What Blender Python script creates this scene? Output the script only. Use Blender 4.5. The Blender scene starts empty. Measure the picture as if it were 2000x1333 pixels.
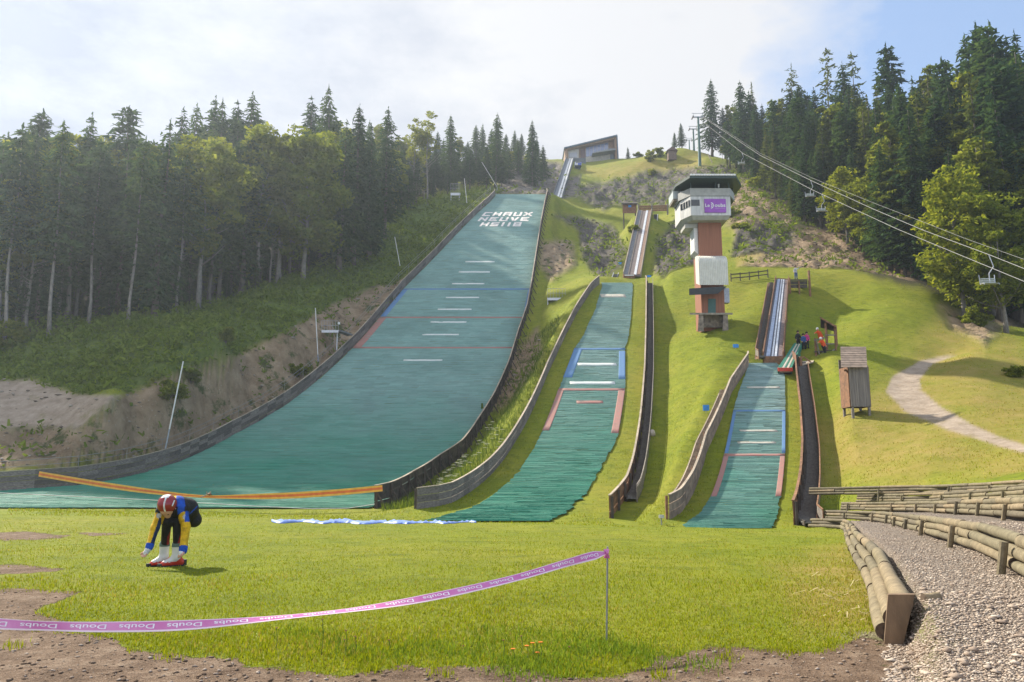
import bpy, bmesh, math, random
import numpy as np
from mathutils import Vector, Matrix
R = math.radians
SC = bpy.context.scene
COL = SC.collection
rnd = random.Random(7)
rng = np.random.default_rng(7)

# ---------------------------------------------------------------- camera, sky, sun, exposure
PITCH = R(9.1); FPX = 1556.0
CP, SP = math.cos(PITCH), math.sin(PITCH)
cam = bpy.data.cameras.new("camera"); camo = bpy.data.objects.new("camera", cam); COL.objects.link(camo)
cam.sensor_width = 36; cam.lens = 36 * FPX / 2000; cam.clip_start = .05; cam.clip_end = 6000
camo.rotation_euler = (math.pi / 2 + PITCH, 0, 0)
SC.camera = camo
SUN_AZ, SUN_EL = R(-46), R(40)
SV = SC.view_settings
SV.view_transform = 'Standard'; SV.look = 'None'; SV.gamma = 1; SV.exposure = 1.0
world = bpy.data.worlds.new("World"); SC.world = world; world.use_nodes = True

def build_world():
    nt = world.node_tree; N = nt.nodes; L = nt.links; N.clear()
    out = N.new('ShaderNodeOutputWorld'); bg = N.new('ShaderNodeBackground'); L.new(bg.outputs[0], out.inputs[0])
    bg.inputs[1].default_value = 0.1
    sky = N.new('ShaderNodeTexSky'); sky.sky_type = 'NISHITA'; sky.sun_disc = False
    sky.sun_elevation = SUN_EL; sky.sun_rotation = SUN_AZ; sky.altitude = 1000; sky.dust_density = 1.5
    tc = N.new('ShaderNodeTexCoord')
    def noise(scale, detail, rough, off, st):
        m = N.new('ShaderNodeMapping'); m.inputs['Location'].default_value = off; m.inputs['Scale'].default_value = st
        L.new(tc.outputs['Generated'], m.inputs[0])
        n = N.new('ShaderNodeTexNoise'); n.inputs['Scale'].default_value = scale; n.inputs['Detail'].default_value = detail
        n.inputs['Roughness'].default_value = rough; L.new(m.outputs[0], n.inputs[0]); return n.outputs[0]
    def math_(op, a, b):
        m = N.new('ShaderNodeMath'); m.operation = op
        for i, s in enumerate((a, b)):
            if isinstance(s, (int, float)): m.inputs[i].default_value = s
            else: L.new(s, m.inputs[i])
        return m.outputs[0]
    def ramp(x, pts):
        r = N.new('ShaderNodeValToRGB'); L.new(x, r.inputs[0]); e = r.color_ramp.elements
        while len(e) < len(pts): e.new(.5)
        for i, (p, c) in enumerate(pts):
            e[i].position = p; e[i].color = c if isinstance(c, tuple) else (c, c, c, 1)
        return r.outputs[0]
    sep = N.new('ShaderNodeSeparateXYZ'); L.new(tc.outputs['Generated'], sep.inputs[0])
    X, Z = sep.outputs[0], sep.outputs[2]
    n1 = noise(2.3, 9, .55, (3.1, 1.7, .4), (1, 1, 1.7))
    n2 = noise(4.5, 7, .6, (8.2, .3, 2.2), (1, 1, 2.0))
    # the deck of cloud is closed on the left and breaks open to the right and overhead
    edge = math_('MULTIPLY', math_('SUBTRACT', X, .20), -1.7)
    cov = math_('ADD', math_('ADD', math_('MULTIPLY', n1, 1.5), math_('MULTIPLY', n2, .5)), math_('ADD', edge, math_('MULTIPLY', Z, -.25)))
    mask = ramp(cov, [(.56, 0.0), (.80, 1.0)])
    # brightness of the cloud: bright towards the hidden sun, grey blue underside on the far left
    g = math_('ADD', math_('MULTIPLY', math_('ADD', X, .62), 1.35), math_('MULTIPLY', math_('SUBTRACT', n2, .5), 2.0))
    g = math_('ADD', g, math_('MULTIPLY', math_('SUBTRACT', Z, .42), .9))
    cc = ramp(g, [(.04, (2.05, 2.3, 2.95, 1)), (.48, (3.1, 3.28, 3.75, 1)), (.95, (4.35, 4.38, 4.5, 1))])
    mx = N.new('ShaderNodeMix'); mx.data_type = 'RGBA'
    L.new(mask, mx.inputs['Factor']); L.new(cc, mx.inputs['B'])
    veil = N.new('ShaderNodeMix'); veil.data_type = 'RGBA'; veil.inputs['Factor'].default_value = .45
    L.new(sky.outputs[0], veil.inputs['A']); veil.inputs['B'].default_value = (2.6, 3.6, 5.4, 1)
    L.new(veil.outputs['Result'], mx.inputs['A'])
    # unseen sky behind the viewer and overhead is boosted as added fill light
    fb = N.new('ShaderNodeMapRange'); L.new(sep.outputs[1], fb.inputs[0]); fb.inputs[1].default_value = .35; fb.inputs[2].default_value = -.5; fb.inputs[3].default_value = 1.0; fb.inputs[4].default_value = 1.6
    gain = N.new('ShaderNodeVectorMath'); gain.operation = 'SCALE'; L.new(mx.outputs['Result'], gain.inputs[0]); L.new(fb.outputs[0], gain.inputs['Scale']); L.new(gain.outputs[0], bg.inputs[0])
build_world()
sun = bpy.data.lights.new("sun", 'SUN'); suno = bpy.data.objects.new("sun", sun); COL.objects.link(suno)
sun.energy = 5.0; sun.angle = R(1.6); sun.color = (1, .93, .80)
sdir = Vector((math.sin(SUN_AZ) * math.cos(SUN_EL), math.cos(SUN_AZ) * math.cos(SUN_EL), math.sin(SUN_EL)))
suno.rotation_euler = (-sdir).to_track_quat('-Z', 'Y').to_euler(); suno.location = (-60, 60, 120)

# ---------------------------------------------------------------- helpers
def TE(v):                      # z / D of picture row v
    yc = (666.5 - np.asarray(v, float)) / FPX
    return (SP + yc * CP) / (CP - yc * SP)
def TA(u, v):                   # x / D of picture point
    yc = (666.5 - np.asarray(v, float)) / FPX
    return ((np.asarray(u, float) - 1000) / FPX) / (CP - yc * SP)
def PT(u, v, D): return Vector((float(TA(u, v)) * D, D, float(TE(v)) * D))
def UV(x, y, z):
    yy = np.maximum(y, .2)
    zc = CP * yy + SP * z; yc = -SP * yy + CP * z
    zc = np.maximum(zc, .05)
    return 1000 + FPX * x / zc, 666.5 - FPX * yc / zc
def sst(a, b, x):
    t = np.clip((np.asarray(x, float) - a) / (b - a), 0, 1); return t * t * (3 - 2 * t)
def vnoise(x, y, seed=0):       # smooth value noise, about -1..1
    xi = np.floor(x).astype(np.int64); yi = np.floor(y).astype(np.int64); fx = x - xi; fy = y - yi
    fx = fx * fx * (3 - 2 * fx); fy = fy * fy * (3 - 2 * fy)
    def h(i, j):
        n = (i * 374761393 + j * 668265263 + seed * 974634777) & 0x7fffffff
        n = ((n ^ (n >> 13)) * 1274126177) & 0x7fffffff
        return ((n ^ (n >> 16)) & 0xffff) / 32767.5 - 1
    return (h(xi, yi) * (1 - fx) + h(xi + 1, yi) * fx) * (1 - fy) + (h(xi, yi + 1) * (1 - fx) + h(xi + 1, yi + 1) * fx) * fy
def fbm(x, y, oct=4, seed=0):
    s = 0; a = .5
    for o in range(oct): s = s + a * vnoise(x * 2 ** o + o * 17.3, y * 2 ** o + o * 9.1, seed + o); a *= .5
    return s

# ---------------------------------------------------------------- the three landing slopes: profiles and edges
def prof(D0, z0, nodes):
    d = np.linspace(D0, nodes[-1][0], 500); s = np.interp(d, [n[0] for n in nodes], [n[1] for n in nodes])
    z = z0 + np.concatenate([[0], np.cumsum((s[1:] + s[:-1]) / 2 * np.diff(d))])
    return d, z
class Hill:
    def __init__(h, D0, z0, nodes): h.d, h.zz = prof(D0, z0, nodes); h.D0, h.D1 = h.d[0], h.d[-1]; h.v = UV(0 * h.d, h.d, h.zz)[1]
    def z(h, D): return np.interp(D, h.d, h.zz)
    def Dv(h, v): return np.interp(-np.asarray(v, float), -h.v, h.d)
    def edge(h, pts):           # picture polyline lying on the slope -> (D, x), sorted by D
        p = sorted(pts, key=lambda q: -q[1]); D = h.Dv([q[1] for q in p]); x = np.array([float(TA(q[0], q[1])) for q in p]) * D
        return D, x
    def x(h, e, D): return np.interp(D, e[0], e[1])
BIG = Hill(46.5, -2.21, [(46.5, .06), (55, .15), (65, .28), (75, .46), (85, .58), (100, .66), (125, .68), (145, .62), (158, .5)])
MED = Hill(38, -2.41, [(38, .05), (45, .16), (53, .30), (62, .43), (72, .53), (85, .58), (95, .55), (100, .45)])
SML = Hill(35.5, -2.56, [(35.5, .05), (41, .2), (48, .34), (56, .44), (64, .5), (68.3, .48)])
bigL = BIG.edge([(-330, 992), (-130, 972), (0, 959), (157, 948), (255, 930), (350, 902), (455, 850), (560, 790), (647, 720), (700, 668), (742, 619), (787, 565), (852, 500), (917, 432), (956, 396), (967, 384)])
bigR = BIG.edge([(726, 992), (759, 983), (806, 955), (856, 920), (900, 889), (932, 842), (963, 791), (992, 725), (1010, 665), (1028, 612), (1037, 562), (1046, 504), (1055, 446), (1068, 384)])
medL = MED.edge([(1176, 558), (1162, 605), (1136, 660), (1121, 681), (1099, 738), (1090, 760), (1058, 842), (1042, 876), (1014, 917), (979, 952), (932, 986), (869, 1005), (822, 1018)])
medR = MED.edge([(1237, 556), (1234, 612), (1228, 660), (1222, 681), (1222, 760), (1209, 848), (1197, 876), (1171, 923), (1146, 968), (1105, 1005), (1078, 1021)])
medWL = MED.edge([(803, 993), (837, 991), (882, 980), (919, 958), (957, 927), (982, 898), (1014, 848), (1036, 807), (1070, 728), (1093, 678), (1104, 655), (1126, 612), (1154, 569), (1172, 553)])
medWR = MED.edge([(1191, 1010), (1206, 992), (1225, 965), (1238, 920), (1252, 830), (1260, 730), (1262, 650), (1263, 556)])
smlL = SML.edge([(1462, 714), (1443, 763), (1431, 804), (1414, 886), (1387, 971), (1365, 1002), (1330, 1026)])
smlR = SML.edge([(1522, 714), (1533, 734), (1535, 804), (1535, 886), (1527, 971), (1522, 1002), (1510, 1032)])
smlWL = SML.edge([(1308, 1012), (1330, 999), (1355, 958), (1368, 923), (1380, 879), (1406, 823), (1428, 766), (1464, 712)])
smlWR = SML.edge([(1551, 1023), (1559, 995), (1566, 950), (1569, 890), (1564, 810), (1557, 750), (1554, 714)])
class Track:                    # bed of an in-run: straight rise
    def __init__(t, D0, v0, D1, v1, e0, e1):
        t.D0, t.D1 = D0, D1; t.z0, t.z1 = float(TE(v0)) * D0, float(TE(v1)) * D1
        t.eL = (np.array([D0, D1]), np.array([float(TA(e0[0], v0)) * D0, float(TA(e1[0], v1)) * D1]))
        t.eR = (np.array([D0, D1]), np.array([float(TA(e0[1], v0)) * D0, float(TA(e1[1], v1)) * D1]))
    def z(t, D): return np.interp(D, [t.D0, t.D1], [t.z0, t.z1])
    def x(t, e, D): return np.interp(D, e[0], e[1])
BIGIN = Track(170, 386, 226, 310, (1080, 1099), (1106, 1121))
MEDIN = Track(106, 537, 140, 412, (1217, 1252), (1246, 1273))
SMLIN = Track(68.9, 697, 88, 546, (1490, 1531), (1515, 1541))
HILLS = [(BIG, bigL, bigR, 1.6, 1.4), (MED, medWL, medWR, .8, 1.5), (SML, smlWL, smlWR, 1.4, 1.6)]

# ---------------------------------------------------------------- terraces of logs on the right: rows as ground polylines
def zf(x, D):
    a = x / np.maximum(D, 2); k = np.interp(a, [-.6, .0, .35], [.0225, .0375, .0447])
    return -1.36 - k * np.maximum(D - 10, 0)
ROWS = [[(3.14, 6.65), (4.5, 10), (7.2, 17), (10, 24), (12.4, 30), (13.75, 33.8), (12.9, 35.2)],
        [(4.4, 6.4), (4.95, 7.8), (6.9, 12.6), (9.6, 19.4), (12.4, 26.6), (14.2, 32.2), (14.0, 36.4)],
        [(6.2, 7.5), (8.2, 12.5), (10.9, 18.8), (14.0, 27), (15.6, 32.5), (15.2, 37.4)],
        [(8.2, 8.5), (10.2, 13.3), (12.7, 19.3), (15.6, 27.4), (17.0, 33), (16.2, 38)],
        [(10.5, 9.5), (12.4, 14), (14.6, 19.6), (17.6, 28), (18.0, 34), (14.4, 39.2)]]
STEP = [0, .34, .70, 1.06, 1.40]
def row_x(k, y):
    p = ROWS[k]; q = [p[0]]
    for b in p[1:]:
        if b[1] > q[-1][1] + .01: q.append(b)
    ys = [b[1] for b in q]; xs = [b[0] for b in q]
    lo = xs[0] + (y - ys[0]) * .40
    return np.where(y < ys[0], lo, np.interp(y, ys, xs))

CTRL = """
0 900 57|-150 900 57|100 878 59.5|100 832 62|0 832 62|-150 830 62|200 765 67|0 750 70|-150 750 70|240 772 64|250 860 60.5|330 742 67|330 872 62.8|450 700 74|450 838 70|
560 672 84|560 770 80.5|620 625 92|650 600 98|700 640 99|750 560 112|750 500 122|850 450 140|830 402 150|900 380 160|930 372 166|960 376 166|
0 700 77|-150 700 77|95 655 81|250 635 87|400 608 93|500 570 101|640 520 113|720 460 128|800 415 145|-150 640 90|0 590 115|200 570 115|400 520 125|600 460 140|700 400 168|-200 520 160|100 480 170|400 430 180|650 370 200|
780 380 165|880 352 185|850 340 215|1000 362 180|940 335 195|1000 312 207|1070 332 206|1090 322 226|960 300 235|1040 372 168|1070 375 166|
1108 372 183|1130 346 203|1125 382 178|1180 366 190|1200 345 202|1250 335 203|1300 330 202|1350 322 198|1230 395 170|1300 392 172|1190 412 157|1120 402 166|1100 430 150|1150 440 146|1200 440 148|1180 480 130|1210 520 119|1150 505 122|1100 500 122|1070 470 132|1100 560 108|1150 545 106|1075 640 96|1060 700 86|
1367 316 196|1320 300 207|1230 312 224|1205 312 229|1140 318 229|1140 330 219|1120 310 245|1400 322 190|
1280 545 99|1330 533 97|1390 530 96|1290 515 112|1270 490 122|1290 440 145|1300 650 83|1300 750 70|1300 850 58.5|1280 950 46|1400 650 77|1400 700 69.5|1370 800 60|1440 630 79|1480 660 75|
1430 525 96|1500 540 92|1580 547 90|1700 560 88|1830 582 86|1430 505 103|1500 492 108|1340 480 122|1450 430 127|1330 420 142|1400 370 160|1600 470 119|1750 540 101|1580 430 130|1500 380 148|1440 345 168|1850 560 104|1700 480 120|
1600 700 68|1605 640 77.5|1640 615 82|1620 580 86.5|1700 640 76|1650 760 60|1620 850 52|1620 950 42|1800 900 42|1900 895 41|1800 800 54|1900 780 54|1900 700 66|1850 655 75|1950 665 75|2000 672 74|2100 660 76|1900 640 83|2000 640 86|2100 640 86|
1750 740 63.5|1840 700 70|2000 880 40|2000 800 51|2000 750 59|2150 850 42|2150 760 56|1800 520 118|1900 480 130|2000 450 140|2100 430 140|1700 420 150|1850 380 170|2000 330 190|1600 380 165|1500 340 190|1700 330 200|1900 280 220|2100 260 220|1450 320 210
"""
def ctrl_pts():
    P = []
    for s in CTRL.replace("\n", "").split("|"):
        if s.strip():
            u, v, D = map(float, s.split()); P.append((float(TA(u, v)), D, float(TE(v))))
    for H, eL, eR, mL, mR in HILLS:
        for D in np.linspace(H.D0, H.D1, 9):
            for x in (H.x(eL, D) - mL * .5, H.x(eR, D) + mR * .5): P.append((x / D, D, H.z(D) / D))
    for a, Dm in ((-1, 48), (-.8, 48), (-.6, 46), (-.4, 45), (-.2, 44), (-.08, 38), (.06, 37), (.2, 35), (.32, 35)):
        for D in (26, 31, Dm - 1):
            P.append((a, D, zf(a * D, D) / D))
    for x, y, dz in ((12.6, 12, 1.7), (14, 16.5, 1.75), (16.3, 21, 1.75), (19, 28.5, 1.75), (19.2, 34, 1.8), (15, 40.2, 1.6), (17, 16, 2), (20, 22, 2.05), (24, 28, 2.2), (16, 10, 2), (24, 20, 2.6), (30, 28, 3), (8, 5, 1.3), (14, 6, 1.8)):
        P.append((x / y, y, (zf(x, y) + dz) / y))
    for a in (-1.2, -.8, -.4, 0, .3):
        for D, z in ((300, 88), (420, 85), (800, 60)): P.append((a, D, z / D))
    for a in (.6, 1, 1.3):
        for D, z in ((300, 125), (420, 130), (800, 100)): P.append((a, D, z / D))
    for a in (-1.3, 1.3):
        for D, z in ((50, 2), (80, 14), (120, 30), (180, 52)): P.append((a, D, z / D))
    return np.array(P)
CT = ctrl_pts()
def mq(p, q): return np.sqrt((p[:, None, 0] - q[None, :, 0]) ** 2 + (p[:, None, 1] - q[None, :, 1]) ** 2 + .02 ** 2)
CQ = np.stack([CT[:, 0], np.log(CT[:, 1]) * .7], 1)
RW = np.linalg.solve(np.block([[mq(CQ, CQ) + np.eye(len(CQ)) * -2e-4, np.ones((len(CQ), 1))], [np.ones((1, len(CQ))), np.zeros((1, 1))]]), np.append(CT[:, 2], 0))
def rbf(a, D):
    q = np.stack([a, np.log(np.maximum(D, 2)) * .7], 1); o = np.empty(len(q))
    for i in range(0, len(q), 20000): o[i:i + 20000] = mq(q[i:i + 20000], CQ) @ RW[:-1] + RW[-1]
    return o
def height(x, y, rough=True):
    x = np.atleast_1d(np.asarray(x, float)); y = np.atleast_1d(np.asarray(y, float)); sh = x.shape; x = x.ravel(); y = y.ravel()
    D = np.maximum(y, 2); a = x / D
    z = rbf(a, D) * D
    u, v = UV(x, y, z)
    if rough:
        w = sst(45, 80, D)
        z = z + w * (.5 * fbm(x / 6, y / 6, 4, 3) + .9 * fbm(x / 22, y / 22, 2, 5))
        rk = rockmask(x, y, u, v)
        z = z + rk * (1.5 * np.abs(fbm(x / 3.2, y / 5, 4, 11)) * 1.6 + .7 * fbm(x / 1.1, y / 1.5, 3, 13) - .6)
    # meadow in front
    Dm = np.interp(a, [-.8, -.5, -.2, -.08, .06, .2, .35], [47, 46, 44, 38, 37, 35, 35])
    f = zf(x, y) + .03 * fbm(x / 1.5, y / 1.5, 3, 21) + .05 * fbm(x / 5, y / 5, 2, 22)
    wf = 1 - sst(Dm - 9, Dm + 2, D)
    t = f.copy()
    dr1 = x - row_x(0, y)
    inside = np.zeros_like(x)
    for k in range(5):
        d = x - row_x(k, y)
        hgt = (STEP[k + 1] - STEP[k]) if k < 4 else .36
        t = t + hgt * sst(-.02, .22, d) - (.02 * sst(0, 1.2, d))
    # near end of the lowest row: the gravel runs down to the meadow
    nr = sst(4.6, 7.0, y)
    t = np.where(dr1 > 0, f + (t - f) * (nr * 1.0 + (1 - nr) * sst(.0, 3.0, dr1)), t)
    far = 1 - sst(34.0, 37.5, y - .3 * np.minimum(dr1, 0))
    terr = sst(-1.0, -.6, dr1) * far
    wf2 = np.maximum(wf * (1 - sst(.3, 1.2, dr1)), 0)
    d5 = x - row_x(4, y)
    wt = terr * (1 - sst(.2, 1.8, d5))
    z = z * (1 - wf2) + f * wf2
    z = z * (1 - wt) + t * wt
    # the slopes' own beds
    num = 0; den = 0; base = 1
    for H, eL, eR, mL, mR in HILLS:
        xl = H.x(eL, D) - mL; xr = H.x(eR, D) + mR
        w = (1 - sst(0, 1.8, xl - x)) * (1 - sst(0, 1.8, x - xr)) * sst(H.D0 - 3.5, H.D0 + .2, D) * (1 - sst(H.D1, H.D1 + 1.2, D))
        s = w / (1.0005 - w); num = num + s * (H.z(D) - .07); den = den + s
    for T, low in ((BIGIN, .7), (MEDIN, .6), (SMLIN, .9)):
        w = (1 - sst(.2, 4, T.x(T.eL, D) - x)) * (1 - sst(.2, 4, x - T.x(T.eR, D))) * sst(T.D0 - 2, T.D0 + 1, D) * (1 - sst(T.D1 - 1, T.D1 + 2, D))
        s = w / (1.0005 - w); num = num + s * (T.z(D) - low); den = den + s
    z = (z + num) / (1 + den)
    return z.reshape(sh)
def HZ(x, y): return float(height(x, y)[0])
# ---------------------------------------------------------------- ground cover zones (outlines on the ground, given by how they look from the meadow)
def poly(s): return [tuple(map(float, q.split(","))) for q in s.split()]
ZN = {
 'rock': [("1135,368 1215,350 1300,328 1432,322 1428,345 1335,352 1322,398 1262,402 1200,402 1180,412 1120,388", 150, 216, 8),
          ("1284,470 1332,405 1368,420 1368,520 1325,545 1280,535", 100, 175, 8),
          ("1085,420 1150,432 1190,440 1228,485 1218,522 1175,548 1140,505 1128,455", 104, 160, 8),
          ("1440,440 1520,425 1560,470 1500,500 1425,500", 104, 150, 12)],
 'scree': [("985,300 1096,318 1104,345 1080,388 955,378 990,338", 158, 240, 7), ("1100,350 1135,345 1128,385 1090,390", 170, 205, 5)],
 'tan': [("240,772 330,742 450,700 560,650 640,598 740,560 790,540 770,590 690,675 620,735 520,800 430,850 330,890 60,912 -200,925 -200,838 160,835", 54, 112, 6),
         ("1412,345 1465,352 1540,410 1560,440 1500,455 1415,440", 118, 205, 14),
          ("1560,440 1660,455 1800,530 1780,560 1600,540 1450,520 1500,480", 96, 150, 16), ("1835,600 1960,630 1930,668 1850,640", 66, 100, 14),
         ("1060,470 1110,470 1120,520 1080,545 1055,520", 100, 135, 10), ("1000,690 1050,640 1060,690 990,790 960,800", 60, 98, 10)],
 'gravel': [("-200,738 60,742 150,770 236,772 180,815 155,838 -200,832", 58, 72, 4),
            ("1845,697 1795,706 1742,735 1730,764 1764,801 1852,841 1950,870 2020,893 2080,903 2080,890 2000,870 1905,833 1838,796 1800,763 1796,742 1822,712 1868,694", 36, 76, 3)],
 'scrub': [("-300,640 250,615 640,500 800,395 985,366 950,392 915,425 850,490 780,548 700,598 560,655 450,695 330,740 236,770 150,768 60,740 -300,735", 64, 172, 8),
           ("1395,330 1470,340 1530,400 1600,440 1560,470 1430,430 1400,400", 118, 205, 12)],
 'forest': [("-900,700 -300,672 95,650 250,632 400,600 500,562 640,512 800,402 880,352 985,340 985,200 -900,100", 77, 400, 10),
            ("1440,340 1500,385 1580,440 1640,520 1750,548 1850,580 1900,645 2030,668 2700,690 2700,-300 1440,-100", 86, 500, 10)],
 'dry': [("1590,850 1700,760 1850,620 2000,680 2100,760 2100,930 1800,930 1600,960", 34, 90, 40), ("1440,430 1560,400 1700,540 1440,520", 96, 150, 15),
         ("1130,340 1380,290 1380,330 1200,355", 180, 235, 15), ("1520,1090 1660,1060 1720,1180 1700,1250 1560,1220", 5, 20, 40)],
 'dirt': [("-600,1216 90,1226 215,1244 250,1275 420,1284 520,1305 660,1322 820,1300 1010,1302 1130,1325 1230,1318 1290,1286 1370,1262 1500,1264 1610,1272 1700,1236 1800,1240 2300,1400 2300,1900 -600,1900", 0, 9.5, 10),
          ("-400,1150 60,1150 170,1155 90,1178 60,1195 150,1215 -400,1215", 5, 14, 7), ("-400,1034 60,1040 140,1045 60,1056 -400,1056", 12, 30, 5), ("-300,1098 40,1104 130,1110 40,1122 -300,1118", 6, 20, 5), ("150,1040 250,1042 180,1048", 12, 30, 3), ("1090,740 1050,690 1100,600 1130,600", 200, 201, 5)],
 'shade': [("1430,520 1500,535 1600,548 1830,578 1850,600 1600,560 1430,545", 82, 100, 8)],
}
def sdp(u, v, P):
    d = np.full(u.shape, 1e18); ins = np.zeros(u.shape, bool)
    for (x1, y1), (x2, y2) in zip(P, P[1:] + P[:1]):
        ex, ey = x2 - x1, y2 - y1; t = np.clip(((u - x1) * ex + (v - y1) * ey) / (ex * ex + ey * ey + 1e-9), 0, 1)
        d = np.minimum(d, (u - x1 - t * ex) ** 2 + (v - y1 - t * ey) ** 2)
        if y1 != y2: ins ^= ((y1 > v) != (y2 > v)) & (u < ex * (v - y1) / ey + x1)
    return np.where(ins, 1, -1) * np.sqrt(d)
def zone(name, x, y, u, v):
    o = np.zeros(x.shape)
    for s, d0, d1, w in ZN[name]:
        P = poly(s); us = [p[0] for p in P]; vs = [p[1] for p in P]
        m = (y > d0) & (y < d1) & (u > min(us) - 3 * w) & (u < max(us) + 3 * w) & (v > min(vs) - 3 * w) & (v < max(vs) + 3 * w)
        if m.any():
            sc = np.maximum(y[m], 6)
            wu = u[m] + w * 1.3 * fbm(x[m] * 40 / sc, y[m] * 40 / sc, 3, 31); wv = v[m] + w * .9 * fbm(x[m] * 40 / sc, y[m] * 40 / sc, 3, 41)
            o[m] = np.maximum(o[m], sst(-w, w, sdp(wu, wv, P)))
    return o
def rockmask(x, y, u, v):
    return np.maximum(zone('rock', x, y, u, v), np.maximum(.8 * zone('scree', x, y, u, v), .55 * zone('tan', x, y, u, v)))

# ---------------------------------------------------------------- mesh and material helpers
def tag(o, label=None, cat=None, group=None, kind=None):
    for k, val in (('label', label), ('category', cat), ('group', group), ('kind', kind)):
        if val: o[k] = val
    return o
def empty(name, loc, label, cat, group=None):
    o = bpy.data.objects.new(name, None); COL.objects.link(o); o.location = loc; o.empty_display_size = .2
    return tag(o, label, cat, group)
def np_mesh(name, V, F, mats=(), midx=None, smooth=False):
    V = np.asarray(V, np.float32); me = bpy.data.meshes.new(name); me.vertices.add(len(V)); me.vertices.foreach_set('co', V.ravel())
    F = [np.asarray(f, np.int32) for f in (F if isinstance(F, list) else [F])]
    F = [f for f in F if len(f)]
    tot = np.concatenate([np.full(len(f), f.shape[1], np.int32) for f in F]); idx = np.concatenate([f.ravel() for f in F])
    me.loops.add(len(idx)); me.loops.foreach_set('vertex_index', idx); me.polygons.add(len(tot))
    st = np.zeros(len(tot), np.int32); st[1:] = np.cumsum(tot)[:-1]; me.polygons.foreach_set('loop_start', st); me.polygons.foreach_set('loop_total', tot)
    if midx is not None: me.polygons.foreach_set('material_index', np.asarray(midx, np.int32))
    if smooth: me.polygons.foreach_set('use_smooth', np.ones(len(tot), bool))
    for m in mats: me.materials.append(m)
    me.update(calc_edges=True); return me
def link(name, me, parent=None):
    o = bpy.data.objects.new(name, me); COL.objects.link(o)
    if parent: o.parent = parent
    return o
def cattr(me, name, A):
    at = me.color_attributes.new(name, 'FLOAT_COLOR', 'POINT'); at.data.foreach_set('color', np.asarray(A, np.float32).ravel())
class MB:                                   # collects shapes into one mesh; world coordinates, shifted to the parent on build
    def __init__(s): s.v = []; s.f = []; s.m = []; s.n = 0; s.mi = 0
    def add(s, V, F):
        V = [tuple(p) for p in V]
        for f in F: s.f.append([i + s.n for i in f]); s.m.append(s.mi)
        s.v += V; s.n += len(V); return s
    def mat(s, i): s.mi = i; return s
    def hexa(s, p):                         # 8 corners: bottom ring, top ring
        return s.add(p, [(3, 2, 1, 0), (4, 5, 6, 7), (0, 1, 5, 4), (1, 2, 6, 5), (2, 3, 7, 6), (3, 0, 4, 7)])
    def box(s, c, d, M=None):
        c = Vector(c); q = [Vector((x * d[0] / 2, y * d[1] / 2, z * d[2] / 2)) for z in (-1, 1) for x, y in ((-1, -1), (1, -1), (1, 1), (-1, 1))]
        return s.hexa([c + (M @ p if M else p) for p in q])
    def bar(s, a, b, w, h, up=(0, 0, 1)):   # rectangular bar between two points
        a = Vector(a); b = Vector(b); t = (b - a).normalized(); r = t.cross(Vector(up))
        if r.length < 1e-4: r = t.cross(Vector((1, 0, 0)))
        r.normalize(); n = r.cross(t); r = r * w / 2; n = n * h / 2
        return s.hexa([a - r - n, a + r - n, b + r - n, b - r - n, a - r + n, a + r + n, b + r + n, b - r + n])
    def tube(s, pts, r, k=6, cap=True):     # round bar along points; r may be a list
        pts = [Vector(p) for p in pts]; n = len(pts); rr = r if isinstance(r, (list, tuple)) else [r] * n; V = []; F = []
        up = Vector((0, 0, 1)); t0 = (pts[-1] - pts[0]).normalized()
        if abs(t0.z) > .9: up = Vector((1, 0, 0))
        for i, p in enumerate(pts):
            t = (pts[min(i + 1, n - 1)] - pts[max(i - 1, 0)]).normalized(); x = t.cross(up).normalized(); y = x.cross(t)
            for j in range(k): a = 2 * math.pi * j / k; V.append(p + (x * math.cos(a) + y * math.sin(a)) * rr[i])
        for i in range(n - 1):
            for j in range(k): F.append((i * k + j, i * k + (j + 1) % k, (i + 1) * k + (j + 1) % k, (i + 1) * k + j))
        if cap: F.append(tuple(range(k - 1, -1, -1))); F.append(tuple((n - 1) * k + j for j in range(k)))
        return s.add(V, F)
    def prism(s, ring, off):                # extrude a planar ring by a vector
        ring = [Vector(p) for p in ring]; off = Vector(off); n = len(ring)
        return s.add(ring + [p + off for p in ring], [tuple(range(n - 1, -1, -1)), tuple(range(n, 2 * n))] + [(i, (i + 1) % n, n + (i + 1) % n, n + i) for i in range(n)])
    def build(s, name, mats, parent=None, smooth=False, recalc=True):
        o_ = parent.location if parent else Vector((0, 0, 0))
        if parent and parent.parent: o_ = parent.location + parent.parent.location
        me = bpy.data.meshes.new(name); me.from_pydata([tuple(Vector(p) - o_) for p in s.v], [], s.f)
        for m in (mats if isinstance(mats, (list, tuple)) else [mats]): me.materials.append(m)
        me.polygons.foreach_set('material_index', np.array(s.m, np.int32))
        if recalc:
            bm = bmesh.new(); bm.from_mesh(me); bmesh.ops.recalc_face_normals(bm, faces=bm.faces); bm.to_mesh(me); bm.free()
        if smooth: me.polygons.foreach_set('use_smooth', np.ones(len(me.polygons), bool))
        me.update(); return link(name, me, parent)

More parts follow.
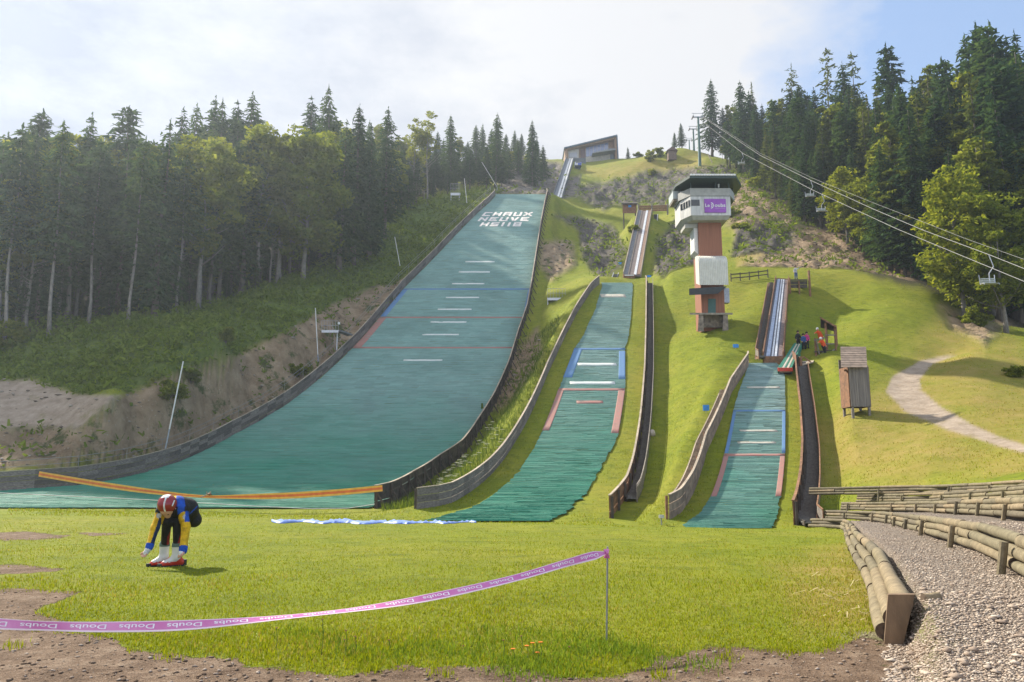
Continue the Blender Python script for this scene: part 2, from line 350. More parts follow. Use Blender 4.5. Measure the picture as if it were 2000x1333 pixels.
def newmat(name):
    m = bpy.data.materials.new(name); m.use_nodes = True; nt = m.node_tree
    return m, nt, nt.nodes, nt.links, nt.nodes['Principled BSDF']
def C4(c): return (c[0], c[1], c[2], 1)
class NB:                                   # terse node building
    def __init__(s, nt): s.nt = nt; s.N = nt.nodes; s.L = nt.links
    def val(s, sock, x):
        if x is None: return
        if hasattr(x, 'links') or isinstance(x, bpy.types.NodeSocket): s.L.new(x, sock)
        else: sock.default_value = x if not (isinstance(x, tuple) and len(x) == 3 and sock.type == 'RGBA') else C4(x)
    def math(s, op, a, b=None, c=None):
        n = s.N.new('ShaderNodeMath'); n.operation = op
        for i, x in enumerate((a, b, c)): s.val(n.inputs[i], x)
        return n.outputs[0]
    def mix(s, f, a, b, blend='MIX'):
        n = s.N.new('ShaderNodeMix'); n.data_type = 'RGBA'; n.blend_type = blend
        s.val(n.inputs['Factor'], f); s.val(n.inputs['A'], a); s.val(n.inputs['B'], b); return n.outputs['Result']
    def coord(s, kind='Object', scale=(1, 1, 1), loc=(0, 0, 0)):
        if kind == 'World': src = s.N.new('ShaderNodeNewGeometry').outputs['Position']
        else: src = s.N.new('ShaderNodeTexCoord').outputs[kind]
        m = s.N.new('ShaderNodeMapping'); m.inputs['Scale'].default_value = scale; m.inputs['Location'].default_value = loc
        s.L.new(src, m.inputs[0]); return m.outputs[0]
    def noise(s, vec, scale, detail=4, rough=.55, dist=0):
        n = s.N.new('ShaderNodeTexNoise'); s.L.new(vec, n.inputs[0]); n.inputs['Scale'].default_value = scale; n.inputs['Detail'].default_value = detail
        n.inputs['Roughness'].default_value = rough; n.inputs['Distortion'].default_value = dist; return n.outputs[0]
    def voro(s, vec, scale, feature='F1', out='Distance', rnd=1.0):
        n = s.N.new('ShaderNodeTexVoronoi'); n.feature = feature; s.L.new(vec, n.inputs[0]); n.inputs['Scale'].default_value = scale; n.inputs['Randomness'].default_value = rnd; return n.outputs[out]
    def ramp(s, x, pts, interp='LINEAR'):
        r = s.N.new('ShaderNodeValToRGB'); s.L.new(x, r.inputs[0]); e = r.color_ramp.elements; r.color_ramp.interpolation = interp
        while len(e) < len(pts): e.new(.5)
        for i, (p, c) in enumerate(pts): e[i].position = p; e[i].color = C4(c) if isinstance(c, tuple) else (c, c, c, 1)
        return r.outputs[0]
    def bump(s, h, strength, dist, nrm=None):
        b = s.N.new('ShaderNodeBump'); s.val(b.inputs['Height'], h); b.inputs['Strength'].default_value = strength; b.inputs['Distance'].default_value = dist
        if nrm: s.L.new(nrm, b.inputs['Normal'])
        return b.outputs[0]
def simple(name, col, rough=.6, var=.25, scale=6, col2=None, metal=0, bump=0, island=0, stretch=(1, 1, 1), spec=.5, coord='Object', transl=0):
    m, nt, N, L, P = newmat(name); b = NB(nt)
    v = b.coord(coord, stretch); n = b.noise(v, scale, 5, .6)
    c2 = col2 or tuple(c * (1 - var * 1.6) for c in col)
    c = b.mix(b.ramp(n, [(.3, 0.), (.7, 1.)]), col if col2 else tuple(min(1, c * (1 + var * .5)) for c in col), c2)
    if island:
        g = N.new('ShaderNodeNewGeometry').outputs['Random Per Island']
        c = b.mix(1.0, c, b.ramp(g, [(0., 1 - island), (1., 1 + island * .4)]), 'MULTIPLY')
    L.new(c, P.inputs['Base Color']); P.inputs['Roughness'].default_value = rough; P.inputs['Metallic'].default_value = metal; P.inputs['Specular IOR Level'].default_value = spec
    if bump: L.new(b.bump(b.noise(v, scale * 4, 4, .6), bump, .02), P.inputs['Normal'])
    return m

# ---------------------------------------------------------------- ground
def ground_material():
    m, nt, N, L, P = newmat("ground"); b = NB(nt); V = b.coord('World')
    def attr(nm):
        a = N.new('ShaderNodeVertexColor'); a.layer_name = nm; s = N.new('ShaderNodeSeparateColor'); L.new(a.outputs[0], s.inputs[0]); return s.outputs[0], s.outputs[1], s.outputs[2], a.outputs[1]
    gravel, dirt, rock, scrub = attr("zone_a"); dry, forest, tan, scree = attr("zone_b"); path = attr("zone_c")[0]
    big = b.noise(V, .12, 4, .55); mid = b.noise(V, .9, 5, .6); fine = b.noise(V, 9, 5, .7); vf = b.noise(V, 45, 4, .7)
    lawn = b.mix(b.ramp(mid, [(.3, 0.), (.72, 1.)]), (.135, .170, .010), (.225, .252, .015))
    lawn = b.mix(b.ramp(fine, [(.35, 0.), (.7, .5)]), lawn, (.135, .160, .011))
    lawn = b.mix(b.ramp(big, [(.42, 0.), (.7, .55)]), lawn, (.28, .25, .035))
    tus = b.noise(b.coord('World', (.8, .8, 2.4)), 1.7, 6, .72); lawn = b.mix(b.ramp(tus, [(.50, 0.), (.66, .65)]), lawn, (.085, .12, .014)); lawn = b.mix(b.ramp(b.noise(V, 2.6, 4, .7), [(.58, 0.), (.70, .5)]), lawn, (.30, .27, .06))
    dryc = b.mix(b.ramp(mid, [(.3, 0.), (.7, 1.)]), (.225, .19, .03), (.30, .228, .07))
    c = b.mix(b.math('MULTIPLY', dry, b.ramp(b.noise(V, .35, 5, .65), [(.30, .3), (.60, 1.)])), lawn, dryc)
    scc = b.mix(b.ramp(b.noise(V, 1.3, 5, .65), [(.3, 0.), (.7, 1.)]), (.06, .095, .018), (.14, .18, .034))
    c = b.mix(scrub, c, scc)
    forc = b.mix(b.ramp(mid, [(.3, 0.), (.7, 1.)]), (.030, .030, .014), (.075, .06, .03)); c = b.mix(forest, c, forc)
    tanc = b.mix(b.ramp(b.noise(V, .55, 6, .65), [(.3, 0.), (.68, 1.)]), (.21, .14, .085), (.45, .33, .22))
    tanc = b.mix(b.ramp(b.noise(V, .4, 5, .7), [(.56, 0.), (.64, .9)]), tanc, (.06, .085, .022))
    tanc = b.mix(b.ramp(b.voro(V, 2.6), [(.05, .8), (.16, 0.)]), tanc, (.50, .46, .40))
    c = b.mix(b.math('MULTIPLY', tan, .95), c, tanc)
    rkv = b.coord('World', (1, 1, .45)); rn = b.noise(rkv, .8, 8, .68, .6)
    rockc = b.ramp(rn, [(.28, (.045, .040, .036)), (.5, (.115, .10, .088)), (.72, (.24, .205, .165))])
    rockc = b.mix(b.ramp(b.noise(V, .5, 5, .7), [(.53, 0.), (.62, .85)]), rockc, (.11, .135, .03))
    c = b.mix(rock, c, rockc)
    pthc = b.mix(b.ramp(b.noise(V, 1.1, 6, .7), [(.3, 0.), (.7, 1.)]), (.24, .185, .135), (.42, .34, .26)); pm = b.math('MULTIPLY', path, b.ramp(b.noise(V, .55, 5, .7), [(.26, .55), (.42, 1.)])); c = b.mix(pm, c, pthc)
    screec = b.ramp(b.noise(V, .7, 7, .68, .4), [(.3, (.10, .085, .07)), (.7, (.27, .235, .20))]); c = b.mix(scree, c, screec)
    peb = b.voro(V, 46, out='Color'); pd = b.voro(V, 46)
    pebv = N.new('ShaderNodeSeparateColor'); L.new(peb, pebv.inputs[0])
    gr = b.ramp(pebv.outputs[0], [(0., (.19, .155, .125)), (.6, (.31, .255, .21)), (1., (.44, .375, .315))])
    gr = b.mix(b.ramp(pd, [(.4, 0.), (.75, .7)]), gr, (.10, .085, .07))
    gr = b.mix(b.ramp(b.noise(V, .6, 4, .6), [(.45, 0.), (.7, .35)]), gr, (.30, .235, .17))
    c = b.mix(gravel, c, gr)
    dn = b.noise(V, 3.2, 7, .7)
    dc = b.ramp(dn, [(.28, (.085, .052, .032)), (.52, (.20, .135, .090)), (.74, (.33, .25, .18))])
    dc = b.mix(b.ramp(pd, [(.10, .75), (.24, 0.)]), dc, (.40, .33, .27))
    dm = b.ramp(b.math('ADD', dirt, b.math('MULTIPLY', b.math('SUBTRACT', b.noise(V, 5, 6, .75), .5), 1.7)), [(.42, 0.), (.58, 1.)])
    dm = b.math('MULTIPLY', dm, b.ramp(dirt, [(.02, 0.), (.2, 1.)]))
    c = b.mix(dm, c, dc)
    L.new(c, P.inputs['Base Color']); P.inputs['Roughness'].default_value = .95; P.inputs['Specular IOR Level'].default_value = .15
    h = b.math('ADD', b.math('MULTIPLY', fine, .5), b.math('MULTIPLY', vf, .25))
    n0 = b.bump(tus, .55, .35); n1 = b.bump(h, .9, .12, n0)
    hr = b.math('ADD', b.math('MULTIPLY', rn, b.math('MAXIMUM', b.math('MAXIMUM', rock, scree), tan)), b.math('MULTIPLY', b.math('SUBTRACT', 0, pd), b.math('MULTIPLY', gravel, .02)))
    n2 = b.bump(hr, 1.0, .9, n1)
    n3 = b.bump(b.math('MULTIPLY', dn, dm), .9, .10, n2)
    L.new(n3, P.inputs['Normal']); return m
def build_ground():
    na, nd = 760, 640
    aa = np.linspace(-1, 1, na); aa = (aa * .62 + .38 * aa ** 3) * 1.25
    dd = np.exp(np.linspace(math.log(6.2), math.log(900), nd)) - 6
    Dg, Ag = np.meshgrid(dd, aa, indexing='ij'); X = (Ag * (Dg + 6)).ravel(); Y = Dg.ravel(); Z = height(X, Y)
    i = np.arange(nd - 1)[:, None] * na + np.arange(na - 1)[None, :]; i = i.ravel()
    F = np.stack([i, i + 1, i + na + 1, i + na], 1)
    me = np_mesh("ground", np.stack([X, Y, Z], 1), F, [ground_material()], smooth=True)
    u, v = UV(X, Y, Z); z = lambda n: zone(n, X, Y, u, v)
    dr1 = X - row_x(0, Y); d5 = X - row_x(4, Y)
    gr = sst(-.25, .1, dr1 + .3 * fbm(X * 2, Y * 2, 3, 51)) * (1 - sst(33.5, 34.6, Y)) * (1 - sst(.2, .7, d5))
    k3 = X - row_x(2, Y); gr = gr * (1 - .8 * sst(-.1, .3, k3) * sst(17, 21, Y)) 
    gr = np.where(Y < 7, sst(-.5, .5, X - (2.75 + (6.0 - Y) * -.42) + .5 * fbm(X * 2, Y * 2, 4, 53)), gr)
    grass = 0
    cattr(me, "zone_a", np.stack([gr, z('dirt') * (1 - gr), z('rock'), z('scrub')], 1))
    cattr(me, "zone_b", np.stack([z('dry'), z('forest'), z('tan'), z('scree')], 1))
    cattr(me, "zone_c", np.stack([z('gravel'), 0 * X, 0 * X, 0 * X], 1))
    o = link("ground", me); tag(o, "grassy hillside with meadow, bare banks, rock cuts and gravel tracks", "ground", kind="structure"); return o
build_ground()
# ---------------------------------------------------------------- shared materials
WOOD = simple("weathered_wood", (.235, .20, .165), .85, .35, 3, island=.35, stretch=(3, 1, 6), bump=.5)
WOODL = simple("pale_wood", (.42, .34, .25), .8, .3, 4, island=.25, stretch=(3, 1, 5), bump=.4)
WOODB = simple("brown_wood", (.26, .125, .058), .75, .35, 4, island=.3, bump=.4)
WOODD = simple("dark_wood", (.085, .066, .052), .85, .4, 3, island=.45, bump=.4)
STEEL = simple("grey_steel", (.32, .33, .35), .45, .2, 8, metal=.6)
GALV = simple("pale_steel", (.55, .56, .58), .4, .2, 8, metal=.5)
WHITE = simple("white_paint", (.74, .73, .70), .5, .12, 5)
CREAM = simple("cream_mat", (.56, .47, .38), .9, .25, 5, col2=(.30, .34, .28))
BLUEM = simple("blue_mat", (.085, .16, .40), .85, .3, 7, col2=(.085, .21, .27), stretch=(.5, 2, 2))
REDM = simple("red_mat", (.40, .135, .115), .85, .3, 7, col2=(.20, .17, .135), stretch=(.5, 2, 2))
DARKM = simple("dark_grating", (.16, .15, .14), .7, .3, 9)
BLACK = simple("black", (.02, .02, .022), .6, .2, 6)
BLUEP = simple("blue_plastic", (.02, .23, .62), .4, .15, 6)
CONC = simple("concrete", (.36, .34, .31), .9, .25, 4, bump=.4)
FADED = simple("faded_white_line", (.66, .66, .62), .8, .2, 4, col2=(.46, .52, .48), stretch=(1, 3, 3))
def slope_material(name, ca, cb, cc, rows, vr=(.88, 1.08)):
    m, nt, N, L, P = newmat(name); b = NB(nt); V = b.coord('World')
    s = b.coord('World', (.25, 1.2, 1.2)); n = b.noise(s, 1.1, 6, .65); n2 = b.noise(b.coord('World', (.6, 6, 6)), 1.0, 5, .7); n3 = b.noise(V, .13, 4, .6)
    c = b.mix(b.ramp(n, [(.3, 0.), (.7, 1.)]), ca, cb); c = b.mix(b.ramp(n2, [(.42, 0.), (.66, .7)]), c, cc)
    c = b.mix(b.ramp(n3, [(.45, 0.), (.66, .5)]), c, tuple(q * .72 for q in ca))
    g = N.new('ShaderNodeNewGeometry').outputs['Random Per Island']
    sp = N.new('ShaderNodeSeparateXYZ'); L.new(V, sp.inputs[0])
    up_slope = b.math('ADD', b.math('MULTIPLY', b.math('SUBTRACT', sp.outputs[2], rows), .052), b.math('MULTIPLY', b.math('SUBTRACT', n3, .5), .7))
    c = b.mix(b.ramp(up_slope, [(.0, 1.), (.55, 0.)]), c, b.mix(b.ramp(n, [(.3, 0.), (.7, 1.)]), (.012, .150, .088), (.026, .215, .135)))  # greener low on the slope, giving way to the mat tones higher up
    c = b.mix(1.0, c, b.ramp(g, [(0., vr[0]), (1., vr[1])]), 'MULTIPLY')
    L.new(c, P.inputs['Base Color']); P.inputs['Roughness'].default_value = .6; P.inputs['Specular IOR Level'].default_value = .2
    P.inputs['Sheen Weight'].default_value = .08; P.inputs['Sheen Roughness'].default_value = .4
    L.new(b.bump(b.noise(b.coord('World', (1.2, 14, 14)), 1.6, 4, .7), .8, .08), P.inputs['Normal']); return m

# ---------------------------------------------------------------- landing slopes
def mat_mesh(name, H, eL, eR, m, parent, step, lift, jag=0, seed=1, D0=None):
    """rows of bristle mats laid like shingles across the slope; each row is an island of its own"""
    Ds = np.arange(D0 or H.D0, H.D1, step); V = []; F = []
    for r, D in enumerate(Ds):
        k = 14; t = np.linspace(0, 1, k); D2 = min(D + step * 1.04, H.D1)
        jl = jag * (abs(fbm(np.array([D * .9]), np.array([1.]), 3, seed)[0]) * 1.6 + .25 * rnd.random()) * (1.6 if D < H.D0 + 14 else .6)
        jr = jag * (abs(fbm(np.array([D * .9]), np.array([7.]), 3, seed)[0]) * 1.6 + .25 * rnd.random()) * (1.6 if D < H.D0 + 18 else .6)
        cut = [0.0]
        while cut[-1] < 1: cut.append(cut[-1] + rnd.uniform(.9, 2.4) / max(1.5, float(H.x(eR, D) - H.x(eL, D))))
        cut[-1] = 1.0
        for c0, c1 in zip(cut, cut[1:]):            # single mats of a row
            if c1 - c0 < .01: continue
            k = 4; t = np.linspace(c0, c1, k); ll = lift * rnd.uniform(.55, 1.25); sh = rnd.uniform(-.06, .06); o = len(V); rg = np.array([rnd.uniform(-.04, .04) for _ in range(k)])
            for q, (Dd, l) in enumerate(((D + sh, ll), (D2, .004))):
                xl, xr = H.x(eL, Dd) + jl, H.x(eR, Dd) - jr; x = xl + (xr - xl) * t; y_ = np.full(k, Dd) + (rg if q == 0 else 0)
                V += list(zip(x, y_, H.z(y_) + l + .01 + .010 * fbm(x * .9, np.full(k, D * 3.), 2, seed + 3)))
            V += [(a, b_ - .01, c - ll) for a, b_, c in V[o:o + k]]
            for i in range(k - 1): F.append((o + i, o + i + 1, o + k + i + 1, o + k + i)); F.append((o + 2 * k + i, o + 2 * k + i + 1, o + i + 1, o + i))
    V = np.array(V) - np.array(parent.location); return link(name, np_mesh(name, V, np.array(F), [m]), parent)
def strip(name, H, m, parent, D0, D1, xa, xb, lift=.05, n=None):
    """flat strip lying on the slope between two depths; xa / xb are functions of depth"""
    n = n or max(2, int((D1 - D0) / .8)); V = []; F = []
    for Dd in np.linspace(D0, D1, n):
        for x in np.linspace(xa(Dd), xb(Dd), 9): V.append((x, Dd, H.z(Dd) + lift + .008 * math.sin(x * 3)))
    k = 9; nn = len(V); V += [(a, b, c - .03) for a, b, c in V]
    for i in range(n - 1):
        for j in range(k - 1): F.append((i * k + j, i * k + j + 1, (i + 1) * k + j + 1, (i + 1) * k + j))
    for j in range(k - 1): F.append((nn + j, nn + j + 1, j + 1, j))
    for i in range(n - 1): F.append((i * k, (i + 1) * k, nn + (i + 1) * k, nn + i * k)); F.append((nn + i * k + k - 1, nn + (i + 1) * k + k - 1, (i + 1) * k + k - 1, i * k + k - 1))
    V = np.array(V) - np.array(parent.location); return link(name, np_mesh(name, V, np.array(F), [m]), parent)
def cross_line(H, m, parent, v, ua, ub, px, eL=None, eR=None, name='distance_line'):
    D0, D1 = float(H.Dv(v + px / 2)), float(H.Dv(v - px / 2)); Dm = (D0 + D1) / 2
    xa = (lambda D: H.x(eL, D) + .05) if ua is None else (lambda D: float(TA(ua, v)) * Dm)
    xb = (lambda D: H.x(eR, D) - .05) if ub is None else (lambda D: float(TA(ub, v)) * Dm)
    return strip(name, H, m, parent, D0, D1, xa, xb, n=3)
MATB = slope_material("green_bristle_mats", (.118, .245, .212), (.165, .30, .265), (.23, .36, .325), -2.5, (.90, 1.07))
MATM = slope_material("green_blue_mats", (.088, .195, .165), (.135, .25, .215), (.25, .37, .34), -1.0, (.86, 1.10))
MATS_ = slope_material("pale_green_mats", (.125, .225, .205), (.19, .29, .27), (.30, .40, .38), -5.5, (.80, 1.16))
def landing(name, label, H, eL, eR, m, step, lift, jag, seed):
    Dm = H.D0 + 6; t = empty(name, (float(H.x(eL, Dm) + H.x(eR, Dm)) / 2, Dm, float(H.z(Dm))), label, 'ski jump slope')
    mat_mesh('mats', H, eL, eR, m, t, step, lift, jag, seed); return t
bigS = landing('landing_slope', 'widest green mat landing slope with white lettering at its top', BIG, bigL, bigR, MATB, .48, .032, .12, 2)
for v, a, b_ in ((512, 909, 966), (532, 896, 957), (555, 883, 946), (582, 871, 936), (605, 855, 921), (630, 841, 911), (654.5, 825, 896), (704.5, 788, 864)):
    cross_line(BIG, FADED, bigS, v, a, b_, 2.2)
tag(cross_line(BIG, BLUEM, bigS, 565.5, None, None, 2.2, bigL, bigR), 'thin blue line across the slope')
tag(cross_line(BIG, REDM, bigS, 621, None, None, 2.4, bigL, bigR), 'upper thin red line across the slope')
tag(cross_line(BIG, REDM, bigS, 680, None, None, 2.6, bigL, bigR), 'lower thin red line across the slope')
def side_strip(H, m, parent, v0, v1, e, w, sgn, lab):
    s = strip('side_strip', H, m, parent, float(H.Dv(v0)), float(H.Dv(v1)), *((lambda D: H.x(e, D) + .04, lambda D: H.x(e, D) + w) if sgn > 0 else (lambda D: H.x(e, D) - w, lambda D: H.x(e, D) - .04)))
    return tag(s, lab)
side_strip(BIG, BLUEM, bigS, 619, 567, bigL, .75, 1, 'blue strip along the left edge'); side_strip(BIG, REDM, bigS, 679, 622.5, bigL, .95, 1, 'red strip along the left edge')
side_strip(BIG, BLUEM, bigS, 612, 566, bigR, .35, -1, 'thin blue strip along the right edge')
def text_mesh(s, size=1.0, shear=0, ext=0.0, bold=.0, space=1.0):
    cu = bpy.data.curves.new("lettering", 'FONT'); cu.body = s; cu.size = size; cu.shear = shear; cu.extrude = ext; cu.offset = bold; cu.space_character = space; cu.resolution_u = 3
    o = bpy.data.objects.new("lettering", cu); COL.objects.link(o); bpy.context.view_layer.update()
    me = bpy.data.meshes.new_from_object(o.evaluated_get(bpy.context.evaluated_depsgraph_get())); bpy.data.objects.remove(o); bpy.data.curves.remove(cu); return me
def block_letters(s):
    """stencil strokes of letters laid out of white mats: list of (x0, y0, x1, y1) bars in a 1 x 1 cell"""
    S = {'C': [(0, 0, 1, .2), (0, .8, 1, 1), (0, .2, .24, .8)], 'H': [(0, 0, .26, 1), (.74, 0, 1, 1), (.26, .4, .74, .6)],
         'A': [(0, 0, .26, .8), (.74, 0, 1, .8), (0, .8, 1, 1), (.26, .38, .74, .56)], 'U': [(0, .2, .26, 1), (.74, .2, 1, 1), (0, 0, 1, .2)],
         'N': [(0, 0, .24, 1), (.76, 0, 1, 1), (.24, .55, .5, .8), (.5, .25, .76, .5)], 'E': [(0, .2, .24, .4), (0, .6, .24, .8), (0, 0, 1, .2), (0, .8, 1, 1), (0, .4, .8, .6)],
         'S': [(0, 0, 1, .2), (0, .8, 1, 1), (0, .4, 1, .6), (0, .6, .26, .8), (.74, .2, 1, .4)], '1': [(.36, 0, .64, 1)],
         '8': [(0, 0, 1, .2), (0, .8, 1, 1), (.2, .4, .8, .6), (0, .2, .26, .8), (.74, .2, 1, .8)]}
    S['X'] = [(k / 6 - .12 + .06, k / 6, k / 6 + .16 + .06, (k + 1) / 6) for k in range(6)] + [(.78 - k / 6, k / 6, 1.06 - k / 6, (k + 1) / 6) for k in range(6)]
    S['V'] = [(k / 8 * .45, 1 - (k + 1) / 6, k / 8 * .45 + .28, 1 - k / 6) for k in range(6)] + [(.72 - k / 8 * .45, 1 - (k + 1) / 6, 1 - k / 8 * .45, 1 - k / 6) for k in range(6)]
    out = []; x = 0
    for ch in s:
        w = .5 if ch == '1' else 1
        for a, b, c, d in S[ch]: out.append((x + (a - (.25 if ch == '1' else 0)), b, x + c - (.25 if ch == '1' else 0), d))
        x += w + .30
    return out, x - .30
def lay_letters(s, v0, v1, uL, uR, vref):
    """letters lie along the slope, uprights running up the fall line"""
    bars, wd = block_letters(s); D0, D1 = float(BIG.Dv(v1)), float(BIG.Dv(v0)); Dm = (D0 + D1) / 2; mb = MB()
    xl, xr = BIG.x(bigL, Dm), BIG.x(bigR, Dm); fa = (float(TA(uL, vref)) * Dm - xl) / (xr - xl); fb = (float(TA(uR, vref)) * Dm - xl) / (xr - xl)
    def P(fx, fy, l):
        D = D0 + (D1 - D0) * fy; a, b = BIG.x(bigL, D), BIG.x(bigR, D); return Vector((a + (b - a) * (fa + (fb - fa) * fx / wd), D, BIG.z(D) + l))
    for a, b, c, d in bars: mb.hexa([P(a, b, .02), P(c, b, .02), P(c, d, .02), P(a, d, .02), P(a, b, .09), P(c, b, .09), P(c, d, .09), P(a, d, .09)])
    mb.build('lettering', simple("white_lettering_" + s.lower(), (.80, .72, .66), .9, .15, 6), bigS)
lay_letters('CHAUX', 415.6, 422.8, 944, 1039, 419.2); lay_letters('NEUVE', 425.6, 432.6, 936, 1033, 429); lay_letters('HS118', 435.6, 442.8, 939, 1018, 439)

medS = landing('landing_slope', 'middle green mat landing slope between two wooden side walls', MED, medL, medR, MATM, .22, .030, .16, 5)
tag(cross_line(MED, FADED, medS, 712.5, 1128, 1204, 4.6), 'upper broad white line'); tag(cross_line(MED, FADED, medS, 749, 1113, 1201, 5), 'lower broad white line')
tag(cross_line(MED, CREAM, medS, 578.5, 1173, 1222, 6), 'patchy cream line near the top'); tag(cross_line(MED, BLUEM, medS, 682.5, None, None, 3, medL, medR), 'blue cross line')
tag(cross_line(MED, REDM, medS, 762, None, None, 4, medL, medR), 'red cross line'); tag(cross_line(MED, REDM, medS, 786.5, 1126, 1178, 5), 'short red line')
side_strip(MED, BLUEM, medS, 738, 684, medL, .85, 1, 'blue left side strip'); side_strip(MED, BLUEM, medS, 741, 687, medR, .65, -1, 'blue right side strip')
side_strip(MED, REDM, medS, 842, 764, medL, .55, 1, 'red left side strip'); side_strip(MED, REDM, medS, 847, 764, medR, .60, -1, 'red right side strip')
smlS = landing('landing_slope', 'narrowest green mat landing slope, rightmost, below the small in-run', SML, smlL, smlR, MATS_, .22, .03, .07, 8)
for v, a, b_ in ((758, 1459, 1523), (842.5, 1445, 1518), (866, 1441, 1515)): cross_line(SML, CREAM, smlS, v, a, b_, 3)
tag(cross_line(SML, BLUEM, smlS, 803.5, None, None, 2.6, smlL, smlR), 'blue cross line'); tag(cross_line(SML, REDM, smlS, 890, None, None, 4.2, smlL, smlR), 'red cross line')
side_strip(SML, BLUEM, smlS, 886, 805, smlL, .26, 1, 'blue left side strip'); side_strip(SML, BLUEM, smlS, 886, 805, smlR, .26, -1, 'blue right side strip')
side_strip(SML, REDM, smlS, 971, 893, smlL, .34, 1, 'red left side strip'); side_strip(SML, REDM, smlS, 971, 893, smlR, .34, -1, 'red right side strip')

# ---------------------------------------------------------------- wooden side walls
def path_of(H, e, D0, D1, step):
    D = np.linspace(D0, D1, max(2, int((D1 - D0) / step))); return [Vector((float(H.x(e, d)), float(d), float(H.z(d)))) for d in D]
def nrm2(p, i):
    a = p[max(i - 1, 0)]; b = p[min(i + 1, len(p) - 1)]; t = Vector((b.x - a.x, b.y - a.y, 0)).normalized(); return Vector((t.y, -t.x, 0))   # points right of the path
def side_wall(label, P, h, out, boards=3, m=WOOD, mp=WOODD, post_every=3, brace=False, cap=WOODL, th=.045, group='wooden walls along the landing slopes', post_h=.0, zlow=-.12, taper=1.0):
    t = empty('side_wall', P[0], label, 'wall', group); mb = MB(); n = len(P)
    for b in range(boards):
        off = 0
        for i in range(n - 1):
            if i % 2 == 0: off = rnd.uniform(-.012, .012); dz = rnd.uniform(-.012, .012)
            q = []
            for k, z0 in ((0, b), (1, b + 1)):
                for j in (i, i + 1):
                    N_ = nrm2(P, j); hh = h * (1 if j > 2 else 1); z = zlow + (hh - zlow) * (z0 / boards) + (.012 if k == 0 else -.012) + dz
                    q.append((P[j] + N_ * (off - th / 2) + Vector((0, 0, z)), P[j] + N_ * (off + th / 2) + Vector((0, 0, z))))
            mb.hexa([q[0][0], q[0][1], q[1][1], q[1][0], q[2][0], q[2][1], q[3][1], q[3][0]])
    mb.build('boards', m, t)
    if cap:
        cb = MB()
        for i in range(n - 1): cb.bar(P[i] + Vector((0, 0, h + .03)), P[i + 1] + Vector((0, 0, h + .03)), .13, .045)
        cb.build('top_rail', cap, t)
    for i in range(0, n, post_every):
        N_ = nrm2(P, i) * out; pb = MB(); base = P[i] + N_ * .13; pb.bar(base + Vector((0, 0, -.5)), base + Vector((0, 0, h + post_h - .02)), .12, .12)
        if brace: pb.bar(base + N_ * .75 + Vector((0, 0, -.35)), base + Vector((0, 0, h * .75)), .09, .09)
        pb.build('post', mp, t)
    return t
WBL = side_wall('long curved plank wall along the left edge of the widest slope', path_of(BIG, (bigL[0], bigL[1] - .12), 46.8, 157.5, 1.15), 1.25, -1, 4, m=simple("smoky_planks", (.20, .165, .14), .85, .4, 3, island=.55, stretch=(2, 2, 6), bump=.4))
bp = path_of(BIG, (bigL[0], bigL[1] - .95), 53.5, 157, 1.6); tb = MB(); tb2 = MB()
tb.tube([p + Vector((0, 0, 1.9)) for p in bp], .024, 5); tb2.tube([p + Vector((0, 0, 1.5)) for p in bp], .014, 5)
for i in range(0, len(bp), 2): tb.tube([bp[i] + Vector((0, 0, -.3)), bp[i] + Vector((0, 0, 1.9))], .018, 5)
hr = empty('handrail', bp[0], 'thin grey handrail running behind the leftmost plank wall', 'handrail'); tb.build('rail', simple('dull_rail', (.26, .25, .22), .7, .2, 5), hr); tb2.build('lower_rail', STEEL, hr)
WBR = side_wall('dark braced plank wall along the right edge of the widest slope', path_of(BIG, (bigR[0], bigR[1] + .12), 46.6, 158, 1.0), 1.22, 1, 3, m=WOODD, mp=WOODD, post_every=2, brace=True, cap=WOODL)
WML = side_wall('pale grey curved plank wall left of the middle slope', path_of(MED, (medWL[0], medWL[1]), float(MED.Dv(993)) + .1, 99.6, .9), 1.0, -1, 3, m=WOOD, mp=WOODD, post_every=3)
WMR = side_wall('narrow plank wall right of the middle slope with steps behind it', path_of(MED, medWR, float(MED.Dv(1010)), 99.6, .85), 1.0, 1, 3, m=WOODB, mp=WOODD, post_every=3)
WSL = side_wall('brown plank wall left of the narrowest slope', path_of(SML, (smlWL[0], smlWL[1]), float(SML.Dv(1012)), 68.2, .7), 1.05, -1, 3, m=simple("warm_planks", (.30, .215, .145), .85, .3, 3, island=.3, bump=.4), mp=WOODB, post_every=3)
WSR = side_wall('sunlit orange brown plank wall right of the narrowest slope', path_of(SML, smlWR, float(SML.Dv(1023)), 68.3, .7), 1.0, 1, 3, m=WOODB, mp=WOODD, post_every=3, cap=WOODB)
